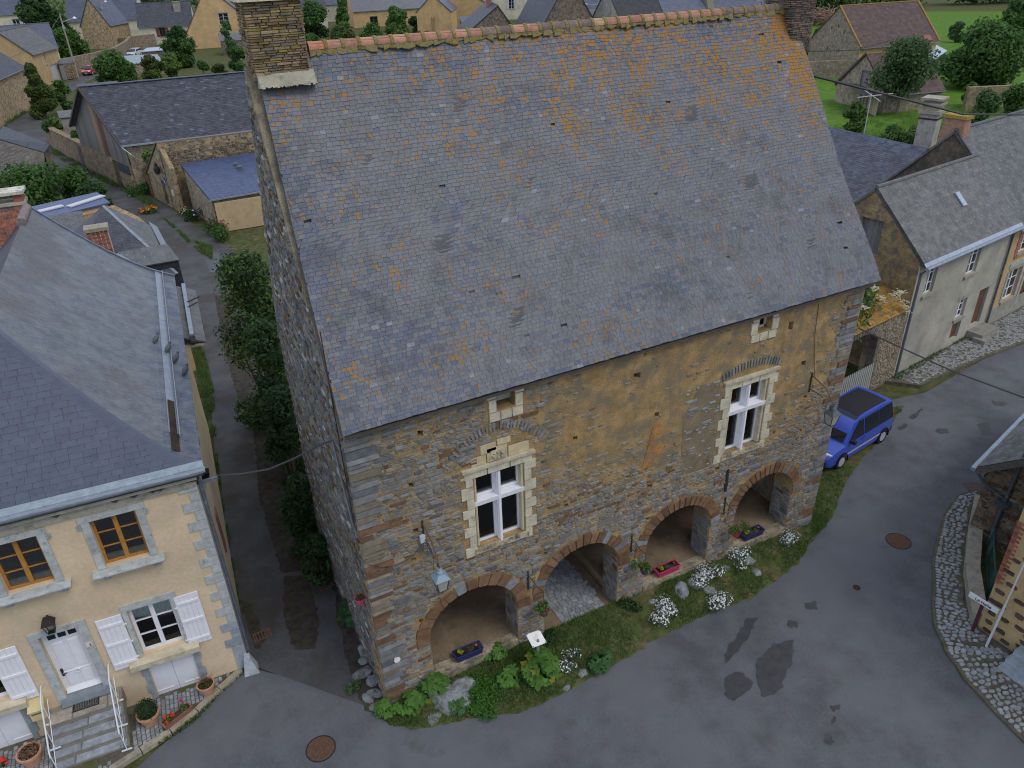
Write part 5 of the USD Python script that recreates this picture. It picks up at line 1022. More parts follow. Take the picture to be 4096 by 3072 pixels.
gs = MB(); v_ = np.array([(-.2, -.16, 0), (.2, -.2, 0), (.22, .2, 0), (-.1, .22, 0), (-.1, -.08, .58), (.06, -.1, .6), (.07, .06, .62), (-.06, .08, .6)]); gs.add(v_, [(0, 1, 5, 4), (1, 2, 6, 5), (2, 3, 7, 6), (3, 0, 4, 7), (4, 5, 6, 7)], (.95, .98, 1.05))
mesh_prim("/World/guard_stone", (gs.arr()[0]+LH.W((.02, -.1, 0)), gs.arr()[1], gs.arr()[2]), BS, label="pale conical guard stone at the corner of the cream house", cat="guard stone")
# cobbled forecourt with its kerb
curb = [(-9.5, .55), (-6.5, 1.50), (-6.19, 1.60), (-5.45, 1.79), (-4.63, 2.15), (-3.92, 2.62), (-3.24, 3.02)]
fore = Polygon(curb+[tuple(LH.W((-.2, .05, 0))[:2]), tuple(LH.W((-9.4, .05, 0))[:2])]).buffer(0); sheet("forecourt", fore, .085, "cobble_joint", .2)
cut = unary_union([Polygon([tuple(LH.W(p)[:2]) for p in ((-4.75, -1.45, 0), (-3.03, -1.45, 0), (-3.03, .1, 0), (-4.75, .1, 0))])])
FC = Thing("cobble_paving", "grey cobbles of the forecourt below the white shutters of the cream house", "paving", (0, 0, 0)); items = []; area = fore.buffer(-.06).difference(cut.buffer(.02))
for i in range(70):
    x = -9.3+i*.105; y = .4+.05*(i % 2); 
    while y < 3.4:
        h = .10+.08*r.random(); q = np.array([(x, y), (x+.09, y+.01), (x+.092, y+h-.014), (x+.004, y+h-.014)])+(.03*math.sin(y*2), 0)
        if area.contains(Polygon(q)):
            g = .19+.12*r.random(); items.append(MB().prism(q, (0, 0, .08), (1, 0, 0), (0, 1, 0), (0, 0, 1), 0, .022+.012*r.random(), (g*.96, g, g*1.06), .016).arr())
        y += h
pieces(FC, "cobble", items, "cobble", 220, "cobble_field")
cL = LineString(curb); n = int(cL.length/.75); CB = Thing("forecourt_kerb", "worn stone kerb along the cobbled forecourt of the cream house", "kerb", (0, 0, 0))
for i in range(n):
    p, q = cL.interpolate(i/n*cL.length+.01), cL.interpolate((i+1)/n*cL.length-.01); CB.part("kerb_stone", MB().beam((p.x, p.y, .04), (q.x, q.y, .04), .16, .15, np.array((.95, .88, .76))*(.85+.3*r.random())), "concrete")
def pot(px, py, z, R, H, label, plant, seed):
    q = np.random.default_rng(seed); th = Thing("terracotta_pot", label, "flower pot", gz(px, py, z))
    th.part("pot", MB().lathe([(0, 0), (R*.68, 0), (R*.95, H*.82), (R*1.06, H*.83), (R*1.06, H), (R*.9, H), (R*.88, H*.85), (0, H*.85)], sides=20, tone=(.46, .24, .15)), "terracotta", smooth=40)
    th.part("soil", MB().lathe([(R*.89, H*.86), (0, H*.9)], sides=16, tone=(.3, .22, .16)), "dirt"); plant(th, q, R, H)
def box_ball(th, q, R, H):
    th.part("foliage", MB().add(*leaves(q, [(0, 0, H+R*.45)], [R*.95], 1500, .022, DKGREEN+[(.05, .08, .025)], shell=.75)), "leaf", kind="stuff"); th.part("core", MB().tm(trimesh.creation.icosphere(2, R*.78).apply_translation((0, 0, H+R*.45)), (.02, .035, .012)), "leaf")
def dry(th, q, R, H):
    m = MB()
    for k_ in range(26):
        a_ = q.random()*6.3; m.tube([(0, 0, H*.9), (.25*R*math.cos(a_), .25*R*math.sin(a_), H*1.3), (R*1.2*math.cos(a_)*q.random()*1.3, R*1.2*math.sin(a_)*q.random(), H*(1.5+.6*q.random()))], .004, 3, (.2, .14, .09))
    th.part("dry_twigs", m, "leaf", kind="stuff"); th.part("foliage", MB().add(*leaves(q, [(0, 0, H)], [(R*.8, R*.8, .06)], 500, .02, OLIVE, shell=.2)), "leaf", kind="stuff")
def dead(th, q, R, H): th.part("dead_leaves", MB().add(*leaves(q, [(0, 0, H)], [(R*.85, R*.85, .09)], 420, .035, [(.15, .095, .05), (.2, .13, .075), (.1, .065, .04)], shell=.2)), "leaf", kind="stuff")
pot(605, 2885, .1, .27, .36, "terracotta pot with a clipped green box ball on the cobbles", box_ball, 1); pot(833, 2768, .1, .22, .34, "terracotta pot with dry twigs near the house corner", dry, 2); pot(135, 3045, .1, .27, .38, "terracotta pot of dead brown leaves left of the steps", dead, 3)
gt = Thing("geranium_trough", "narrow brown trough with red geraniums on the forecourt kerb", "planter", gz(712, 2875, .12), .45); q = np.random.default_rng(8)
gt.part("trough", MB().hexa([(-.36, -.08, 0), (.36, -.08, 0), (.36, .08, 0), (-.36, .08, 0)], [(-.4, -.11, .17), (.4, -.11, .17), (.4, .11, .17), (-.4, .11, .17)], (.24, .11, .08)), "terracotta"); gt.part("soil", MB().box(-.36, .36, -.08, .08, .165, .178, (.3, .2, .16)), "dirt")
gt.part("foliage", MB().add(*leaves(q, [(-.22, 0, .26), (.2, 0, .24)], [.13, .1], 260, .03, YGREEN+OLIVE, shell=.2)), "leaf", kind="stuff")
for c_, t_ in (((-.27, -.05, .42), (.72, .05, .02)), ((-.13, -.1, .36), (.72, .05, .02)), ((-.32, -.12, .3), (.72, .06, .02)), ((.22, 0, .48), (.6, .06, .16))):
    m = MB()
    for k_ in range(10): m.tm(trimesh.creation.icosphere(1, .022).apply_translation(np.array(c_)+q.normal(size=3)*.022), t_)
    gt.part("geranium_bloom", m, "petal")
clump("red_geranium", 20, 3068, .1, .14, .3, 90, .03, "red geranium bloom at the bottom left edge", "flowers", 78, OLIVE, [(.7, .05, .03)], .04, 26)
# pigeons
def pigeon(px, py, label, tone, face, seed):
    p = np.array(_ray(px, py)); best = None
    for t in np.linspace(.05, PL[-1], 120):
        n = P_lane(0, t); d_ = dof(t); k = (zof(t)-EYE[2])/p[2]; w = EYE+p*k; l = LH.L(w)
        if best is None or abs(l[0]-(.25-d_)) < best[0]: best = (abs(l[0]-(.25-d_)), w)
    th = Thing("pigeon", label, "pigeon", best[1]+(0, 0, .012), face); c = np.array(tone)
    m = trimesh.creation.icosphere(3, 1.0); v = np.array(m.vertices); v[:, 1] *= 1-.25*np.maximum(0, -v[:, 0]); v = v*np.array([.155, .075, .078]); R = trimesh.transformations.rotation_matrix(-.45, (0, 1, 0))[:3, :3]; v = v@R.T+(0, 0, .13)
    hd = trimesh.creation.icosphere(2, .038); hv = np.array(hd.vertices)+(.145, 0, .25)
    body = trimesh.util.concatenate([trimesh.Trimesh(v, m.faces), trimesh.Trimesh(hv, hd.faces), trimesh.convex.convex_hull(np.vstack([np.array([(.09, .045, .17), (.09, -.045, .17), (.05, 0, .2), (.13, 0, .14)]), hv[::9]]))])
    th.part("body", (np.array(body.vertices), np.array(body.faces), np.tile(c, (len(body.vertices), 1))), "plain", smooth=60)
    for s in (-1, 1): th.part("wing", MB().hexa([(.08, s*.062, .16), (-.12, s*.05, .02), (-.13, s*.03, .03), (.04, s*.035, .2)], [(.08, s*.078, .15), (-.12, s*.062, .015), (-.13, s*.04, .025), (.04, s*.05, .2)], c*.75), "plain"); th.part("leg", MB().tube([(.02, s*.03, .07), (.03, s*.03, 0)], .007, 5, (.3, .08, .07)), "plain")
    th.part("tail", MB().hexa([(-.1, -.03, .05), (-.1, .03, .05), (-.24, .04, -.015), (-.24, -.04, -.015)], [(-.1, -.03, .07), (-.1, .03, .07), (-.24, .04, 0), (-.24, -.04, 0)], c*.6), "plain"); th.part("beak", MB().lathe([(.012, 0), (0, .035)], (0, 0, 0), 6, (.05, .05, .05)).arr() if False else MB().beam((.175, 0, .25), (.205, 0, .24), .012, .012, (.05, .05, .05)), "plain")
pigeon(628, 1372, "grey pigeon standing farthest from the gutter on the slates", (.10, .11, .13), .9, 1); pigeon(676, 1410, "pigeon close beside the zinc gutter, second from the top", (.09, .10, .12), .9, 2); pigeon(707, 1450, "pigeon perched on the zinc gutter edge, third from the top", (.08, .085, .10), .8, 3); pigeon(745, 1500, "lowest pigeon, out at the roof edge over the lane", (.07, .075, .09), .9, 4)
# the cable over the lane and what holds it on the gable
wa = LH.W((.5, .2, 6.34)); wb = gp(1285, 1775, (-.3, 0, 0), (1, 0, 0)); mid = (wa+wb)/2-(0, 0, .25)
top("lane_cable", MB().tube([wa, wa*.5+mid*.5-(0, 0, .04), mid, wb*.5+mid*.5-(0, 0, .04), wb], .022, 5, (.06, .06, .065)), "plain", "bundled grey cable strung across the lane to the hall gable", "cable")
gb = Thing("gable_cable_bracket", "metal cable bracket with wires fixed on the dark left gable", "bracket", (0, wb[1], wb[2])); gb.part("arm", MB().beam((-.32, 0, 0), (0, 0, 0), .04, .04, (.5, .5, .52)), "zinc")
gb.part("wire_run", MB().tube([(-.05, 0, 0), (-.06, -wb[1]*.35, -.9), (-.06, -wb[1]*.72, -1.75), (-.05, -wb[1]*.9, -2.1)], .025, 5, (.2, .21, .23)), "plain"); gb.part("thin_wire", MB().tube([(-.05, -wb[1]*.75, 3.0), (-.05, -wb[1]*.78, 1.0), (-.05, -wb[1]*.85, -1.7)], .012, 4, (.03, .03, .03)), "plain")
# ------------------------------------------------------------------ gabled houses: A, B the ends of the front wall on the ground, seen from outside A is left
def zat(P, py):
    lo, hi = -5.0, 40.0
    for _ in range(50):
        z = (lo+hi)/2; d = np.array([P[0], P[1], z])-EYE; y = 1536-CAM['f']*(d@UP)/(d@FWD); lo, hi = (z, hi) if y > py else (lo, z)
    return z
def roof_face(th, quad, course, width, mat, most, seed, name="slate", lip=.012, tone=None, jit=.15, part="roof", th_=.12, deckmat=None, dtone=(.6, .6, .6), jt=.01):
    """a face of a roof given by its four corners in the thing's frame (eave left, eave right, ridge right, ridge left): a deck > slates"""
    q = np.array(quad, float); L = np.linalg.norm(q[1]-q[0]); H = np.linalg.norm((q[3]+q[2])/2-(q[0]+q[1])/2); n = _n(np.cross(q[1]-q[0], q[3]-q[0])); rr = np.random.default_rng(seed)
    def P(s, t): k, u = t/H, s/L; a = q[0]+(q[3]-q[0])*k; b = q[1]+(q[2]-q[1])*k; return th.W(a+(b-a)*u)
    dk = Part(th.part(part, MB().slab(q-n*.02, th_, dtone), deckmat or mat), th)
    tf = tone or (lambda s, t, r_: np.ones(3)*(.85+.3*r_.random()))
    sl = slate_field(P, H-.01, course, width, lambda t: 0.0, lambda t: L, rr, tf, lip=lip, jit=jit, jt=jt)
    pieces(dk, name, sl, mat, most, name+"_courses"); return dk
def gable_house(name, label, cat, A, B, depth, he, hr, wallmat, roofmat, wins=(), chims=(), ridge=None, course=.25, width=.5, most=0, seed=0, over=.25, side=.12, group=None, kind='x', tile="slate", wtone=(1, 1, 1), rtone=(1, 1, 1), back=None, base=-.4, gable_to=None, fh=None):
    """kind x: ridge along the front; y: gable to the front. wins: (face, x0, x1, z0, z1, style)"""
    A, B = np.array(A, float)[:2], np.array(B, float)[:2]; L = float(np.linalg.norm(B-A)); rz = math.atan2(*(B-A)[::-1])
    th = Thing(name, label, cat, (A[0], A[1], 0), rz, group=group); hb = back if back is not None else he
    def cut(face, shp):
        o = [sbox(a, c, b, d) for f_, a, b, c, d, s in wins if f_ == face]; return shp.difference(unary_union(o)) if o else shp
    r_ = ridge if ridge is not None else (depth/2 if kind == 'x' else L/2)
    if kind == 'x':
        front, rear = sbox(0, base, L, he), sbox(0, base, L, hb); gab = Polygon([(0, base), (depth, base), (depth, hb), (r_, hr), (0, he)])
    else:
        front = rear = Polygon([(0, base), (L, base), (L, he), (r_, hr), (0, he)]); gab = sbox(0, base, depth, he)
    t = .35
    F = Part(th.part("front_wall", MB().poly(cut('f', front), (0, 0, 0), (1, 0, 0), (0, 0, 1), (0, -1, 0), -t, 0, wtone), wallmat), th)
    inn = (sbox(t+.002, -50, depth-t-.002, 100) if True else gab)
    Lw = Part(th.part("left_wall", MB().poly(cut('l', gab).intersection(inn), (0, 0, 0), (0, 1, 0), (0, 0, 1), (-1, 0, 0), -t, 0, wtone), wallmat), th)
    Rw = Part(th.part("right_wall", MB().poly(cut('r', gab).intersection(inn), (L, 0, 0), (0, 1, 0), (0, 0, 1), (1, 0, 0), -t, 0, wtone), wallmat), th)
    th.part("rear_wall", MB().poly(rear, (0, depth, 0), (1, 0, 0), (0, 0, 1), (0, 1, 0), -t, 0, wtone), wallmat)
    tf = lambda s, t_, q: np.array(rtone)*(.85+.3*q.random())
    if kind == 'x':
        s1, s2 = (hr-he)/r_, (hr-hb)/(depth-r_); e = .03
        roof_face(th, [(-side, -over, he-over*s1+e), (L+side, -over, he-over*s1+e), (L+side, r_, hr+e), (-side, r_, hr+e)], course, width, roofmat, most, seed, tile, tone=tf)
        dk = th.part("rear_roof", MB().slab([(L+side, depth+over, hb-over*s2+e), (-side, depth+over, hb-over*s2+e), (-side, r_+.02, hr+e-.02), (L+side, r_+.02, hr+e-.02)], .1, np.array(rtone)*.9), roofmat)
        th.part("ridge", MB().tube([(-side, r_, hr+.03), (L+side, r_, hr+.03)], .09, 8, np.array(rtone)*.9), roofmat if roofmat != "brown_tile" else "lichen_tile")
        th.part("gutter", MB().box(-side, L+side, -over-.1, -over+.01, he-over*s1-.06, he-over*s1+.02), "zinc")
    else:
        s1, s2 = (hr-he)/r_, (hr-he)/(L-r_); e = .03
        roof_face(th, [(-over, depth+side, he-over*s1+e), (-over, -side, he-over*s1+e), (r_, -side, hr+e), (r_, depth+side, hr+e)], course, width, roofmat, most, seed, tile, tone=tf)
        roof_face(th, [(L+over, -side, he-over*s2+e), (L+over, depth+side, he-over*s2+e), (r_, depth+side, hr+e-.003), (r_, -side, hr+e-.003)], course, width, roofmat, most, seed+1, tile, tone=tf)
        th.part("ridge", MB().tube([(r_, -side, hr+.03), (r_, depth+side, hr+.03)], .09, 8, np.array(rtone)*.9), roofmat)
    for f_, a, b, c, d, s in wins:
        o, fc, ow = {'f': ((0, 0, 0), '-y', F), 'l': ((0, 0, 0), 'l', Lw), 'r': ((L, 0, 0), '+x', Rw)}[f_]
        opening(th, ow, f_, L, a, b, c, d, s)
    for (x, y, w, d_, z0, z1, tone, mat) in chims:
        c = Part(th.part("chimney", MB().box(x-w/2, x+w/2, y-d_/2, y+d_/2, z0, z1, tone), mat), th)
        c.part("chimney_cap", MB().box(x-w/2-.06, x+w/2+.06, y-d_/2-.06, y+d_/2+.06, z1, z1+.1, np.array(tone)*.9), mat)
        if mat == "brick":
            for k in (-.25, .25): c.part("chimney_pot", MB().lathe([(.1, 0), (.085, .45), (.06, .45), (.06, .1)], (x+k*w*.8 if w > d_ else x, y+(k*d_*.8 if d_ >= w else 0), z1+.1), 10, (.5, .22, .12)), "terracotta")
    th.F, th.Lw, th.Rw, th.len = F, Lw, Rw, L
    return th
STY = {'w': (WHITE, None), 's': (WHITE, (.40, .43, .46)), 'o': ((.30, .13, .03), None), 'b': ((.13, .05, .03), None), 'B': ((.13, .05, .03), (.13, .05, .03)), 'd': None, 'g': None, 'k': None}
def opening(th, ow, f_, L, a, b, c, d, s):
    def place(m):
        v, f, t = m.arr()
        if f_ == 'l': v = np.stack([v[:, 1], v[:, 0], v[:, 2]], 1); f = f[:, ::-1]       # along y, outside is -x
        elif f_ == 'r': v = np.stack([L-v[:, 1], v[:, 0], v[:, 2]], 1)
        return v, f, t
    if s in 'dgk':
        tone = {'d': (.12, .055, .035), 'g': (.42, .42, .45), 'k': (.16, .15, .15)}[s]; n = max(2, int((b-a)/.25)); dd = Part(ow.part("door", place(MB().box(a, b, .16, .2, c, d, np.array(tone)*.8)), "wood"), th)
        for i in range(n): dd.part("plank", place(MB().box(a+(b-a)*i/n+.006, a+(b-a)*(i+1)/n-.006, .13, .158, c+.01, d-.01, np.array(tone)*(.9+.2*((i*7) % 3)/2))), "wood")
        return
    tone, shut = STY[s]; w = .06; fm = fr_box(MB(), a, b, c, d, .12, .18, w, tone); m_ = (a+b)/2; fm.box(m_-.04, m_+.04, .11, .17, c+w, d-w, tone); win = Part(ow.part("window", place(fm), "paint"), th)
    for x0, x1 in ((a+w, m_-.04), (m_+.04, b-w)):
        win.part("pane", place(MB().box(x0, x1, .145, .15, c+w, d-w)), "car_glass")
        for k in (1/3, 2/3): win.part("glazing_bar", place(MB().box(x0, x1, .12, .155, c+(d-c)*k-.015, c+(d-c)*k+.015, tone)), "paint")
    win.part("sill", place(MB().box(a-.1, b+.1, -.08, .12, c-.12, c-.002, (.9, .88, .8))), "concrete"); win.part("lintel", place(MB().box(a-.1, b+.1, -.02, .1, d+.002, d+.18, (.95, .92, .82))), "concrete")
    if shut:
        for x0, x1 in ((a-(b-a)/2-.02, a-.02), (b+.02, b+(b-a)/2+.02)): ow.part("shutter", place(MB().box(x0, x1, -.05, -.01, c, d, shut)), "paint")
# ------------------------------------------------------------------ right of the hall: porch wall, grey house, its neighbour, the dark barn behind
g1 = gz(3250+830/2.613, 1100+1080/2.613); a9 = math.radians(8.9); dv = np.array([math.cos(a9), math.sin(a9)]); A = g1[:2]; B = A+dv*8.05
GH = gable_house("grey_house", "grey rendered two-storey house with brown front door beyond the blue van", "house", A, B, 5.0, 5.6, 8.02, "grey_render", "grey_slate", course=.155, width=.27, most=150, seed=41, over=.28, side=.06,
    wins=[('f', .86, 1.62, 3.72, 5.12, 'w'), ('f', 4.33, 5.26, 3.72, 5.08, 'w'), ('f', 4.5, 5.27, 1.52, 2.48, 'w'), ('f', 4.5, 5.3, .42, 1.27, 'd'), ('f', 6.38, 7.25, .62, 2.48, 'd'), ('l', 1.9, 2.9, 5.2, 6.7, 'k')], rtone=(1.15, 1.12, 1.05))
GH.part("stone_gable_facing", MB().poly(Polygon([(.01, 0), (4.99, 0), (4.99, 5.58), (2.5, 7.95), (.01, 5.55)]).difference(sbox(1.9, 5.2, 2.9, 6.7)), (-.012, 0, 0), (0, 1, 0), (0, 0, 1), (-1, 0, 0), -.012, 0, (.95, .8, .62)), "rubble")
GH.part("zinc_eave", MB().slab([(-.1, -.36, 5.3), (8.1, -.36, 5.3), (8.1, -.2, 5.47), (-.1, -.2, 5.47)], .02, (1.3, 1.3, 1.35)).tube([(-.1, -.36, 5.27), (8.15, -.36, 5.27)], .07, 8, (1.2, 1.22, 1.25)), "zinc")
GH.part("downpipe", MB().tube([(.12, -.34, 5.25), (.12, -.08, 4.95), (.12, -.08, .05)], .05, 8, (.55, .6, .68)), "zinc", smooth=50); GH.part("downpipe", MB().tube([(7.9, -.34, 5.25), (7.95, -.08, 4.95), (8.0, -.08, .35)], .05, 8, (.35, .36, .42)), "zinc", smooth=50)
GH.part("corner_strip", MB().box(-.02, .3, -.03, -.001, -.2, 5.3, (1.45, 1.45, 1.4)), "grey_render"); GH.part("roof_window", MB().slab([(4.6, .95, 6.68), (4.92, .95, 6.68), (4.92, 1.45, 7.16), (4.6, 1.45, 7.16)], .06, (1.5, 1.5, 1.55)), "zinc")
GH.part("doorstep", MB().box(6.2, 7.7, -.75, -.01, -.1, .46, (.75, .75, .75)).box(6.0, 6.7, -1.0, -.4, -.1, .3, (.75, .75, .75)), "concrete")
C = B+dv*11.5
NB = gable_house("ochre_street_house", "ochre house with brick-framed windows at the right edge beyond the grey house", "house", B+dv*.02, C, 7.2, 5.4, 9.0, "ochre_render", "grey_slate", ridge=3.7, course=.2, width=.32, most=60, seed=43, over=.3, side=.08,
    wins=[('f', 1.0, 2.3, 1.15, 2.75, 'w'), ('f', 1.15, 2.2, 3.6, 4.8, 'w'), ('f', 2.9, 3.9, .55, 2.75, 'd'), ('f', 4.6, 5.9, 1.15, 2.75, 'w')], wtone=(1.05, .98, .9))
NB.part("dark_gable_facing", MB().poly(Polygon([(2.6, 7.9), (3.7, 8.95), (7.1, 5.5), (7.1, 2), (.3, 2), (.3, 5.6)]), (-.012, 0, 0), (0, 1, 0), (0, 0, 1), (-1, 0, 0), -.012, 0, (.75, .68, .62)), "dark_rubble")
for i in range(7):
    for x0, x1 in ((.88, 1.13), (2.22, 2.47)): NB.F.part("brick_quoin", MB().box(x0-.06*(i % 2), x1, -.03, .05, 3.55+i*.19, 3.73+i*.19, (.34, .13, .10)), "brick")
NB.F.part("brick_sill", MB().box(.9, 2.45, -.06, .1, 3.42, 3.54, (.34, .13, .10)), "brick"); NB.F.part("stone_plinth", MB().box(.05, 11, -.03, -.001, -.2, 1.0, (.85, .85, .8)), "concrete")
for w in ((1.0, 2.3, 1.15, 2.75), (2.9, 3.9, .55, 2.75)):
    for x0, x1 in ((w[0]-.2, w[0]-.01), (w[1]+.01, w[1]+.2)): NB.F.part("jamb_stone", MB().box(x0, x1, -.035, .1, w[2], w[3], (.8, .82, .82)), "blue_stone")
    NB.F.part("lintel_stone", MB().box(w[0]-.22, w[1]+.22, -.037, .1, w[3]+.19, w[3]+.42, (.85, .86, .86)), "blue_stone")
NB.part("brick_chimney", MB().hexa([(.0, 3.3, 8.2), (.6, 3.3, 8.2), (.6, 4.5, 8.2), (.0, 4.5, 8.2)], [(.02, 3.42, 9.5), (.58, 3.42, 9.5), (.58, 4.38, 9.5), (.02, 4.38, 9.5)], (.3, .17, .12)).box(-.04, .64, 3.34, 4.46, 9.5, 9.66, (.3, .2, .04)), "brick")
# porch wall with tiled coping and the white picket gate
PW = Thing("porch_wall", "rubble wall with round-headed gateway and orange-lichened tile coping beside the hall", "wall", (A[0], A[1], 0), a9)
shp = sbox(-10.4, -.3, -.03, 3.42).difference(unary_union([sbox(-4.75, -.4, -2.05, 2.55), affinity.scale(Point(-3.4, 2.55).buffer(1.35, 16), 1, .42)]))
pwall = Part(PW.part("wall", MB().poly(shp, (0, 0, 0), (1, 0, 0), (0, 0, 1), (0, -1, 0), -.55, 0), "rubble"), PW)
items = []; clipw = shp.buffer(-.02).difference(unary_union([sbox(-5.1, -.4, -1.75, 2.6), affinity.scale(Point(-3.4, 2.55).buffer(1.8, 16), 1, .5)])).intersection(sbox(-6.5, 0, 0, 3.4))
for p, d in rubble(r, -6.5, -.05, 0, 3.4, .07, .15, 1.1, 2.4, lambda x, z: .9, clipw): items.append(MB().prism(p, (0, 0, 0), (1, 0, 0), (0, 0, 1), (0, -1, 0), -.03, .015+.02*r.random(), np.array((.26, .21, .15))*(.6+.7*r.random()), .02).arr())
pieces(pwall, "stone", items, "stone", 60, "rubble_stones", world=False)
for i in range(14):
    z = .02+.19*i
    if z < 2.5: pwall.part("gate_jamb_stone", MB().box(-2.06, -1.75-.1*(i % 2), -.03, .3, z, z+.18, np.array((.15, .125, .11))*(.8+.4*r.random())), "stone")
for i in range(24):
    an = PI*(i+.5)/24; c_, s_ = math.cos(an), math.sin(an); p = [(-3.4+1.35*c_-.04*s_, 2.55+.567*s_), (-3.4+1.35*c_+.04*s_, 2.55+.567*s_), (-3.4+1.62*c_+.05*s_, 2.55+.86*s_), (-3.4+1.62*c_-.05*s_, 2.55+.86*s_)]
    pwall.part("arch_slate", MB().prism(p if Polygon(p).exterior.is_ccw else p[::-1], (0, 0, 0), (1, 0, 0), (0, 0, 1), (0, -1, 0), -.1, .03, np.array((.17, .165, .165))*(.7+.5*r.random()), .006), "stone")
for row in range(5):
    for i in range(34):
        x = -6.9+i*.2+(row % 2)*.1; y0, z0 = -.12+row*.26, 3.42+row*.13; PW.part("coping_tile", MB().slab([(x, y0, z0+.03), (x+.19, y0, z0+.03), (x+.19, y0+.34, z0+.16), (x, y0+.34, z0+.16)], .02, np.ones(3)*(.8+.4*r.random())), "lichen_tile") if x < -.15 else None
PW.part("coping_bed", MB().hexa([(-7, -.08, 3.4), (-.1, -.08, 3.4), (-.1, 1.3, 3.4), (-7, 1.3, 3.4)], [(-7, -.08, 3.42), (-.1, -.08, 3.42), (-.1, 1.3, 4.05), (-7, 1.3, 4.05)]), "rubble")
PG = Thing("picket_gate", "pale picket gate closing the gateway between hall and grey house", "gate", PW.W((-4.72, -.1, .12)), a9)
for i in range(18):
    x = .02+i*.148; PG.part("picket", MB().prism([(x, 0), (x+.085, 0), (x+.085, 1.38), (x+.043, 1.44), (x, 1.38)], (0, 0, 0), (1, 0, 0), (0, 0, 1), (0, -1, 0), 0, .025, (.40, .41, .38)), "paint")
for z in (.25, 1.1): PG.part("rail", MB().box(0, 2.66, .002, .05, z, z+.09, (.38, .39, .36)), "paint")
def bush(name, label, cat, P, R, H, n, size, tones, seed, blobs=9, trunk=None, flat=.8, group=None, mat="leaf", z0=.15, shell=.5, cone=0.0):
    """a shrub or a tree: crown of leaf-sized faces over uneven clumps, and a trunk with limbs"""
    q = np.random.default_rng(seed); th = Thing(name, label, cat, (P[0], P[1], P[2] if len(P) > 2 else 0), group=group); hb = H*(trunk or 0); cs, rs = [], []
    for k in range(blobs):
        a_ = q.random()*2*PI; u = q.random()**.55; zf = q.random(); w = math.sin(PI*min(1, .18+zf*.8))**.7*(1-cone*.8*zf)
        cs.append((R*.62*u*w*math.cos(a_), R*.62*u*w*math.sin(a_), hb+(H-hb)*(z0+(.93-z0)*zf))); k_ = R*(.30+.2*q.random())*(1-cone*.7*zf); rs.append((k_, k_, min(k_*flat, (H-hb)*.32)))
    th.part("crown", MB().add(*leaves(q, cs, rs, n, size, tones, shell=shell)), mat, kind="stuff")
    m = MB(); tr = max(.04, H*.018); top_ = (0, 0, hb+(H-hb)*.45); m.tube([(0, 0, -.2), (.05*H*.2, 0, hb*.6+.1), top_], [tr*1.3, tr, tr*.5], 7, (.14, .11, .085))
    for c in cs[:7]: m.tube([(0.02, 0, hb*.85+.1), (c[0]*.5, c[1]*.5, (hb+c[2])*.5), c], [tr*.6, tr*.4, tr*.15], 5, (.14, .11, .085))
    th.part("trunk", m, "wood"); return th
p = PW.W((-2.6, 2.3, 0)); el = bush("elder_shrub", "flowering elder shrub spilling over the lichened porch wall", "shrub", p, 2.5, 6.0, 9000, .10, GREEN+[(.085, .175, .03)], 5, blobs=22, flat=.9, z0=.45)
q = np.random.default_rng(6); m = MB()
for px, py in ((3502, 1150), (3580, 1178), (3595, 1172), (3582, 1192), (3528, 1190), (3618, 1205), (3620, 1225), (3630, 1245), (3455, 1230), (3605, 1165)):
    c = gp(px, py, PW.W((0, -.1, 0)), (math.sin(a9), -math.cos(a9), 0))
    for k in range(30): d = q.normal(size=3)*(.09, .09, .04); m.add(c+d+np.array([(-.03, -.03, 0), (.03, -.03, .01), (.03, .03, 0), (-.03, .03, .01)]), [(0, 1, 2, 3)], np.array((.62, .60, .42))*(.8+.3*q.random()))
el.part("flower_heads", m, "petal", world=True, kind="stuff")
bush("climbing_elder", "leafy green shoots climbing between the hall roof and the grey gable", "shrub", PW.W((-3.0, 3.2, 0)), 1.5, 7.8, 4500, .10, GREEN+[(.085, .175, .03)], 7, blobs=16)
pv = Polygon([tuple(PW.W(p)[:2]) for p in ((-.6, 0, 0), (.2, -1.2, 0), (1.5, -1.25, 0), (4.5, -1.55, 0), (8.0, -2.0, 0), (20, -3.0, 0), (20, .05, 0), (-.6, .05, 0))]); sheet("pavement", pv, .1, "cobble_joint", .2)
SP = Thing("street_cobbles", "worn cobbles of the pavement before the grey house", "paving", (0, 0, 0)); items = []; ar = pv.buffer(-.08)
for i in range(110):
    for j in range(22):
        l = PW.W((.1+i*.125+.03*r.random(), -2.3+j*.11+.02*(i % 2), 0)); q_ = [tuple(PW.W((.1+i*.125+a_, -2.3+j*.11+b_+.03*(i % 2), 0))[:2]) for a_, b_ in ((0, 0), (.11, 0), (.11, .095), (0, .095))]
        if ar.contains(Polygon(q_)) and r.random() < .72: g = .17+.13*r.random(); items.append(MB().prism(q_, (0, 0, .09), (1, 0, 0), (0, 1, 0), (0, 0, 1), 0, .022+.01*r.random(), (g, g, g*1.02), .015).arr())
pieces(SP, "cobble", items, "cobble", 60, "cobble_field")
patch_grass("kerb_weeds", [(3560, 1520), (3690, 1420), (3860, 1330), (3900, 1345), (3720, 1450), (3600, 1530)], 900, .12, "weeds at the foot of the grey house wall", 9, z=.11)
DB = gable_house("dark_slate_barn", "dark blue-slated barn with open timber gable behind the hall's right end", "barn", (41.6, 14.4), (41.6, 26), 10.2, 4.3, 7.0, "dark_rubble", "dark_slate", course=.16, width=.28, most=0, seed=47, over=.3) if False else None
DB = Thing("dark_slate_barn", "dark slate barn with an open timber gable behind the hall's right end", "barn", (36.4, 14.3, 0), 0)
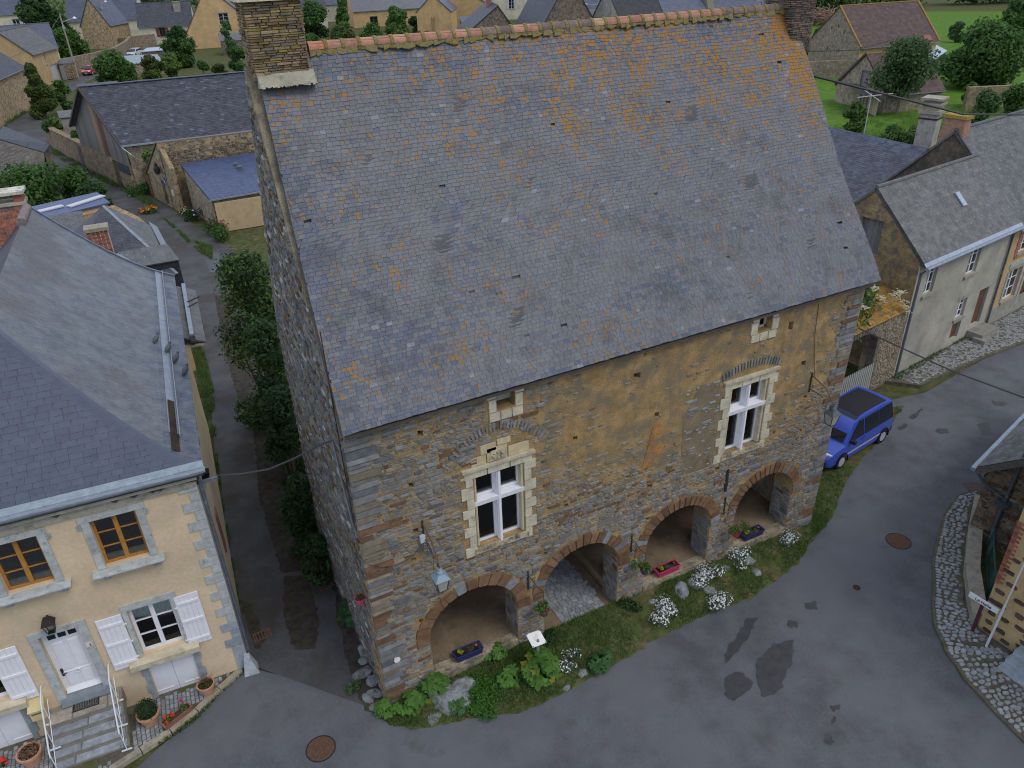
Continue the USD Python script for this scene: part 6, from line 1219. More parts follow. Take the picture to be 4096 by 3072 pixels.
roof_face(DB, [(-5.4, 11, 4.15), (-5.4, -.05, 4.15), (0, -.05, 7.0), (0, 11, 7.0)], .15, .26, "dark_slate", 120, 48, tone=lambda s, t, q: np.array((1.1, 1.2, 1.4) if t > 5.5 else (1.25, 1.25, 1.3))*(.7+.6*q.random()))
roof_face(DB, [(5, -.05, 4.35), (5, 11, 4.35), (0, 11, 6.99), (0, -.05, 6.99)], .3, .5, "dark_slate", 0, 49)
DB.part("walls", MB().box(-5, -4.6, .1, 11, -.3, 4.3).box(4.6, 4.9, .1, 11, -.3, 4.3).box(-4.6, 4.6, 10.6, 11, -.3, 4.3), "dark_rubble"); DB.part("slate_hung_gable", MB().poly(Polygon([(-5, 4.2), (0, 6.85), (4.8, 4.3), (2.6, 4.3), (.6, 5.6), (-.9, 5.6), (-2.5, 4.2)]), (0, .1, 0), (1, 0, 0), (0, 0, 1), (0, -1, 0), -.08, 0, (.7, .75, .85)), "dark_slate")
for a_, b_ in (((-2.4, .1, 4.2), (.5, .1, 5.6)), ((2.4, .1, 4.3), (-.6, .1, 5.6)), ((-1, .1, 4.2), (-.2, .1, 5.6)), ((-4.8, .1, 4.2), (4.8, .1, 4.2)), ((0, .1, 2), (0, .1, 5.6))): DB.part("timber", MB().beam(a_, b_, .16, .14, (.2, .14, .1)), "wood")
P = gz(3680, 655, 4.6); zt = zat(P, 388)
TC = Thing("tall_chimney", "tall square concrete chimney standing against the green orchard", "chimney", (P[0], P[1], 0), .35); TC.part("shaft", MB().hexa([(-.55, -.55, 0), (.55, -.55, 0), (.55, .55, 0), (-.55, .55, 0)], [(-.5, -.5, zt-.9), (.5, -.5, zt-.9), (.5, .5, zt-.9), (-.5, .5, zt-.9)], (1.05, 1.05, 1.05)), "concrete")
zm = zat(P, 470); TC.part("band", MB().box(-.535, .535, -.535, .535, zm-.05, zm+.04, (.5, .42, .36)), "rust")
for k, (w, z0_, z1_) in enumerate(((.62, zt-.9, zt-.72), (.48, zt-.72, zt-.42), (.58, zt-.42, zt-.28), (.38, zt-.28, zt-.12), (.62, zt-.12, zt))): TC.part("cap_ring", MB().box(-w, w, -w, w, z0_, z1_, (1.0, .95, .85)), "concrete")
# ------------------------------------------------------------------ bottom right: cobbled walk, low wall with rail, ochre corner house, its annex, sign and pole
walk = [(21.25, -1.35), (20.44, -1.25), (19.15, -1.7), (18.05, -2.33), (16.9, -3.01), (15.9, -3.83), (15.28, -4.27), (14.61, -4.87), (14.35, -5.32), (14.12, -5.58), (13.95, -6.07), (13.77, -6.38), (13.68, -6.88), (13.52, -7.46), (13.40, -8.2), (13.2, -9.5), (15.6, -9.5), (15.6, -5.6), (16.2, -4.6), (18.9, -2.75), (20.2, -2.0), (21.4, -1.5)]
WP = Polygon(walk).buffer(0); sheet("walkway", WP, .07, "cobble_joint", .15)
WC = Thing("walkway_cobbles", "rough rounded cobbles of the curved walkway at the right", "paving", (0, 0, 0)); items = []; mid = LineString(walk[:15]); ar = WP.buffer(-.03)
for k in range(int(mid.length/.13)):
    c = mid.interpolate(k*.13); c2 = mid.interpolate(k*.13+.06); t = _n(np.array([c2.x-c.x, c2.y-c.y, 0])) if k*.13+.06 < mid.length else t; nn = np.array([-t[1], t[0], 0]); o = .07
    while o < 2.6:
        w = .10+.14*r.random(); cc = np.array([c.x, c.y, .065])+nn*(o+w/2)+t*.02*r.normal(); k2 = 8; an = np.arange(k2)*2*PI/k2+.4; e = .8+.25*r.random(k2); P_ = np.stack([np.cos(an)*.062*e, np.sin(an)*(w/2-.008)*e], 1); P_ = np.sign(P_)*np.abs(P_)*1.02
        wp = cc+P_[:, :1]*t+P_[:, 1:]*nn; pg = Polygon(wp[:, :2])
        if ar.contains(pg): g = (.20+.12*r.random()); items.append(MB().prism(P_, cc, t, nn, (0, 0, 1), 0, .03+.025*r.random(), (g*.96, g*.99, g*1.06), .022).arr())
        o += w+.01
pieces(WC, "cobble", items, "cobble", 300, "cobble_field")
LWl = Thing("low_wall", "low grey parapet wall along the walkway by the dark annex", "wall", (0, 0, 0)); lw = [(20.6, -1.95), (18.9, -2.95), (17.3, -4.0), (15.75, -5.35)]
LWl.part("body", MB().poly(LineString(lw).buffer(.17, cap_style=2), (0, 0, 0), (1, 0, 0), (0, 1, 0), (0, 0, 1), -.3, .42, (.85, .83, .8)), "concrete"); LWl.part("coping", MB().poly(LineString(lw).buffer(.2, cap_style=2), (0, 0, 0), (1, 0, 0), (0, 1, 0), (0, 0, 1), .421, .47, (.95, .93, .88)), "concrete")
RGn = Thing("pit_railing", "dark green metal railing in the pit behind the low wall", "railing", (0, 0, 0)); rp = [np.array(p) for p in ((19.6, -3.05, .0), (18.3, -3.85, 0), (17.1, -4.75, 0), (16.25, -5.55, 0))]
for p in rp: RGn.part("post", MB().box(p[0]-.05, p[0]+.05, p[1]-.05, p[1]+.05, -.3, .95, (.02, .06, .05)), "paint")
for z in (.1, .9): RGn.part("rail", MB().tube([p+(0, 0, z) for p in rp], .03, 6, (.02, .06, .05)), "paint")
m = MB()
for a_, b_ in zip(rp[:-1], rp[1:]):
    for k in range(14): p = a_+(b_-a_)*k/14; m.tube([p+(0, 0, .1), p+(0, 0, .9)], .006, 4, (.03, .07, .06))
RGn.part("mesh_bars", m, "paint", kind="stuff")
AX = Thing("stone_annex", "low dark rubble annex with slate roof and black downpipe at the right edge", "building", (18.95, -2.75, 0), math.radians(15))
axw = Part(AX.part("gable_wall", MB().poly(Polygon([(-.05, -.4), (4.2, -.4), (4.2, 6), (0, 2.85)]), (0, 0, 0), (0, -1, 0), (0, 0, 1), (-1, 0, 0), -.4, 0, (1.1, 1.0, .9)), "dark_rubble"), AX); AX.part("road_wall", MB().box(.4, 9, -.4, 0, -.4, 2.85), "dark_rubble")
items = []
for p, d in rubble(r, 0, 4.2, -.1, 5.6, .06, .16, 1.3, 3.2, lambda x, z: .8, Polygon([(0, 0), (4.1, 0), (4.1, 5.7), (.02, 2.75)]).difference(affinity.scale(Point(2.1, .1).buffer(.75), 1, 1.2))): items.append(MB().prism(p, (0, 0, 0), (0, -1, 0), (0, 0, 1), (-1, 0, 0), -.03, .015+.02*r.random(), tone_stone(r, .4)*(.45+.35*r.random()), .02).arr())
pieces(axw, "stone", items, "stone", 60, "rubble_stones", world=False)
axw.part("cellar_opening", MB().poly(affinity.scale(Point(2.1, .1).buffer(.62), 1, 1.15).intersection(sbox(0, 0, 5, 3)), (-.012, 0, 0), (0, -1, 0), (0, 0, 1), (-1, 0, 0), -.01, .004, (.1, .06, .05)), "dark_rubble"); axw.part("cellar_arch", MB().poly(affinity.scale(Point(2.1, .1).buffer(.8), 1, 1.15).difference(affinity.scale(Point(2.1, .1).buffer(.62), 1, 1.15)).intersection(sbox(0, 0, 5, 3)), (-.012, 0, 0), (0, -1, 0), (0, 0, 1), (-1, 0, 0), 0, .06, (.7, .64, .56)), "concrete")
roof_face(AX, [(9, .3, 2.75), (-.3, .3, 2.75), (-.3, -4.5, 6.6), (9, -4.5, 6.6)], .13, .24, "grey_slate", 80, 51, tone=lambda s, t, q: np.ones(3)*(.75+.5*q.random()))
AX.part("gutter", MB().box(-.35, 9, .3, .44, 2.6, 2.72, (.95, 1, 1.05)), "zinc"); AX.part("barge_board", MB().beam((-.3, .3, 2.6), (-.3, -4.5, 6.45), .05, .2, (.1, .09, .09)), "wood")
AX.part("downpipe", MB().tube([(-.25, .3, 2.6), (-.2, .0, 2.25), (-.12, -.62, 1.95), (-.12, -.62, 1.85)], .05, 8, (.3, .34, .38)).tube([(-.12, -.75, 4.1), (-.12, -.68, 1.85)], .05, 8, (.3, .34, .38)).hexa([(-.18, -.72, 1.6), (-.06, -.72, 1.6), (-.06, -.58, 1.6), (-.18, -.58, 1.6)], [(-.28, -.84, 1.86), (0, -.84, 1.86), (0, -.48, 1.86), (-.28, -.48, 1.86)], (.3, .34, .38)).tube([(-.12, -.65, 1.65), (-.12, -.65, .1)], .055, 8, (.3, .34, .38)), "zinc", smooth=50)
CH = Thing("ochre_corner_house", "ochre plastered corner house with dark brown stones at the lower right edge", "house", (15.72, -5.42, 0), math.radians(-88))
shp = sbox(0, -.3, 9, 6.5); cw = wall_part(CH, "street_wall", shp, "ochre_render", tone=(.92, .88, .82)); CH.part("side_wall", MB().box(-.001, .4, .452, 9, -.3, 6.5, (1.1, 1, .85)), "ochre_render")
for x, z, w, h, k in ((.55, 2.95, .28, .13, 1), (.2, 1.55, .28, .14, 1), (.72, 1.62, .34, .13, 1), (.25, 1.15, .5, .15, 1), (.85, 1.2, .24, .17, 1), (.2, .75, .22, .15, 1), (.55, .8, .26, .14, 1), (.22, .42, .2, .14, 1), (.55, .38, .3, .16, 1), (.95, .85, .3, .14, 1), (.28, .12, .3, .12, 1), (.75, .15, .26, .12, 1), (1.2, .3, .4, .13, 1), (1.25, .5, .4, .13, 1), (1.3, .72, .42, .14, 1), (1.32, .95, .42, .13, 1), (1.28, 1.16, .4, .13, 1), (1.3, 1.38, .4, .13, 1), (1.25, 1.6, .42, .13, 1), (1.15, .1, .34, .12, 1), (.4, 1.95, .34, .15, 1), (.85, 1.95, .18, .14, 1), (.22, 2.3, .32, .14, 1), (.75, 2.35, .16, .26, 0), (1.0, 2.05, .12, .3, 0), (1.2, 2.1, .12, .32, 0), (1.05, 1.55, .18, .13, 1), (.3, 2.75, .22, .13, 1), (.6, 3.35, .4, .14, 1), (1.6, 2.6, .2, .3, 0), (1.9, 3.0, .3, .15, 1)):
    n = 9; an = np.arange(n)*2*PI/n; e = .82+.25*r.random(n); p = np.stack([x+np.sign(np.cos(an))*np.abs(np.cos(an))**.6*w/2*e, z+np.sign(np.sin(an))*np.abs(np.sin(an))**.6*h/2*e], 1)
    cw.part("stone", MB().prism(p, (0, 0, 0), (1, 0, 0), (0, 0, 1), (0, -1, 0), -.02, .03, (np.array((.075, .05, .042)) if k else np.array((.22, .23, .27)))*(.75+.5*r.random()), .015), "stone")
for i in range(30): cw.part("brick", MB().box(-.012, .1+.1*(i % 2), -.02, .1, 1.75+i*.072, 1.75+i*.072+.062, np.array((.24, .085, .055))*(.75+.5*r.random())), "brick")
cw.part("cream_panel", MB().poly(sbox(1.6, .3, 5, 1.9).union(Point(2.2, 1.9).buffer(.6)), (0, 0, 0), (1, 0, 0), (0, 0, 1), (0, -1, 0), 0, .012, (1.1, 1.1, 1.0)), "cream_render"); cw.part("notice", MB().box(1.9, 2.4, -.03, -.013, .95, 1.2, (.55, .53, .48)), "paint")
CH.part("roof", MB().slab([(-.3, -.3, 6.5), (9, -.3, 6.5), (9, 5, 9.5), (-.3, 5, 9.5)], .12), "grey_slate")
for i in range(3): CH.part("step", MB().box(1.15+.0*i, 5, -.95+.3*i, -.004 if i == 2 else -.65+.3*i-.004, -.1, .14+.15*i, np.array((.68, .74, .86))*(.95+.1*r.random())), "blue_stone")
sg = Thing("street_sign", "white sign reading La Halle on a dark red post by the ochre house", "sign", gz(3888, 2528, .07)); pt = np.array(sg.loc)
v0 = gz(3898, 2395, 1.15)-pt; v1 = gz(3945, 2466, 1.12)-pt; ce = (v0+v1)/2; u = _n(np.array([.10, -1.0, 0])); ce = np.array([ce[0]*0+.02, ce[1]*0-.02, 1.18]); h = .085; W2_ = .40; nrm_ = _n(np.array([-1.0, -.10, 0]))
sg.part("post", MB().beam((0, 0, 0), (0, 0, 1.22), .07, .07, (.05, .012, .014)), "paint"); sg.part("plate", MB().hexa([ce-u*W2_-(0, 0, h)+nrm_*.04, ce+u*W2_-(0, 0, h)+nrm_*.04, ce+u*W2_-(0, 0, h)+nrm_*.075, ce-u*W2_-(0, 0, h)+nrm_*.075], [ce-u*W2_+(0, 0, h)+nrm_*.04, ce+u*W2_+(0, 0, h)+nrm_*.04, ce+u*W2_+(0, 0, h)+nrm_*.075, ce-u*W2_+(0, 0, h)+nrm_*.075], (.6, .61, .63)), "paint")
tx = meshkit.text_mesh("La Halle", .085, .004, True); v = np.array(tx.vertices); wd = v[:, 0].max(); sg.part("lettering", (ce-u*(wd/2)+nrm_*.077+v[:, :1]*u+np.array([0, 0, 1.0])*(v[:, 1:2]-.045)+v[:, 2:]*nrm_, np.array(tx.faces), np.broadcast_to((.03, .03, .04), v.shape)), "plain")
p0 = gz(3945, 2585, .1); P1 = gz(4096, 2215, 0); zz = 2.6
fp = Thing("white_pole", "slender pale metal pole leaning past the ochre corner house", "pole", p0); d_ = gp(4072, 2310, p0+(0.0, -.0, 0), (1, 0, 0))-p0; fp.part("lower_tube", MB().tube([(0, 0, 0), d_*.62], .035, 8, (.5, .53, .55)), "paint", smooth=50); fp.part("upper_tube", MB().tube([d_*.62, d_*1.6], .024, 8, (.5, .53, .55)), "paint", smooth=50)
# ------------------------------------------------------------------ cars
def car(name, label, cat, P, rz, L, Wd, H, paint, hood=.98, wind=(.62, .36), rear=.97, boxy=True, sunroof=False, seed=0):
    """x forward; built from cross sections along the length"""
    th = Thing(name, label, cat, P, rz); a = L/2; w = Wd/2
    #           x,   z under, z shoulder, z top,  half width low, shoulder, top
    xs = [(-a, .42, .80, .86, .80, .86, .70), (-a+.04, .30, .95, H-.22, .92, .96, .70), (-a+.22, .24, .98, H-.05, .98, 1.0, .80), (-a*.5, .22, .97, H, 1.0, 1.0, .80), (a*.0, .22, .95, H, 1.0, 1.0, .80), (a*(wind[1]-.18), .22, .94, H-.03, 1.0, 1.0, .79), (a*wind[1], .22, .94, H-.14, 1.0, 1.0, .77), (a*wind[0]-.02, .22, .93, hood+.05, 1.0, 1.0, .82), (a*wind[0]+.05, .22, .92, hood, 1.0, .99, .84), (a-.45, .23, .86, hood-.08, 1.0, .97, .78), (a-.14, .26, .72, hood-.22, .96, .92, .68), (a, .34, .58, .66, .84, .84, .62)]
    V, k = [], 10
    for x, z0, zs, zt_, wl, ws, wt in xs:
        zs = min(zs, zt_-.02) if zt_ < H-.3 else zs*1.0
        V += [(x, -w*wl*.94, z0), (x, -w*wl, z0+.12), (x, -w*ws, zs*.92), (x, -w*ws*.985, zs+.02), (x, -w*wt, zt_-.05), (x, w*wt, zt_-.05), (x, w*ws*.985, zs+.02), (x, w*ws, zs*.92), (x, w*wl, z0+.12), (x, w*wl*.94, z0)]
        V[-6] = (x, -w*wt*.93, zt_-.012) if False else V[-6]
    n = len(xs); F = []
    for i in range(n-1):
        for j in range(k): F.append((i*k+j, i*k+(j+1) % k, (i+1)*k+(j+1) % k, (i+1)*k+j))
    V = np.array(V); m = MB().add(V, F, paint)
    for i, o in ((0, 1), (n-1, -1)): m.add(np.vstack([V[i*k:(i+1)*k], V[i*k:(i+1)*k].mean(0)]), [((j, (j+1) % k, k)[::-o]) for j in range(k)], paint)
    roofc = MB()                                            # crowned roof skin
    th.part("body", m, "car_paint", smooth=38)
    xr0, xr1 = -a+.24, a*(wind[1]-.16); g = 9; X = np.linspace(xr0, xr1, g); Y = np.linspace(-1, 1, 9); zz = lambda x, y: np.interp(x, [q[0] for q in xs], [q[3] for q in xs])-.05+.055*(1-y*y); R_ = np.array([(x, y*w*np.interp(x, [q[0] for q in xs], [q[6] for q in xs])*.995, zz(x, y)+.002) for x in X for y in Y])
    roofc.add(R_, [(i*9+j, (i+1)*9+j, (i+1)*9+j+1, i*9+j+1) for i in range(g-1) for j in range(8)], paint); th.part("roof_skin", roofc, "car_paint", smooth=60)
    if sunroof: 
        S_ = MB(); X2 = np.linspace(xr0+.2, xr1-.02, g); Y2 = np.linspace(-.86, .86, 9); R2 = np.array([(x, y*w*.80, zz(x, y)+.014) for x in X2 for y in Y2]); S_.add(R2, [(i*9+j, (i+1)*9+j, (i+1)*9+j+1, i*9+j+1) for i in range(g-1) for j in range(8)], (.9, .9, .95)); th.part("fabric_sunroof", S_, "rubber", smooth=60)
    for s in (-1, 1): th.part("roof_rail", MB().tube([(xr0, s*w*.76, H-.005), (xr1, s*w*.74, H-.02)], .014, 5, np.array(paint)*.9), "car_paint")
    x0, x1 = a*wind[0]-.02, a*(wind[1]-.16); th.part("windscreen", MB().hexa([(x0-.02, -w*.80, hood+.05), (x0-.02, w*.80, hood+.05), (x1, w*.70, H-.06), (x1, -w*.70, H-.06)], [(x0+.012, -w*.80, hood+.07), (x0+.012, w*.80, hood+.07), (x1+.02, w*.70, H-.03), (x1+.02, -w*.70, H-.03)]), "car_glass")
    sl_ = lambda z: w*(1.0-(z-.97)/(H-.05-.97)*.2)+.006
    zb, zt_ = 1.02, H-.15
    for s in (-1, 1):
        for kx, (q0, q1, t0, t1) in enumerate(((a*wind[0]-.22, a*.02+.02, a*(wind[1]-.12)-.06, a*.02+.02), (a*.02-.06, -a*.46, a*.02-.06, -a*.46), (-a*.46-.05, -a+.16, -a*.46-.05, -a+.22))):
            p = [(q0, s*sl_(zb), zb), (q1, s*sl_(zb), zb), (t1, s*sl_(zt_), zt_), (t0, s*sl_(zt_), zt_)]; th.part("side_window", MB().hexa([(x, y-s*.03, z) for x, y, z in p], [(x, y+s*.004, z) for x, y, z in p]), "car_glass")
        th.part("side_moulding", MB().box(-a*.62, a*.5, s*w*1.0-.012, s*w*1.0+.012, .5, .56, (.35, .36, .38)), "plain")
        th.part("door_seam", MB().box(a*.02-.03, a*.02-.022, s*w-.004, s*w+.003, .35, 1.0, (.02, .02, .03)), "plain"); th.part("door_handle", MB().box(a*.02+.05, a*.02+.2, s*w-.01, s*w+.02, .88, .92, np.array(paint)*.6), "plain")
        mx = a*wind[0]-.28; th.part("mirror", MB().hexa([(mx-.06, s*(w+.02), 1.0), (mx+.08, s*(w+.02), 1.0), (mx+.08, s*(w+.2), 1.02), (mx-.06, s*(w+.2), 1.02)], [(mx-.06, s*(w+.02), 1.14), (mx+.06, s*(w+.02), 1.14), (mx+.06, s*(w+.2), 1.15), (mx-.06, s*(w+.2), 1.15)], (.02, .02, .022)), "plain")
        th.part("headlight", MB().hexa([(a-.22, s*w*.52, .60), (a-.22, s*w*.90, .60), (a-.22, s*w*.90, .78), (a-.22, s*w*.52, .78)][::(1 if s > 0 else -1)], [(a-.035, s*w*.52, .60), (a-.14, s*w*.91, .60), (a-.19, s*w*.91, .77), (a-.10, s*w*.52, .77)][::(1 if s > 0 else -1)], (.62, .64, .66)), "paint")
        th.part("tail_light", MB().box(-a-.01, -a+.08, s*w*.84-.05, s*w*.84+.07, .75, 1.15, (.3, .02, .02)), "paint")
        for wx in (a-.78, -a+.62):
            wh = Part(th.part("wheel", MB().tube([(wx, s*(w-.2), .30), (wx, s*(w+.002), .30)], .30, 20, (1, 1, 1)), "rubber", smooth=40), th); wh.part("rim", MB().tube([(wx, s*(w-.02), .30), (wx, s*(w+.012), .30)], .19, 16, (.42, .43, .45)), "paint")
            th.part("wheel_arch", MB().tube([(wx+.36*math.cos(t), s*(w+.004), .30+.36*math.sin(t)) for t in np.linspace(-.2, PI+.2, 12)], .03, 5, (.02, .02, .025)), "rubber")
    th.part("front_bumper", MB().hexa([(a-.3, -w*.97, .28), (a-.02, -w*.80, .28), (a-.02, w*.80, .28), (a-.3, w*.97, .28)], [(a-.3, -w*.985, .55), (a+.05, -w*.82, .55), (a+.05, w*.82, .55), (a-.3, w*.985, .55)], (.05, .052, .06)), "plain"); th.part("rear_bumper", MB().box(-a-.04, -a+.25, -w*.95, w*.95, .3, .52, (.05, .052, .06)), "plain")
    th.part("grille", MB().box(a-.06, a+.012, -w*.4, w*.4, .6, .68, (.03, .03, .035)), "plain"); th.part("rear_window", MB().box(-a-.005, -a+.03, -w*.62, w*.62, 1.02, H-.25), "car_glass")
    for y in (-.3, .25): th.part("wiper", MB().tube([(x0+.06, y*w, hood+.07), (x0-.14, (y+.5)*w, hood+.25)], .01, 4, (.02, .02, .02)), "rubber")
    th.part("number_plate", MB().box(a+.045, a+.06, -.26, .26, .38, .48, (.6, .6, .55)), "paint"); th.part("aerial", MB().tube([(x1-.08, .1, H), (x1-.28, .1, H+.22)], .007, 4, (.02, .02, .02)), "plain"); return th
fwp, rwp = gz(3354, 1876), gz(3516, 1774); dirv = fwp-rwp; hd = math.atan2(dirv[1], dirv[0]); nL = np.array([-math.sin(hd), math.cos(hd), 0])
cv = (fwp+rwp)/2-nL*0+np.array([math.cos(hd), math.sin(hd), 0])*-.06-nL*.84*1.0+nL*0
van = car("parked_van", "blue compact van with black fabric sunroof parked beside the hall", "van", (cv+nL*0-np.array([0, 0, 0]))*1.0+0*nL if False else tuple((fwp+rwp)/2-nL*.84), hd, 4.1, 1.72, 1.8, (.035, .075, .44), hood=1.0, wind=(.58, .30), sunroof=True)
car("parked_car", "red hatchback parked on the far lane by the stone wall", "car", (-4.6, 147.2, 0), math.radians(-112), 3.7, 1.6, 1.42, (.42, .03, .03), hood=.9, wind=(.5, .2))
car("parked_car", "white hatchback with a pale bonnet parked in the far yard", "car", (4.0, 172.0, 0), math.radians(-118), 3.9, 1.65, 1.5, (.6, .6, .62), hood=.92, wind=(.5, .2))
# ------------------------------------------------------------------ evergreen screen along the gable and the buildings of the lane
LG = [(.02, .05, .015), (.03, .068, .02), (.042, .085, .024)]
q = np.random.default_rng(77)
for i, (x, y, R, H, n, lab) in enumerate([(.3, 15.5, 2.0, 7.6, 12000, "tallest dark laurel tree at the rear corner of the hall gable"), (.2, 11.8, 1.5, 6.6, 9000, "dark laurel between the tallest laurel and the gable middle"), (-.1, 9.0, 1.15, 5.2, 6500, "laurel shrub pressed against the middle of the gable"), (-.35, 6.8, .85, 3.4, 4200, "laurel shrub beside the lane cable's gable end"), (-.35, 5.2, .6, 2.0, 2000, "low laurel shrub nearest the hollyhocks on the gable")]): bush("laurel", lab, "shrub", (x, y), R, H, n, .075, LG+([YGREEN[2], YGREEN[0]] if i == 0 else [LG[2]]), 200+i, blobs=26, z0=.08, shell=.6)
def plain_shed(name, label, cat, top_pts, wallmat, roofmat, th_=.1, inset=.12, parts=(), rtone=(1, 1, 1), wtone=(1, 1, 1), course=None):
    """four roof corners in the world (going round, seen from above anticlockwise): a slab > and walls below it"""
    q = np.array(top_pts, float); c = q.mean(0); th = Thing(name, label, cat, (c[0], c[1], 0)); l = th.L(q); n = _n(np.cross(l[1]-l[0], l[3]-l[0]))
    if course: roof_face(th, l, course[0], course[1], roofmat, course[2], 5, tone=lambda s, t, r_: np.array(rtone)*(.85+.3*r_.random()))
    else: th.part("roof", MB().slab(l, th_, rtone), roofmat)
    ce = l.mean(0); k = np.array([ce+(p-ce)*(1-inset/max(np.linalg.norm(p-ce), .1)*1.4) for p in l]); b = k.copy(); b[:, 2] = -.3; k[:, 2] -= th_+.02
    for i, nm in enumerate(("front_wall", "right_wall", "rear_wall", "left_wall")):
        j = (i+1) % 4; th.part(nm, MB().hexa([b[i], b[j], b[j]*.96+b.mean(0)*.04, b[i]*.96+b.mean(0)*.04], [k[i], k[j], k[j]*.96+k.mean(0)*.04, k[i]*.96+k.mean(0)*.04], wtone), wallmat)
    return th
sb = plain_shed("blue_roof_shed", "small shed with a new blue slate roof beside the lane", "shed", [(1.9, 43.6, 2.4), (8.2, 44.2, 2.4), (8.4, 51.6, 3.5), (.95, 51.0, 3.5)], "rubble", "new_slate", course=(.2, .34, 100), rtone=(.82, .95, 1.35))
sb.part("ochre_front", MB().box(-2.75, 3, -4.12, -4.0, 0, 2.1, (1.1, 1.1, 1.2)), "ochre_render"); sb.part("zinc_gutter", MB().beam(sb.L((1.85, 43.5, 2.34)), sb.L((8.2, 44.1, 2.34)), .12, .1, (1, 1, 1.05)), "zinc")
for x, y, s_ in ((4.75, 49.1, .16), (4.9, 48.4, .2)): z = 2.4+(y-43.8)*.145; sb.part("roof_vent", MB().lathe([(s_*.7, 0), (s_*.7, .18), (s_, .18), (s_, .26), (0, .32)], sb.L((x, y, z)), 10, (.12, .13, .14)), "plain")
SH = Thing("rubble_lane_house", "rough rubble outbuilding with a blue plaque above its lane door", "building", (-.3, 52.2, 0))
SH.part("front_wall", MB().box(0, 9.5, -.35, 0, -.3, 5.0, (1.0, .93, .8)), "rubble"); items = []
for p, d in rubble(q, .3, 9, 2.6, 4.95, .1, .22, 1.2, 2.4, lambda x, z: .25+.55*(z < 4.3), sbox(0, 2.5, 9.3, 4.97)): items.append(MB().prism(p, (0, -.35, 0), (1, 0, 0), (0, 0, 1), (0, -1, 0), -.03, .03+.05*q.random(), np.array((.17, .13, .10))*(.5+.9*q.random()), .03).arr())
Part(SH.prim, SH); pieces(SH, "stone", items, "stone", 90, "rubble_stones", world=False)
ln = np.array([-1.1, 4.4, 0]); lnn = _n(ln); lN = np.array([-lnn[1], lnn[0], 0]); lwp = Polygon([(-1.7, -.3), (4.6, -.3), (4.6, 2.0), (1.4, 4.3), (0, 5.0), (-1.7, 3.3)]).difference(sbox(.55, 0, 1.35, 1.95))
SH.part("lane_wall", MB().poly(lwp, (0, 0, 0), lnn, (0, 0, 1), lN, -.35, 0, (1.05, .98, .86)), "rubble"); SH.part("door", MB().poly(sbox(.55, 0, 1.35, 1.95), (0, 0, 0), lnn, (0, 0, 1), lN, -.3, -.22, (.16, .12, .08)), "wood")
pl = SH.part("blue_plaque", MB().poly(sbox(.05, 1.75, .5, 2.3), (0, 0, 0), lnn, (0, 0, 1), lN, .0, .04, (.03, .10, .36)), "paint"); SH.part("plaque_text", MB().poly(unary_union([sbox(.12, 1.9, .43, 1.95), sbox(.12, 2.02, .43, 2.07)]), (0, 0, 0), lnn, (0, 0, 1), lN, .041, .048, (.6, .6, .62)), "paint")
SH.part("rake_board", MB().beam((0, 0, 5.02), ln*1.02+(0, 0, 2.05), .14, .1, (.12, .09, .07)).beam((0, -.2, 5.03), (9.5, -.2, 5.03), .3, .06, (.14, .11, .09)), "wood"); SH.part("shed_roof", MB().slab([(9.5, 4.4, 2.1), ln+(0, 0, 2.0), (0, 0, 4.98), (9.5, 0, 4.98)], .08), "dark_slate")
SH.part("lantern", MB().lathe([(.05, 0), (.2, .1), (.24, .5), (.1, .7), (.16, .75), (0, 1.0)], ln*.12+lN*.3+(0, 0, 2.55), 8, (.8, .8, .85)), "iron"); SH.part("meter_box", MB().poly(sbox(-1.35, 1.15, -.95, 1.6), (0, 0, 0), lnn, (0, 0, 1), lN, 0, .08, (.55, .52, .42)), "paint")
BN = Thing("slate_barn", "long old barn with a mossy slate roof and boarded gable on the lane", "barn", (-2.7, 57.9, 0))
roof_face(BN, [(0, 0, 4.05), (16, -.1, 4.05), (16, 6.1, 8.0), (-2.0, 6.4, 8.0)], .2, .33, "dark_slate", 200, 61, tone=lambda s, t, q_: (1.8, 1.9, 2.3) if q_.random() < .025 else np.array((1.0, .98, .98))*(.72+.5*q_.random()), lip=.018)
BN.part("rear_roof", MB().slab([(16, 12.5, 4), (-3.8, 12.7, 4), (-2.0, 6.42, 7.98), (16, 6.12, 7.98)], .12), "dark_slate"); BN.part("ridge_cap", MB().beam((-2.0, 6.4, 8.02), (16, 6.1, 8.02), .4, .06, (1.3, 1.4, 1.7)), "dark_slate"); BN.part("gutter", MB().beam((-.1, -.12, 4.0), (16, -.22, 4.0), .14, .12, (1.25, 1.25, 1.15)), "zinc"); BN.part("gutter_spout", MB().tube([(-.1, -.1, 3.98), (.5, -.3, 3.3), (.7, -.2, 3.0)], .06, 6, (1.25, 1.25, 1.1)), "zinc")
gd = _n(np.array([-3.8, 12.7, 0])); gN = np.array([-gd[1], gd[0], 0]); BN.part("stone_base", MB().poly(sbox(.2, -.3, 13, 2.3).difference(sbox(3.1, 0, 4.3, 2.25)), (.15, .2, 0), gd, (0, 0, 1), gN, -.4, 0, (1, .92, .85)), "rubble"); BN.part("front_wall", MB().box(.3, 16, .2, .6, -.3, 3.9), "rubble")
for i in range(26):
    s0 = .35+i*.485; zt_ = 4.0+min(s0, 13.0-s0)*.60-.1; c_ = ((.16, .15, .145), (.12, .115, .11), (.19, .17, .15), (.14, .05, .035), (.3, .19, .085), (.10, .095, .09))[int(q.integers(0, 3)) if i not in (9, 10, 12, 13) else (3 if i in (9, 10) else 4)]
    BN.part("plank", MB().poly(sbox(s0, 2.32, s0+.46, max(2.4, zt_)), (.15, .2, 0), gd, (0, 0, 1), gN, -.2-.1*(i % 2), -.12, c_), "wood")
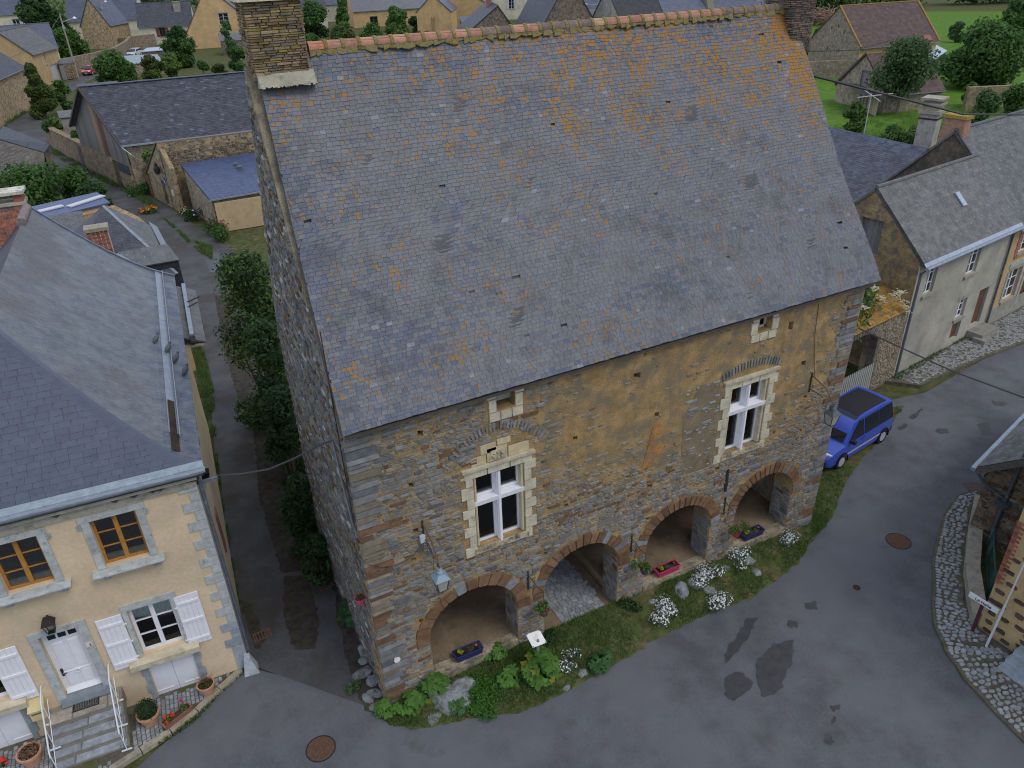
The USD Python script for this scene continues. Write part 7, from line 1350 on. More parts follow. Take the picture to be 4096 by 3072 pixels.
BN.part("lane_gate", MB().poly(sbox(3.1, 0, 4.3, 2.25), (.15, .2, 0), gd, (0, 0, 1), gN, -.3, -.2, (.2, .13, .10)), "wood"); BN.part("barge_beam", MB().beam(np.array((-.0, 0, 3.95))+gN*.1, np.array((-2.0, 6.4, 7.9))+gN*.1, .14, .2, (.06, .05, .045)).beam(np.array((-2.0, 6.4, 7.9))+gN*.1, np.array((-3.8, 12.7, 3.95))+gN*.1, .14, .2, (.06, .05, .045)), "wood")
for i in range(4): BN.part("slate_panel", MB().poly(sbox(.3+i*.7, 1.5, .95+i*.7, 2.28), (.15, .2, 0), gd, (0, 0, 1), gN, .02, .06, (.8, .85, .9)), "dark_slate")
lw2 = [(-2.1, 59.9), (-5.5, 69.4), (-7.2, 75.6), (-8.7, 81), (-9.7, 86.5)]; LW2 = Thing("lane_wall", "long rubble wall with ivy on top running up the lane past the barn", "wall", (0, 0, 0)); LW2.part("body", MB().poly(LineString(lw2).buffer(.22, cap_style=2), (0, 0, 0), (1, 0, 0), (0, 1, 0), (0, 0, 1), -.3, 2.15, (.9, .82, .76)), "rubble"); LW2.part("coping", MB().poly(LineString(lw2).buffer(.3, cap_style=2), (0, 0, 0), (1, 0, 0), (0, 1, 0), (0, 0, 1), 2.152, 2.26, (.85, .8, .74)), "rubble")
for s0 in ((-5.0, 68.0), (-6.2, 72.0)): LW2.part("wall_door", MB().poly(sbox(-.5, 0, .5, 1.9), (*s0, 0), (-.27, .963, 0), (0, 0, 1), (-.963, -.27, 0), .1, .3, (.10, .085, .08)), "wood")
bush("ivy", "bright ivy tumbling over the far end of the long lane wall", "plant", (-8.9, 82.5, 1.4), 1.3, 1.9, 900, .2, GREEN+YGREEN, 301, blobs=6); bush("ivy", "small ivy patch on the lane wall beside the barn's annex", "plant", (-6.6, 74.6, 1.5), .8, 1.2, 500, .18, GREEN+YGREEN, 302, blobs=4); bush("climbing_vine", "yellow-green vine under the barn's gutter", "plant", (-.9, 57.0, 0), 1.4, 3.6, 1500, .22, YGREEN, 303, blobs=8); 
for i, (x, y) in enumerate(((-4.4, 66.6), (-4.9, 67.8))): bush("sapling", ("sapling growing by the barn gable, nearer one", "sapling growing by the barn gable, farther one")[i], "plant", (x+.2, y, 0), .5, 4.8, 160, .18, YGREEN, 304+i, blobs=4, trunk=.7)
plain_shed("slate_outhouse", "narrow slate-roofed outhouse behind the barn's boarded gable", "shed", [(-5.2, 76.0, 3.8), (-1.5, 76.0, 3.8), (-1.5, 81.5, 6.2), (-5.4, 81.5, 6.2)], "dark_rubble", "grey_slate", course=(.3, .5, 0)); plain_shed("grey_plank_shed", "low grey plank shed between lane wall and conifer", "shed", [(-8.0, 84.5, 2.7), (-4.2, 84.5, 2.7), (-4.2, 87.5, 3.0), (-8.2, 87.5, 3.0)], "concrete", "grey_slate")
GT = Thing("rusty_gate", "rust-brown metal gate panel between barn wall and rubble outbuilding", "gate", (-1.5, 57.3, 0), math.radians(-80)); GT.part("panel", MB().box(-.9, .9, -.03, .03, .1, 1.9, (1.7, 1.5, 1.4)), "rust"); GT.part("frame", fr_box(MB(), -1, 1, 0, 2.0, -.05, .05, .1, (1.2, 1.1, 1)), "rust")
clump("lane_flowers", 600, 850, .02, .9, .5, 700, .06, "orange poppies at the door of the rubble outbuilding", "flowers", 310, GREEN, [(.75, .2, .03)], .07, 60); clump("lane_flowers", 735, 855, .02, .6, .5, 500, .06, "orange and white flowers at the corner of the rubble outbuilding", "flowers", 311, GREEN, [(.75, .22, .04), (.7, .7, .65)], .06, 24); clump("lane_flowers", 775, 880, .02, .6, .9, 700, .07, "purple and white flowers against the blue-roofed shed wall", "flowers", 312, DKGREEN, [(.12, .1, .4), (.7, .7, .6)], .07, 22); clump("rose_bush", 860, 930, .02, .9, 1.1, 1100, .07, "dark rose bush with red blooms at the shed corner", "shrub", 313, DKGREEN, [(.5, .05, .08)], .08, 10); clump("green_shrub", 885, 960, .02, .7, 1.0, 900, .08, "round green shrub on the lane in front of the laurels", "shrub", 314, GREEN)
clump("lane_weeds", 565, 775, .02, .9, 1.1, 700, .09, "leafy green weeds beside the rusty gate", "plant", 315, GREEN)
# near left cluster behind the cream house
HP = Thing("hipped_slate_house", "small house with pyramid slate roof, brick chimney and slate-hung dormer", "house", (-4.1, 26, 0)); pk = (0, .2, 7.35); cs_ = [(-2.4, -3.9, 4.95), (2.25, -3.9, 4.95), (1.95, 4.1, 4.9), (-2.4, 4.1, 4.9)]
for i in range(4):
    a_, b_ = cs_[i], cs_[(i+1) % 4]; roof_face(HP, [a_, b_, (pk[0]+.02, pk[1], pk[2]), (pk[0]-.02, pk[1], pk[2])], .15, .25, "grey_slate" if i == 1 else "dark_slate", 60 if i < 2 else 0, 70+i, rt_ if False else "slate", part="roof_face", tone=lambda s, t, q_: np.ones(3)*(1.0+.4*q_.random()))
HP.part("walls", MB().box(-2.2, 2.0, -3.6, 3.9, -.3, 4.9), "ochre_render"); HP.part("zinc_gutter", MB().slab([(2.32, -1.2, 4.94), (2.05, 4.2, 4.9), (1.75, 4.2, 5.2), (2.0, -1.2, 5.25)], .03), "zinc")
HP.part("dormer_roof", MB().slab([(.75, -3.7, 5.5), (2.5, -3.7, 5.5), (2.2, -2.9, 6.05), (.15, -2.9, 6.05)], .08, (1.1, 1.15, 1.2)), "grey_slate"); HP.part("dormer_front", MB().hexa([(.8, -3.6, 3.9), (2.45, -3.6, 3.9), (2.45, -2.4, 3.9), (.5, -2.4, 3.9)], [(.8, -3.6, 5.42), (2.45, -3.6, 5.42), (2.2, -2.92, 5.95), (.3, -2.92, 5.95)], (.55, .58, .65)), "dark_slate"); HP.part("hip_flashing", MB().beam(cs_[1], pk, .14, .05).beam((.1, -3, 6.0), (.85, -3.75, 5.5), .1, .06, (1.1, 1.1, 1.1)), "zinc")
hc = Part(HP.part("brick_chimney", MB().box(-.83, .0, -2.75, -2.15, 5.2, 7.05, (.5, .4, .34)), "brick"), HP); items = []
for k in range(22):
    x = -.84
    for i in range(5):
        w = .165; z = 5.4+k*.075; items.append(MB().box(x+i*w+.004+.04*(k % 2)*(i > 0), x+(i+1)*w-.004, -2.765, -2.7, z, z+.064, np.array((.27, .11, .075))*(.6+.7*q.random())).arr())
pieces(hc, "brick", items, "brick", 60, "brick_courses", world=False); hc.part("chimney_cap", MB().box(-.9, .07, -2.82, -2.08, 7.05, 7.2, (.9, .85, .75)), "concrete")
BC = Thing("brick_chimney", "red brick chimney with white slab cap at the far end of the cream house", "chimney", (-6.75, 16.75, 0), math.radians(-3)); bc = Part(BC.part("shaft", MB().box(-.6, .72, -.02, .6, 8.2, 10.15, (.6, .52, .46)), "brick"), BC); items = []
for k in range(20):
    z = 8.5+k*.082; sh_ = .11*(k % 2)
    for i in range(-1, 6):
        x0, x1 = max(-.61, -.61+i*.225+sh_), min(.73, -.61+(i+1)*.225+sh_-.014)
        if x1-x0 > .03: items.append(MB().box(x0, x1, -.035, .02, z, z+.068, np.array((.36, .13, .085) if q.random() < .8 else (.2, .11, .09))*(.75+.45*q.random())).arr())
    for i in range(3): items.append(MB().box(.70, .735, .0+i*.2, .0+i*.2+.188, z, z+.068, np.array((.36, .13, .085))*(.75+.45*q.random())).arr())
pieces(bc, "brick", items, "brick", 150, "brick_courses", world=False); BC.part("ledge", MB().box(-.66, .77, -.08, .66, 10.15, 10.24, (1.1, 1.1, 1.05)), "concrete"); BC.part("cap_pillar", MB().box(.45, .72, .0, .6, 10.24, 10.5, (.3, .11, .075)), "brick"); BC.part("cap_pillar", MB().box(-.6, -.4, .0, .6, 10.24, 10.5, (.3, .11, .075)), "brick"); BC.part("cap_slab", MB().box(-.7, .8, -.1, .7, 10.5, 10.6, (1.7, 1.7, 1.65)), "concrete")
bs = plain_shed("blue_sheet_shed", "flat shed roofed in blue sheet with two pale skylight strips", "shed", [(-8.9, 42.7, 2.95), (-4.35, 44.6, 2.95), (-5.05, 47.6, 3.05), (-9.35, 46.0, 3.05)], "ochre_render", "new_slate", rtone=(.85, 1.0, 1.5)); 
for a_, b_ in (((-8.95, 44.4), (-7.2, 45.1)), ((-6.85, 44.7), (-4.7, 46.3))): bs.part("skylight_strip", MB().beam(bs.L((*a_, 3.04)), bs.L((*b_, 3.06)), .5, .08, (.5, .5, .52)), "paint")
plain_shed("mossy_roof_shed", "low shed with a grey lichen-mottled roof below the blue sheet roof", "shed", [(-7.2, 34.6, 3.85), (-5.6, 35.8, 3.85), (-5.8, 38.9, 4.1), (-8.6, 38.9, 4.1)], "dark_rubble", "grey_slate", course=(.16, .25, 40)); 
OW = Thing("ochre_garden_wall", "crumbling ochre garden wall beside the lane behind the hipped house", "wall", (0, 0, 0)); OW.part("body", MB().poly(LineString([(-6.4, 43.2), (-4.3, 44.3), (-3.0, 40.5), (-2.4, 37)]).buffer(.2, cap_style=2), (0, 0, 0), (1, 0, 0), (0, 1, 0), (0, 0, 1), -.3, 2.75, (1.2, 1.0, .75)), "rubble")
SR = plain_shed("dark_stone_shed", "dark stone shed with slate strip roof at the left edge by the lane", "shed", [(-12.6, 70.2, 3.7), (-8.5, 60.9, 3.7), (-8.0, 61.3, 4.2), (-12.1, 73.3, 4.2)], "dark_rubble", "dark_slate"); 
SR.part("stone_slope", MB().slab([SR.L((-13.5, 60, 2.0)), SR.L((-8.8, 55, 2.0)), SR.L((-8.55, 60.8, 3.66)), SR.L((-12.65, 70.0, 3.66))], .15, (.8, .8, .8)), "dark_rubble")
for i, (x, y, R, H, n, lab) in enumerate([(-9.6, 56, 3.6, 3.6, 4500, "broad dark green bush at the left edge above the brick chimney"), (-7.0, 57.5, 2.2, 2.6, 2000, "lower bush leaning over the lane next to the broad bush"), (-5.6, 52.0, 1.6, 2.6, 1500, "shadowy ivy-covered stump between bush and blue sheet roof")]): bush("garden_bush", lab, "shrub", (x, y), R, H, n, .16, GREEN if i < 2 else DKGREEN, 330+i, blobs=12)
P = gz(185, 472); bush("golden_conifer", "dense yellow-green conical conifer beside the lane bend", "tree", P[:2], 72/CAM['f']*float((P-EYE)@FWD), zat(P, 243), 16000, .17, [(.065, .095, .02), (.085, .115, .025), (.05, .08, .02)], 340, blobs=34, z0=.03, shell=.7, cone=.75); bush("garden_bush", "dark bush at the right foot of the golden conifer", "shrub", gz(275, 452)[:2], 1.4, 4.0, 2600, .18, GREEN, 341)
# ------------------------------------------------------------------ houses and trees of the village behind
def fe(px, he): return gz(*px, he)[:2]
A_, B_ = (-11.9, 134.8), (-8.6, 144.5)
gable_house("garage_house", "ochre house with grey garage door and narrow window on the lane", "house", A_, B_, 7.5, 5.0, 8.2, "ochre_render", "grey_slate", wins=[('f', 5.6, 8.4, 0, 2.6, 'g'), ('f', 4.2, 4.9, 2.9, 4.7, 'w')], course=.3, width=.6, seed=80, wtone=(1.05, 1.0, .95))
gable_house("rubble_lane_barn", "long barn with tall ochre rubble wall and slate roof at the left edge", "barn", (-17.5, 91), (-12.0, 116.5), 8, 5.0, 8.2, "rubble", "dark_slate", course=.3, width=.6, seed=81, wtone=(1.35, 1.2, 1.05))
gable_house("blue_roof_house", "low house with plain blue slate roof behind the garage house", "house", (-26, 158), (-9, 160), 7, 3.6, 7.5, "pale_render", "new_slate", course=.35, width=.8, seed=82)
gable_house("cream_town_house", "cream two-storey house with grey-blue shutters in the top left corner", "house", (-34, 206), (-12.5, 206), 8, 7.5, 11, "pale_render", "new_slate", wins=[('f', 10.5, 11.9, 3.9, 6.3, 's'), ('f', 16, 17.4, 3.9, 6.3, 's'), ('f', 5, 6.4, 3.9, 6.3, 's')], course=.5, width=1.0, seed=83, wtone=(1.15, 1.15, 1.1))
tw = gable_house("two_window_house", "pale house with two barred windows and broad blue slate roof", "house", (-7.5, 221), (8.2, 215.8), 9, 4.6, 11.0, "pale_render", "new_slate", wins=[('f', 8.9, 10.1, 1.5, 3.9, 'w'), ('f', 13.0, 14.2, 1.5, 3.9, 'w')], course=.4, width=.8, seed=84, chims=[(8.2, 4.5, 1.8, .9, 8, 12.0, (.4, .3, .2), 'brick')])
gable_house("steep_gable_house", "narrow stone house with steep gable left of the two-window house", "house", (-3.6, 187), (-.4, 196), 8, 4.4, 8.8, "rubble", "new_slate", kind='y', course=.4, width=.8, seed=85, wtone=(1.4, 1.25, 1.05)) if False else None
sg_ = gable_house("steep_gable_house", "narrow stone house with a steep gable left of the two-window house", "house", (-4.6, 196.5), (1.2, 193.5), 9, 4.8, 10.2, "rubble", "new_slate", kind='y', course=.4, width=.8, seed=85, wtone=(1.4, 1.25, 1.05))
gable_house("brown_shutter_house", "low pale house with brown shutter and dark roof with grey chimney", "house", (7.0, 195.7), (18.5, 193.0), 7.5, 4.0, 8.4, "pale_render", "dark_slate", wins=[('f', 4.3, 5.6, 1.5, 3.4, 'B'), ('f', 2.0, 3.0, .8, 2.0, 's')], chims=[(8.9, 2.6, 1.5, 1.2, 5.0, 8.4, (.9, .9, .9), 'concrete')], course=.4, width=.8, seed=86)
gable_house("peach_gable_house", "peach gabled house with large white window facing the gardens", "house", (15.5, 178), (30.5, 175.5), 9, 3.4, 12.0, "ochre_render", "grey_slate", kind='y', wins=[('f', 7.0, 9.0, 4.4, 6.6, 'w')], ridge=5.6, course=.4, width=.8, seed=87, wtone=(1.2, 1.08, 1.0))
gable_house("small_peach_gable", "smaller peach gable with dark roof right of the peach house", "house", (29, 180), (36.5, 178.5), 9, 5.2, 9.5, "ochre_render", "new_slate", kind='y', wins=[('f', 3.5, 4.7, 2.6, 4.8, 'o')], course=.4, width=.8, seed=88, wtone=(1.15, 1.05, 1.0))
gable_house("back_slate_house", "slate-roofed house with grey chimney behind the peach gables", "house", (31, 205), (52, 201), 8, 4, 9.5, "pale_render", "dark_slate", course=.45, width=.9, seed=89, chims=[(6, 3, 1.6, 1.1, 6, 10.5, (.9, .9, .9), 'concrete')])
plain_shed("lean_to", "long low lean-to with skylight under the peach gable house", "shed", [(19.5, 160, 2.6), (33, 157.5, 2.6), (33.5, 162, 3.6), (20, 164.5, 3.6)], "dark_rubble", "grey_slate"); plain_shed("corrugated_shed", "low shed with pale corrugated roof in the gardens", "shed", [(-.5, 138.5, 2.0), (7.0, 138.5, 2.0), (6.8, 147, 2.4), (1.2, 148.5, 2.4)], "rubble", "zinc"); plain_shed("white_roof_shed", "small shed with white sheet roof beside the white car", "shed", [(4.5, 154.5, 2.3), (10.5, 154.5, 2.3), (11.2, 159, 2.5), (6.0, 159, 2.5)], "dark_rubble", "zinc", rtone=(1.6, 1.6, 1.6))
YW = Thing("yard_wall", "curved rubble wall climbing behind the red car", "wall", (0, 0, 0)); YW.part("body", MB().poly(LineString([(-8.6, 148), (-6.5, 151), (-3.2, 155), (.5, 163), (3.0, 175), (4.5, 186), (9.5, 188)]).buffer(.3, cap_style=2), (0, 0, 0), (1, 0, 0), (0, 1, 0), (0, 0, 1), -.3, 2.7, (.85, .8, .8)), "rubble"); YW.part("low_parapet", MB().poly(LineString([(-2.0, 198), (8.5, 192)]).buffer(.4, cap_style=2), (0, 0, 0), (1, 0, 0), (0, 1, 0), (0, 0, 1), -.3, 1.8, (.6, .55, .5)), "rubble")
lean = Thing("wood_store", "small log store with slate roof against the yard wall", "shed", (-7.7, 143.4, 0)); lean.part("roof", MB().slab([(-1.4, -1.2, 2.5), (1.2, -.9, 2.5), (1.5, 1.4, 3.0), (-1.2, 1.2, 3.0)], .08), "grey_slate"); lean.part("door", MB().box(-1.2, -.5, -1, -.9, 0, 2.4, (.2, .2, .2)), "wood")
for i in range(9):
    for j in range(5): lean.part("log", MB().tube([(-.3+j*.28+.07*(i % 2), -.95, .15+i*.25), (-.3+j*.28+.07*(i % 2), .4, .15+i*.25)], .115, 6, np.array((.3, .21, .12))*(.7+.5*q.random())), "wood")
def lamp_post(P, H, label, arm, seed):
    th = Thing("lamp_post", label, "lamp post", P); th.part("pole", MB().tube([(0, 0, 0), (0, 0, H)], [.17, .1], 8, (.27, .245, .2)), "wood", smooth=50); th.part("arm", MB().tube([(0, 0, H-1.3), (arm*.6, -.2, H-.9), (arm, -.4, H-.8)], .05, 6, (.4, .42, .44)), "paint"); th.part("lamp_head", MB().lathe([(.05, -.2), (.28, -.1), (.3, .05), (.1, .22), (0, .24)], (arm+.1, -.45, H-.75), 10, (.68, .68, .68)), "paint"); th.part("transformer_box", MB().box(-.12, .2, -.25, -.1, H-2.3, H-1.7, (.3, .32, .34)), "paint"); return th
P1 = (-6.6, 142.8); lamp_post((*P1, 0), zat(P1, 55), "wooden pole with white street lamp beside the red car's lane", 1.9, 1); P2 = (.6, 196); lamp_post((*P2, 0), zat(P2, -8), "second pole with street lamp in front of the two-window house", 1.0, 2)
tk = zat(P1, 60); top("power_line", MB().tube([(-6.6, 142.8, tk), (-9, 120, tk-2.2), (-14, 96, tk-2.6)], .03, 4, (.1, .1, .1)).tube([(-6.6, 142.8, tk), (-3, 170, tk-.7), (.6, 196, zat(P2, 4))], .03, 4, (.1, .1, .1)), "plain", "thin overhead line between the two lamp posts at the top left", "cable")
gable_house("grey_garden_house", "grey plastered house partly hidden by the garden trees", "house", (44, 228), (61.5, 225), 8, 4.6, 8.5, "pale_render", "new_slate", wins=[('f', 9.8, 11.4, 1.5, 3.8, 'w')], course=.45, width=.9, seed=90, wtone=(.75, .75, .78))
gable_house("yellow_long_house", "long yellow stone house with brown dormers in its blue roof", "house", (58.6, 199.8), (79.0, 197.5), 8, 4.2, 11.5, "ochre_render", "new_slate", wins=[('f', 4.2, 6.2, .3, 2.4, 'b'), ('f', 10.5, 12.5, .8, 3.0, 'b')], course=.45, width=.9, seed=91, wtone=(1.15, 1.05, .95))
for i, x in enumerate((5.0, 9.6, 14.2)):
    l = np.array([58.6, 199.8, 0])+np.array([.9937, -.112, 0])*x+np.array([.112, .9937, 0])*1.2; dm = Thing("roof_dormer", ("leftmost brown dormer on the yellow house roof", "middle brown dormer on the yellow house roof", "rightmost dark dormer on the yellow house roof")[i], "dormer", (*l[:2], 6.0), -.112); dm.part("front", MB().box(-.75, .75, 0, 1.8, 0, 1.9, (.10, .045, .03)), "wood"); dm.part("pane", MB().box(-.5, .5, -.02, -.005, .4, 1.6), "car_glass"); dm.part("sill", MB().box(-.8, .8, -.15, -.001, -.12, 0, (.6, .6, .62)), "paint"); dm.part("hood", MB().slab([(-.95, -.3, 1.95), (.95, -.3, 1.95), (.95, 2.4, 2.5), (-.95, 2.4, 2.5)], .1), "new_slate")
ld = gable_house("ladder_barn", "yellow stone barn gable with a ladder leaning on it", "barn", (62.5, 163.5), (69.2, 159.8), 12, 5.2, 8.6, "ochre_render", "new_slate", kind='y', course=.4, width=.8, seed=92, wtone=(1.2, 1.08, .95))
lad = Thing("ladder", "wooden ladder leaning on the yellow barn gable", "ladder", ld.W((3.6, -.5, 0)), ld.rz)
for x in (-.3, .3): lad.part("rail", MB().beam((x, 0, 0), (x, .42, 4.2), .08, .06, (.2, .13, .08)), "wood")
for i in range(9): lad.part("rung", MB().beam((-.3, .05+.042*i, .4+i*.42), (.3, .05+.042*i, .4+i*.42), .06, .06, (.2, .13, .08)), "wood")
gable_house("skylight_house", "yellow house with two skylights behind the ladder barn", "house", (71, 178), (84, 170.5), 9, 5.0, 9.5, "ochre_render", "new_slate", kind='y', course=.45, width=.9, seed=93, wtone=(1.1, 1.0, .9))
plain_shed("blue_carport", "lean-to carport with blue slate roof right of the ladder barn", "shed", [(69.4, 153.5, 2.4), (75.5, 151, 2.4), (77.5, 156.5, 4.0), (70.8, 159.2, 4.0)], "dark_rubble", "new_slate"); 
FN = Thing("brown_fence", "scalloped brown panel fence below the ladder barn", "fence", (59.6, 157.2, 0), math.radians(-40)); 
for i in range(5):
    x = i*1.82; FN.part("panel", MB().poly(Polygon([(x, 0), (x+1.78, 0), (x+1.78, 1.7), (x+1.3, 1.95), (x+.9, 2.02), (x+.5, 1.95), (x, 1.7)]), (0, 0, 0), (1, 0, 0), (0, 0, 1), (0, -1, 0), 0, .06, (.13, .05, .038)), "wood"); FN.part("post", MB().box(x-.06, x+.0, -.1, .06, 0, 1.85, (.1, .045, .035)), "wood")
car("parked_car", "red car roof showing behind the brown panel fence", "car", (65.2, 163.0, 0), math.radians(-35), 3.9, 1.65, 1.45, (.38, .03, .04), hood=.92, wind=(.5, .2))
gable_house("pale_town_house", "pale town house with shutters and brick chimneys", "house", (86, 196), (112, 186), 8, 8.0, 12, "pale_render", "new_slate", wins=[('f', 3, 4.6, 2.0, 5.0, 'w'), ('f', 8, 9.4, 2.5, 5.0, 's'), ('f', 14, 15.4, 2.5, 5, 's')], course=.5, width=1.0, seed=94)
gable_house("dark_gable_barn", "dark stone barn gable with slate roof and brick chimney behind the ridge", "barn", (59.3, 129.5), (68.5, 126.5), 16, 3.2, 7.8, "dark_rubble", "dark_slate", kind='y', ridge=6.3, course=.4, width=.8, seed=95, chims=[(5.6, 8, 1.0, 1.0, 7, 10.2, (.26, .12, .09), 'brick')], wtone=(1.3, 1.2, 1.1))
gable_house("steep_chimney_house", "steep slate house with a broad stone chimney on its dark gable", "house", (66.3, 115.5), (78.8, 112.5), 18, 2.6, 12.5, "dark_rubble", "dark_slate", kind='y', course=.4, width=.8, seed=96, chims=[(6.2, .8, 3.0, 1.4, 9, 14, (1.3, 1.15, 1.0), 'rubble')], wtone=(1.2, 1.1, 1.0))
plain_shed("open_cart_shed", "open-fronted shed with grey slate roof beside the steep house", "shed", [(80, 117.5, 3.4), (89.5, 115, 3.4), (92.5, 122, 6.4), (82, 125, 6.4)], "rubber", "grey_slate", course=(.35, .6, 0), rtone=(1.2, 1.25, 1.3))
gable_house("long_blue_barn", "long low barn with blue slate roof and beige wall along the road", "barn", (91, 157), (123, 142), 9, 4.6, 8.6, "pale_render", "new_slate", course=.45, width=.9, seed=97, wtone=(.78, .74, .62))
LP3 = (93, 137); pl3 = Thing("lamp_post", "grey utility pole with lamp by the long blue barn", "lamp post", (*LP3, 0)); zt3 = zat(LP3, -6); pl3.part("pole", MB().tube([(0, 0, 0), (0, 0, zt3)], [.22, .14], 8, (.3, .29, .27)), "wood"); pl3.part("arm", MB().tube([(-.0, 0, zt3-1.2), (-2.6, .6, zt3-.9)], .05, 5, (.4, .4, .4)), "paint"); pl3.part("lamp_head", MB().box(-3.3, -2.4, .3, .9, zt3-1.0, zt3-.8, (.6, .62, .64)), "paint")
bush("round_bush", "bright yellow-green round bush by the utility pole", "shrub", (91.5, 139.5), 2.3, 4.2, 900, .3, YGREEN, 350, blobs=6)
def row_roof(A0, B0, lab, mat, seed, tone):
    return gable_house("terrace_house", lab, "house", A0, B0, 13, 4.0, 10.5, "grey_render", mat, course=.4, width=.8, seed=seed, rtone=tone)
row_roof((79.5, 107), (88.5, 106.5), "terrace house with the near-black slate roof", "dark_slate", 98, (.55, .52, .52)); row_roof((88.6, 106.4), (98.5, 105.8), "first blue-roofed terrace house, next to the black roof", "new_slate", 99, (1.1, 1.1, 1.15)); row_roof((98.9, 105.8), (110, 105.2), "middle blue-roofed terrace house between two grey chimneys", "new_slate", 100, (.95, .97, 1.05)); row_roof((110.4, 105.2), (119, 104.7), "last terrace house with the small stone gable", "new_slate", 101, (.85, .88, 1.0))
for x, lab in ((98.7, "grey party-wall chimney between the first and second blue roofs"), (110.2, "grey party-wall chimney between the second and third blue roofs")): th = Thing("party_chimney", lab, "chimney", (x, 106, 0)); th.part("shaft", MB().hexa([(-.75, .5, 3), (.75, .5, 3), (.75, 3.5, 3), (-.75, 3.5, 3)], [(-.75, 4.5, 13), (.75, 4.5, 13), (.75, 6.5, 13), (-.75, 6.5, 13)], (.62, .58, .52)), "concrete"); th.part("flashing", MB().beam((.85, .6, 4.6), (.85, 6.0, 10.4), .25, .12, (1.3, 1.3, 1.3)), "zinc")
TREES = [("tall_conifer", "tall dark spreading conifer behind the leftmost lamp post", 200, 215, -40, 118, 14000, .45, DKGREEN+[(.04, .095, .025)], 26, .5), ("garden_tree", "bright leafy tree filling the yard behind the stone wall", 290, 250, 120, 75, 6000, .36, GREEN, 16, 0), ("garden_tree", "yellowish tree beside the ochre garage house", 222, 255, 140, 38, 3500, .34, YGREEN+GREEN, 12, 0), ("garden_tree", "round dark green tree right of the red car", 485, 362, 222, 98, 11000, .24, GREEN, 20, 0), ("walnut_tree", "dark walnut with upright shoots in front of the peach gable house", 728, 268, 100, 88, 11000, .28, DKGREEN+GREEN, 22, .5), ("garden_shrub", "yellow-green shrub left of the paler one behind the barn ridge", 615, 325, 232, 55, 4200, .22, OLIVE+YGREEN, 12, 0), ("garden_shrub", "paler yellow-green shrub just behind the barn ridge", 695, 322, 226, 55, 4200, .22, YGREEN, 12, 0), ("garden_shrub", "dark shrub in the junk yard behind the barn ridge", 815, 305, 250, 34, 2200, .22, GREEN, 8, 0), ("garden_shrub", "low shrub in the yard left of the hall chimney", 885, 302, 264, 40, 2200, .22, OLIVE, 8, 0), ("slender_tree", "slender pale-leaved tree beside the hall's left chimney", 948, 298, 45, 42, 4200, .25, [(.07, .13, .05), (.09, .16, .055)], 16, .3), ("slender_tree", "leafy tree base directly left of the hall chimney", 968, 304, 180, 38, 3600, .24, GREEN, 10, 0),
    ("grove_tree", "broad dark tree right of the hall's left chimney", 1262, 150, 24, 76, 8500, .36, GREEN+DKGREEN, 18, 0), ("grove_tree", "pointed bright green tree in the grove behind the ridge", 1375, 128, 8, 42, 5200, .34, GREEN, 14, .6), ("grove_tree", "low tree beside the left chimney, foot of the grove", 1250, 200, 145, 48, 4200, .3, GREEN, 12, 0), ("grove_tree", "olive tree in the front middle of the grove", 1385, 200, 108, 62, 5600, .3, OLIVE+GREEN, 14, 0), ("grove_tree", "small bright tree in the middle of the grove", 1378, 145, 85, 30, 3000, .3, YGREEN, 10, 0), ("grove_tree", "dense tree in front of the grove's right half", 1495, 190, 105, 62, 5600, .3, GREEN, 14, 0), ("grove_tree", "tall tree at the right end of the grove", 1590, 180, 52, 60, 5600, .3, GREEN+YGREEN, 14, .2), ("elder_tree", "flowering elder tree before the yellow long house", 1590, 125, 35, 48, 4200, .32, GREEN, 12, 0), ("grove_tree", "dark tree beside the ladder barn", 1662, 130, 60, 26, 2600, .3, DKGREEN, 10, 0),
    ("field_bush", "dark rounded bush between hall roof and tiled barn", 3270, 265, 112, 62, 6500, .28, DKGREEN+OLIVE, 16, 0), ("fruit_tree", "apple tree with thin trunk in front of the small tiled shed", 3585, 458, 168, 138, 9000, .17, [(.045, .09, .03), (.065, .12, .04), (.08, .14, .05)], 24, 0), ("broad_tree", "great round leafy tree right of the tiled barn", 3905, 350, 121, 168, 24000, .24, GREEN, 34, 0), ("meadow_tree", "tree at the right edge beyond the great round tree", 4045, 195, 3, 85, 9000, .42, GREEN+YGREEN, 18, 0), ("meadow_bush", "willow bush on the meadow beside the great round tree", 3820, 168, 88, 32, 2800, .36, [(.075, .135, .05), (.085, .15, .055)], 9, 0),
    ("orchard_shrub", "leafy shrub at the left end of the orchard by the hall roof", 3408, 535, 412, 62, 4200, .14, GREEN+YGREEN, 14, 0), ("orchard_shrub", "leafy shrub just behind the dark slate barn ridge", 3560, 600, 512, 70, 4200, .13, GREEN+YGREEN, 14, 0), ("orchard_shrub", "pale-leaved shrub left of the tall concrete chimney", 3650, 610, 505, 55, 3600, .13, [(.09, .16, .045), (.11, .18, .06)], 12, 0), ("orchard_shrub", "bright shrub between tall chimney and brick chimney", 3778, 620, 492, 58, 3800, .13, YGREEN+GREEN, 12, 0), ("orchard_shrub", "twiggy fruit bush right of the brick chimney", 3920, 505, 362, 75, 4200, .15, [(.065, .12, .035), (.085, .15, .045)], 14, 0), ("orchard_shrub", "young tree at the right edge above the slate roof", 4040, 490, 355, 75, 4200, .15, GREEN, 14, 0), ("orchard_shrub", "small tree with bare twigs below the great round tree", 3870, 425, 335, 45, 1800, .16, GREEN, 9, 0)]
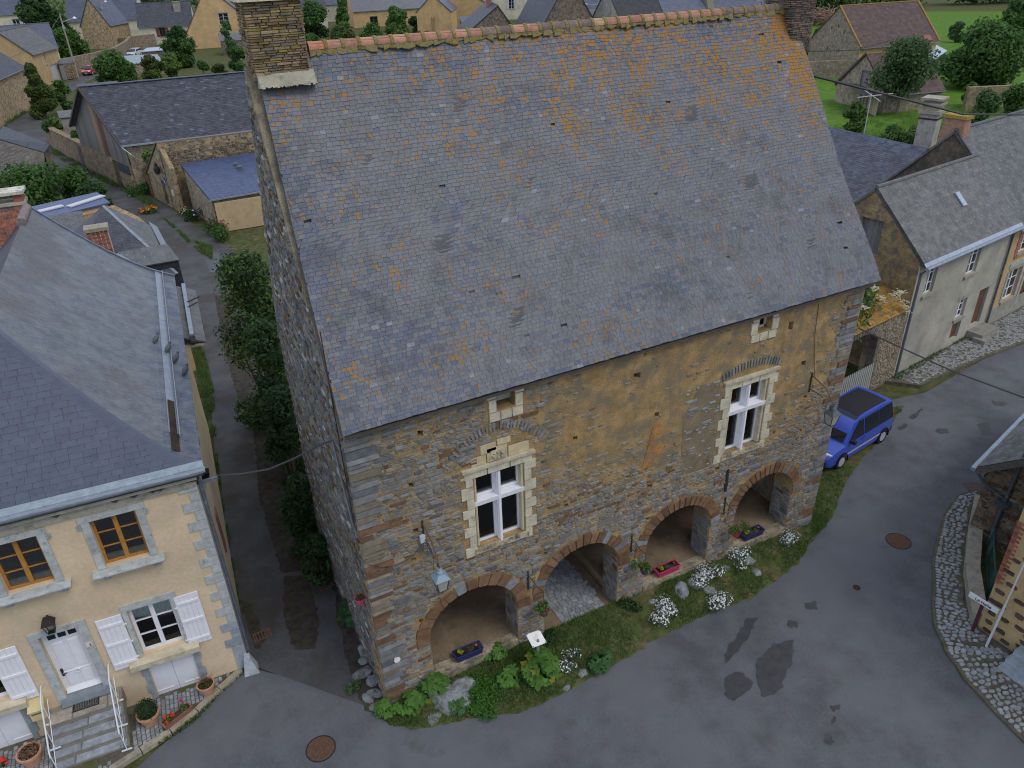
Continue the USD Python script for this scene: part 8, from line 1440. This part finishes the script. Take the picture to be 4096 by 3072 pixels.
for i, (nm, lab, cx, by, ty, hw, n, s, tn, bl, co) in enumerate(TREES):
    P = gz(cx, by); bush(nm, lab, "tree" if "tree" in nm or "conifer" in nm else "shrub", P[:2], hw/CAM['f']*float((P-EYE)@FWD), zat(P, ty), n, s, tn, 400+i, blobs=bl, trunk={"fruit_tree": .28, "broad_tree": .08, "tall_conifer": .08}.get(nm, .05), z0=.1, cone=co)
hed = MB(); qh = np.random.default_rng(9)
for (x0, y0, x1, y1, h, k) in ((150, 160, 245, 120, 6, 60), (245, 170, 330, 60, 9, 60), (120, 190, 190, 190, 8, 40), (60, 250, 200, 260, 8, 60), (-60, 300, 60, 300, 9, 60)):
    t = qh.random(k); cs = np.stack([x0+(x1-x0)*t, y0+(y1-y0)*t, h*.4+h*.25*qh.random(k)], 1)+qh.normal(size=(k, 3))*(2, 2, .3); hed.add(*leaves(qh, cs, np.stack([3+2*qh.random(k), 3+2*qh.random(k), h*.35+h*.25*qh.random(k)], 1), k*130, .6, DKGREEN+GREEN, shell=.5))
top("far_hedge", hed, "leaf", "far hedgerows and woods edging the meadow along the top of the view", "hedge", kind="stuff")
# right-hand barns
TB = gable_house("brown_tile_barn", "ochre barn with a large brown tiled roof at the meadow's edge", "barn", (90.3, 66.2), (103.4, 64.5), 10.5, 4.0, 8.6, "ochre_render", "brown_tile", ridge=5.2, course=.36, width=.55, most=120, seed=110, over=.35, tile="tile", wtone=(1.05, .98, .9), wins=[('f', 5.0, 6.1, 2.0, 3.6, 'w')])
TB.part("stone_gable", MB().poly(Polygon([(0, 0), (10.45, 0), (10.45, 3.9), (5.2, 8.4), (0.02, 3.9)]), (-.012, 0, 0), (0, 1, 0), (0, 0, 1), (-1, 0, 0), -.012, 0, (.85, .85, .85)), "rubble"); TB.part("verge_tiles", MB().beam((-.12, -.3, 3.85), (-.12, 5.2, 8.72), .25, .1, (1, 1, 1)).beam((13.4, -.3, 3.85), (13.4, 5.2, 8.72), .25, .1, (1, 1, 1)), "lichen_tile"); TB.part("patched_tiles", MB().slab([(10.8, -.2, 3.98), (12.2, -.2, 3.98), (12.2, .5, 4.62), (10.9, .5, 4.62)], .03, (2.6, 1.6, 1.5)), "brown_tile")
for y, z in ((3.6, 5.2), (4.9, 5.9), (6.2, 5.6), (4.1, 2.8), (6.4, 2.9)): TB.part("vent_slit", MB().box(-.03, -.013, y, y+.16, z, z+.42, (.03, .03, .03)), "plain")
SD = gable_house("small_tile_shed", "small rubble shed with brown tile roof and plank hatch behind the apple tree", "shed", (73.0, 46.8), (80.6, 45.6), 8.2, 2.0, 5.6, "rubble", "brown_tile", course=.3, width=.45, most=60, seed=111, over=.25, tile="tile", wtone=(.95, .95, .95), wins=[('l', 3.2, 4.4, 2.0, 3.9, 'k')])
SD.part("barge_board", MB().beam((-.15, 8.4, 1.95), (-.15, 4.1, 5.72), .08, .2, (.07, .055, .05)), "wood"); 
fs = Thing("grey_plank_lean_to", "weathered plank and mesh lean-to in front of the small tiled shed", "shed", (71.2, 48.6, 0), math.radians(60)); fs.part("roof", MB().slab([(-2.5, -1.2, 2.0), (4.2, -1.2, 2.3), (4.2, .6, 2.5), (-2.5, .6, 2.2)], .08, (.6, .55, .5)), "grey_slate")
for i in range(9): fs.part("plank", MB().box(-2.4+i*.3, -2.12+i*.3, -1.1, -1.05, 0, 1.95, np.array((.3, .26, .16))*(.8+.4*q.random())), "wood")
for i in range(4): fs.part("post", MB().box(.6+i*1.1, .7+i*1.1, -1.1, -1.0, 0, 2.1, (.16, .14, .12)), "wood")
FW_ = Thing("field_wall", "grey rubble wall between the hall roof and the tiled barn", "wall", (0, 0, 0)); FW_.part("body", MB().poly(LineString([(76, 72.5), (84.5, 69.3), (91.5, 66.0)]).buffer(.3, cap_style=2), (0, 0, 0), (1, 0, 0), (0, 1, 0), (0, 0, 1), -.3, 2.2, (.75, .75, .78)), "rubble"); FW_.part("far_run", MB().poly(LineString([(81, 43), (88, 40), (96, 41), (108, 46)]).buffer(.3, cap_style=2), (0, 0, 0), (1, 0, 0), (0, 1, 0), (0, 0, 1), -.3, 2.4, (.8, .74, .62)), "rubble")
plain_shed("white_sheet_shed", "shed with bright white sheet roof below the tiled barn", "shed", [(95.5, 58.6, 2.4), (104.8, 63.6, 2.5), (107.5, 68.0, 2.9), (102.2, 66.0, 2.9)], "rubber", "zinc", rtone=(1.75, 1.75, 1.8)); plain_shed("corrugated_lean_to", "rusty corrugated lean-to at the right edge under the great tree", "shed", [(88, 37.5, 2.0), (97, 39.5, 2.0), (97, 43.5, 2.4), (88.5, 42, 2.4)], "rubber", "zinc", rtone=(.8, .8, .8))
bh = MB(); 
for k in range(260): p = np.array([143+4.5*q.normal(), 123+2.5*q.normal(), .4+2.2*q.random()]); d_ = q.normal(size=3)*(1.2, 1.2, .5); bh.tube([p-d_, p+d_], .09, 4, np.array((.2, .12, .08))*(.6+.7*q.random()))
top("brush_heap", bh, "wood", "long heap of cut brushwood on the meadow behind the field bush", "brush heap", kind="stuff")
for i, (x, y) in enumerate(((129, 104), (126, 99))): top("fence_post", MB().tube([(x, y, 0), (x, y, 3.0)], .1, 6, (.2, .2, .2)), "wood", ("slim pole on the lawn left of the tiled barn, farther one", "slim pole on the lawn left of the tiled barn, nearer one")[i], "post")
def wire(name, pts, lab, r_=.012): top(name, MB().tube(pts, r_, 4, (.03, .03, .03)), "plain", lab, "cable")
wa, wb = gp(3432, 1312, (15.0, 0, 0), (1, 0, 0)), gz(4230, 1640, 6.2); wire("street_cable", [wa, wa*.5+wb*.5-(0, 0, .12), wb], "black cable crossing the road from the hall's right corner", .022)
wa, wb = gp(3240, 300, (14.6, 0, 0), (1, 0, 0)), gz(4400, 460, 9.2); wire("overhead_wire", [wa, wa*.6+wb*.4-(0, 0, .6), wb], "overhead wire from the hall roof across the orchard", .035); wa, wb = gz(3230, 205, 9), gz(3600, 150, 9); wire("overhead_wire", [wa, wa*.5+wb*.5-(0, 0, .5), wb], "thin pale wire running past the tiled barn gable", .03)
an = Thing("tv_aerial", "thin television aerial rising behind the dark slate barn", "aerial", (40.5, 22, 0)); 
zq = zat((40.5, 22), 375); an.part("mast", MB().tube([(0, 0, 4), (0, 0, zq)], .03, 5, (.4, .4, .4)), "paint"); an.part("boom", MB().beam((-1.2, 0, zq-.1), (1.6, -.3, zq-.1), .04, .04, (.45, .45, .45)).beam((-.3, .6, zq+.3), (.2, -.6, zq-.4), .04, .04, (.45, .45, .45)), "paint")
# a person on the lane, half hidden by the barn's ridge
pb = gz(322, 352, .6); pp_ = Thing("person", "person in dark teal jacket on the lane, mostly hidden by the barn ridge", "person", (pb[0], pb[1]-3.0, 0), .3)
import manifold3d as mf
def limb(a, b): return mf.Manifold.batch_hull([mf.Manifold.sphere(r_, 16).translate(p_) for p_, r_ in (a, b)])
J = dict(hip=((0, 0, .95), .14), chest=((0, 0, 1.3), .17), neck=((0, .0, 1.5), .06), head=((0, -.02, 1.64), .10), crown=((0, .01, 1.68), .10)); bl_ = [limb(J['hip'], J['chest']), limb(J['chest'], J['neck']), limb(J['neck'], J['head']), limb(J['head'], J['crown'])]
for s in (-1, 1):
    bl_ += [limb(((s*.1, 0, .92), .1), ((s*.11, -.05*s, .5), .07)), limb(((s*.11, -.05*s, .5), .07), ((s*.12, .02, .1), .05)), limb(((s*.12, .02, .08), .05), ((s*.12, -.14, .05), .04)), limb(((s*.2, 0, 1.42), .07), ((s*.26, .03, 1.12), .05)), limb(((s*.26, .03, 1.12), .05), ((s*.25, -.12, .9), .04)), limb(((s*.15, 0, 1.4), .09), ((s*.2, 0, 1.42), .07))]
    for k in range(5): bl_.append(limb(((s*.25+.018*(k-2), -.13, .88), .014), ((s*.25+.02*(k-2), -.16-.01*(k == 2), .80), .009)))
bd = bl_[0]
for x in bl_[1:]: bd = bd+x
me = bd.refine_to_length(.03).to_mesh(); V_ = np.array(me.vert_properties[:, :3]); T_ = np.where(V_[:, 2:] > 1.5, (.42, .26, .19), np.where(V_[:, 2:] > .92, (.02, .06, .07), (.03, .03, .04))); T_ = np.where((V_[:, 2:] < .91) & (np.abs(V_[:, :1]) > .21), (.42, .26, .19), T_)
pp_.part("body", (V_, np.array(me.tri_verts), T_), "plain", smooth=60); pp_.part("hair", MB().tm(trimesh.creation.icosphere(2, .112).apply_translation((0, .02, 1.69)), (.04, .03, .025)), "plain"); pp_.part("face", MB().lathe([(0, -.02), (.016, 0), (0, .03)], (0, -.115, 1.63), 6, (.42, .26, .19)).box(-.05, -.025, -.105, -.09, 1.66, 1.67, (.03, .02, .02)).box(.025, .05, -.105, -.09, 1.66, 1.67, (.03, .02, .02)).box(-.025, .025, -.108, -.09, 1.575, 1.585, (.3, .1, .09)), "plain")
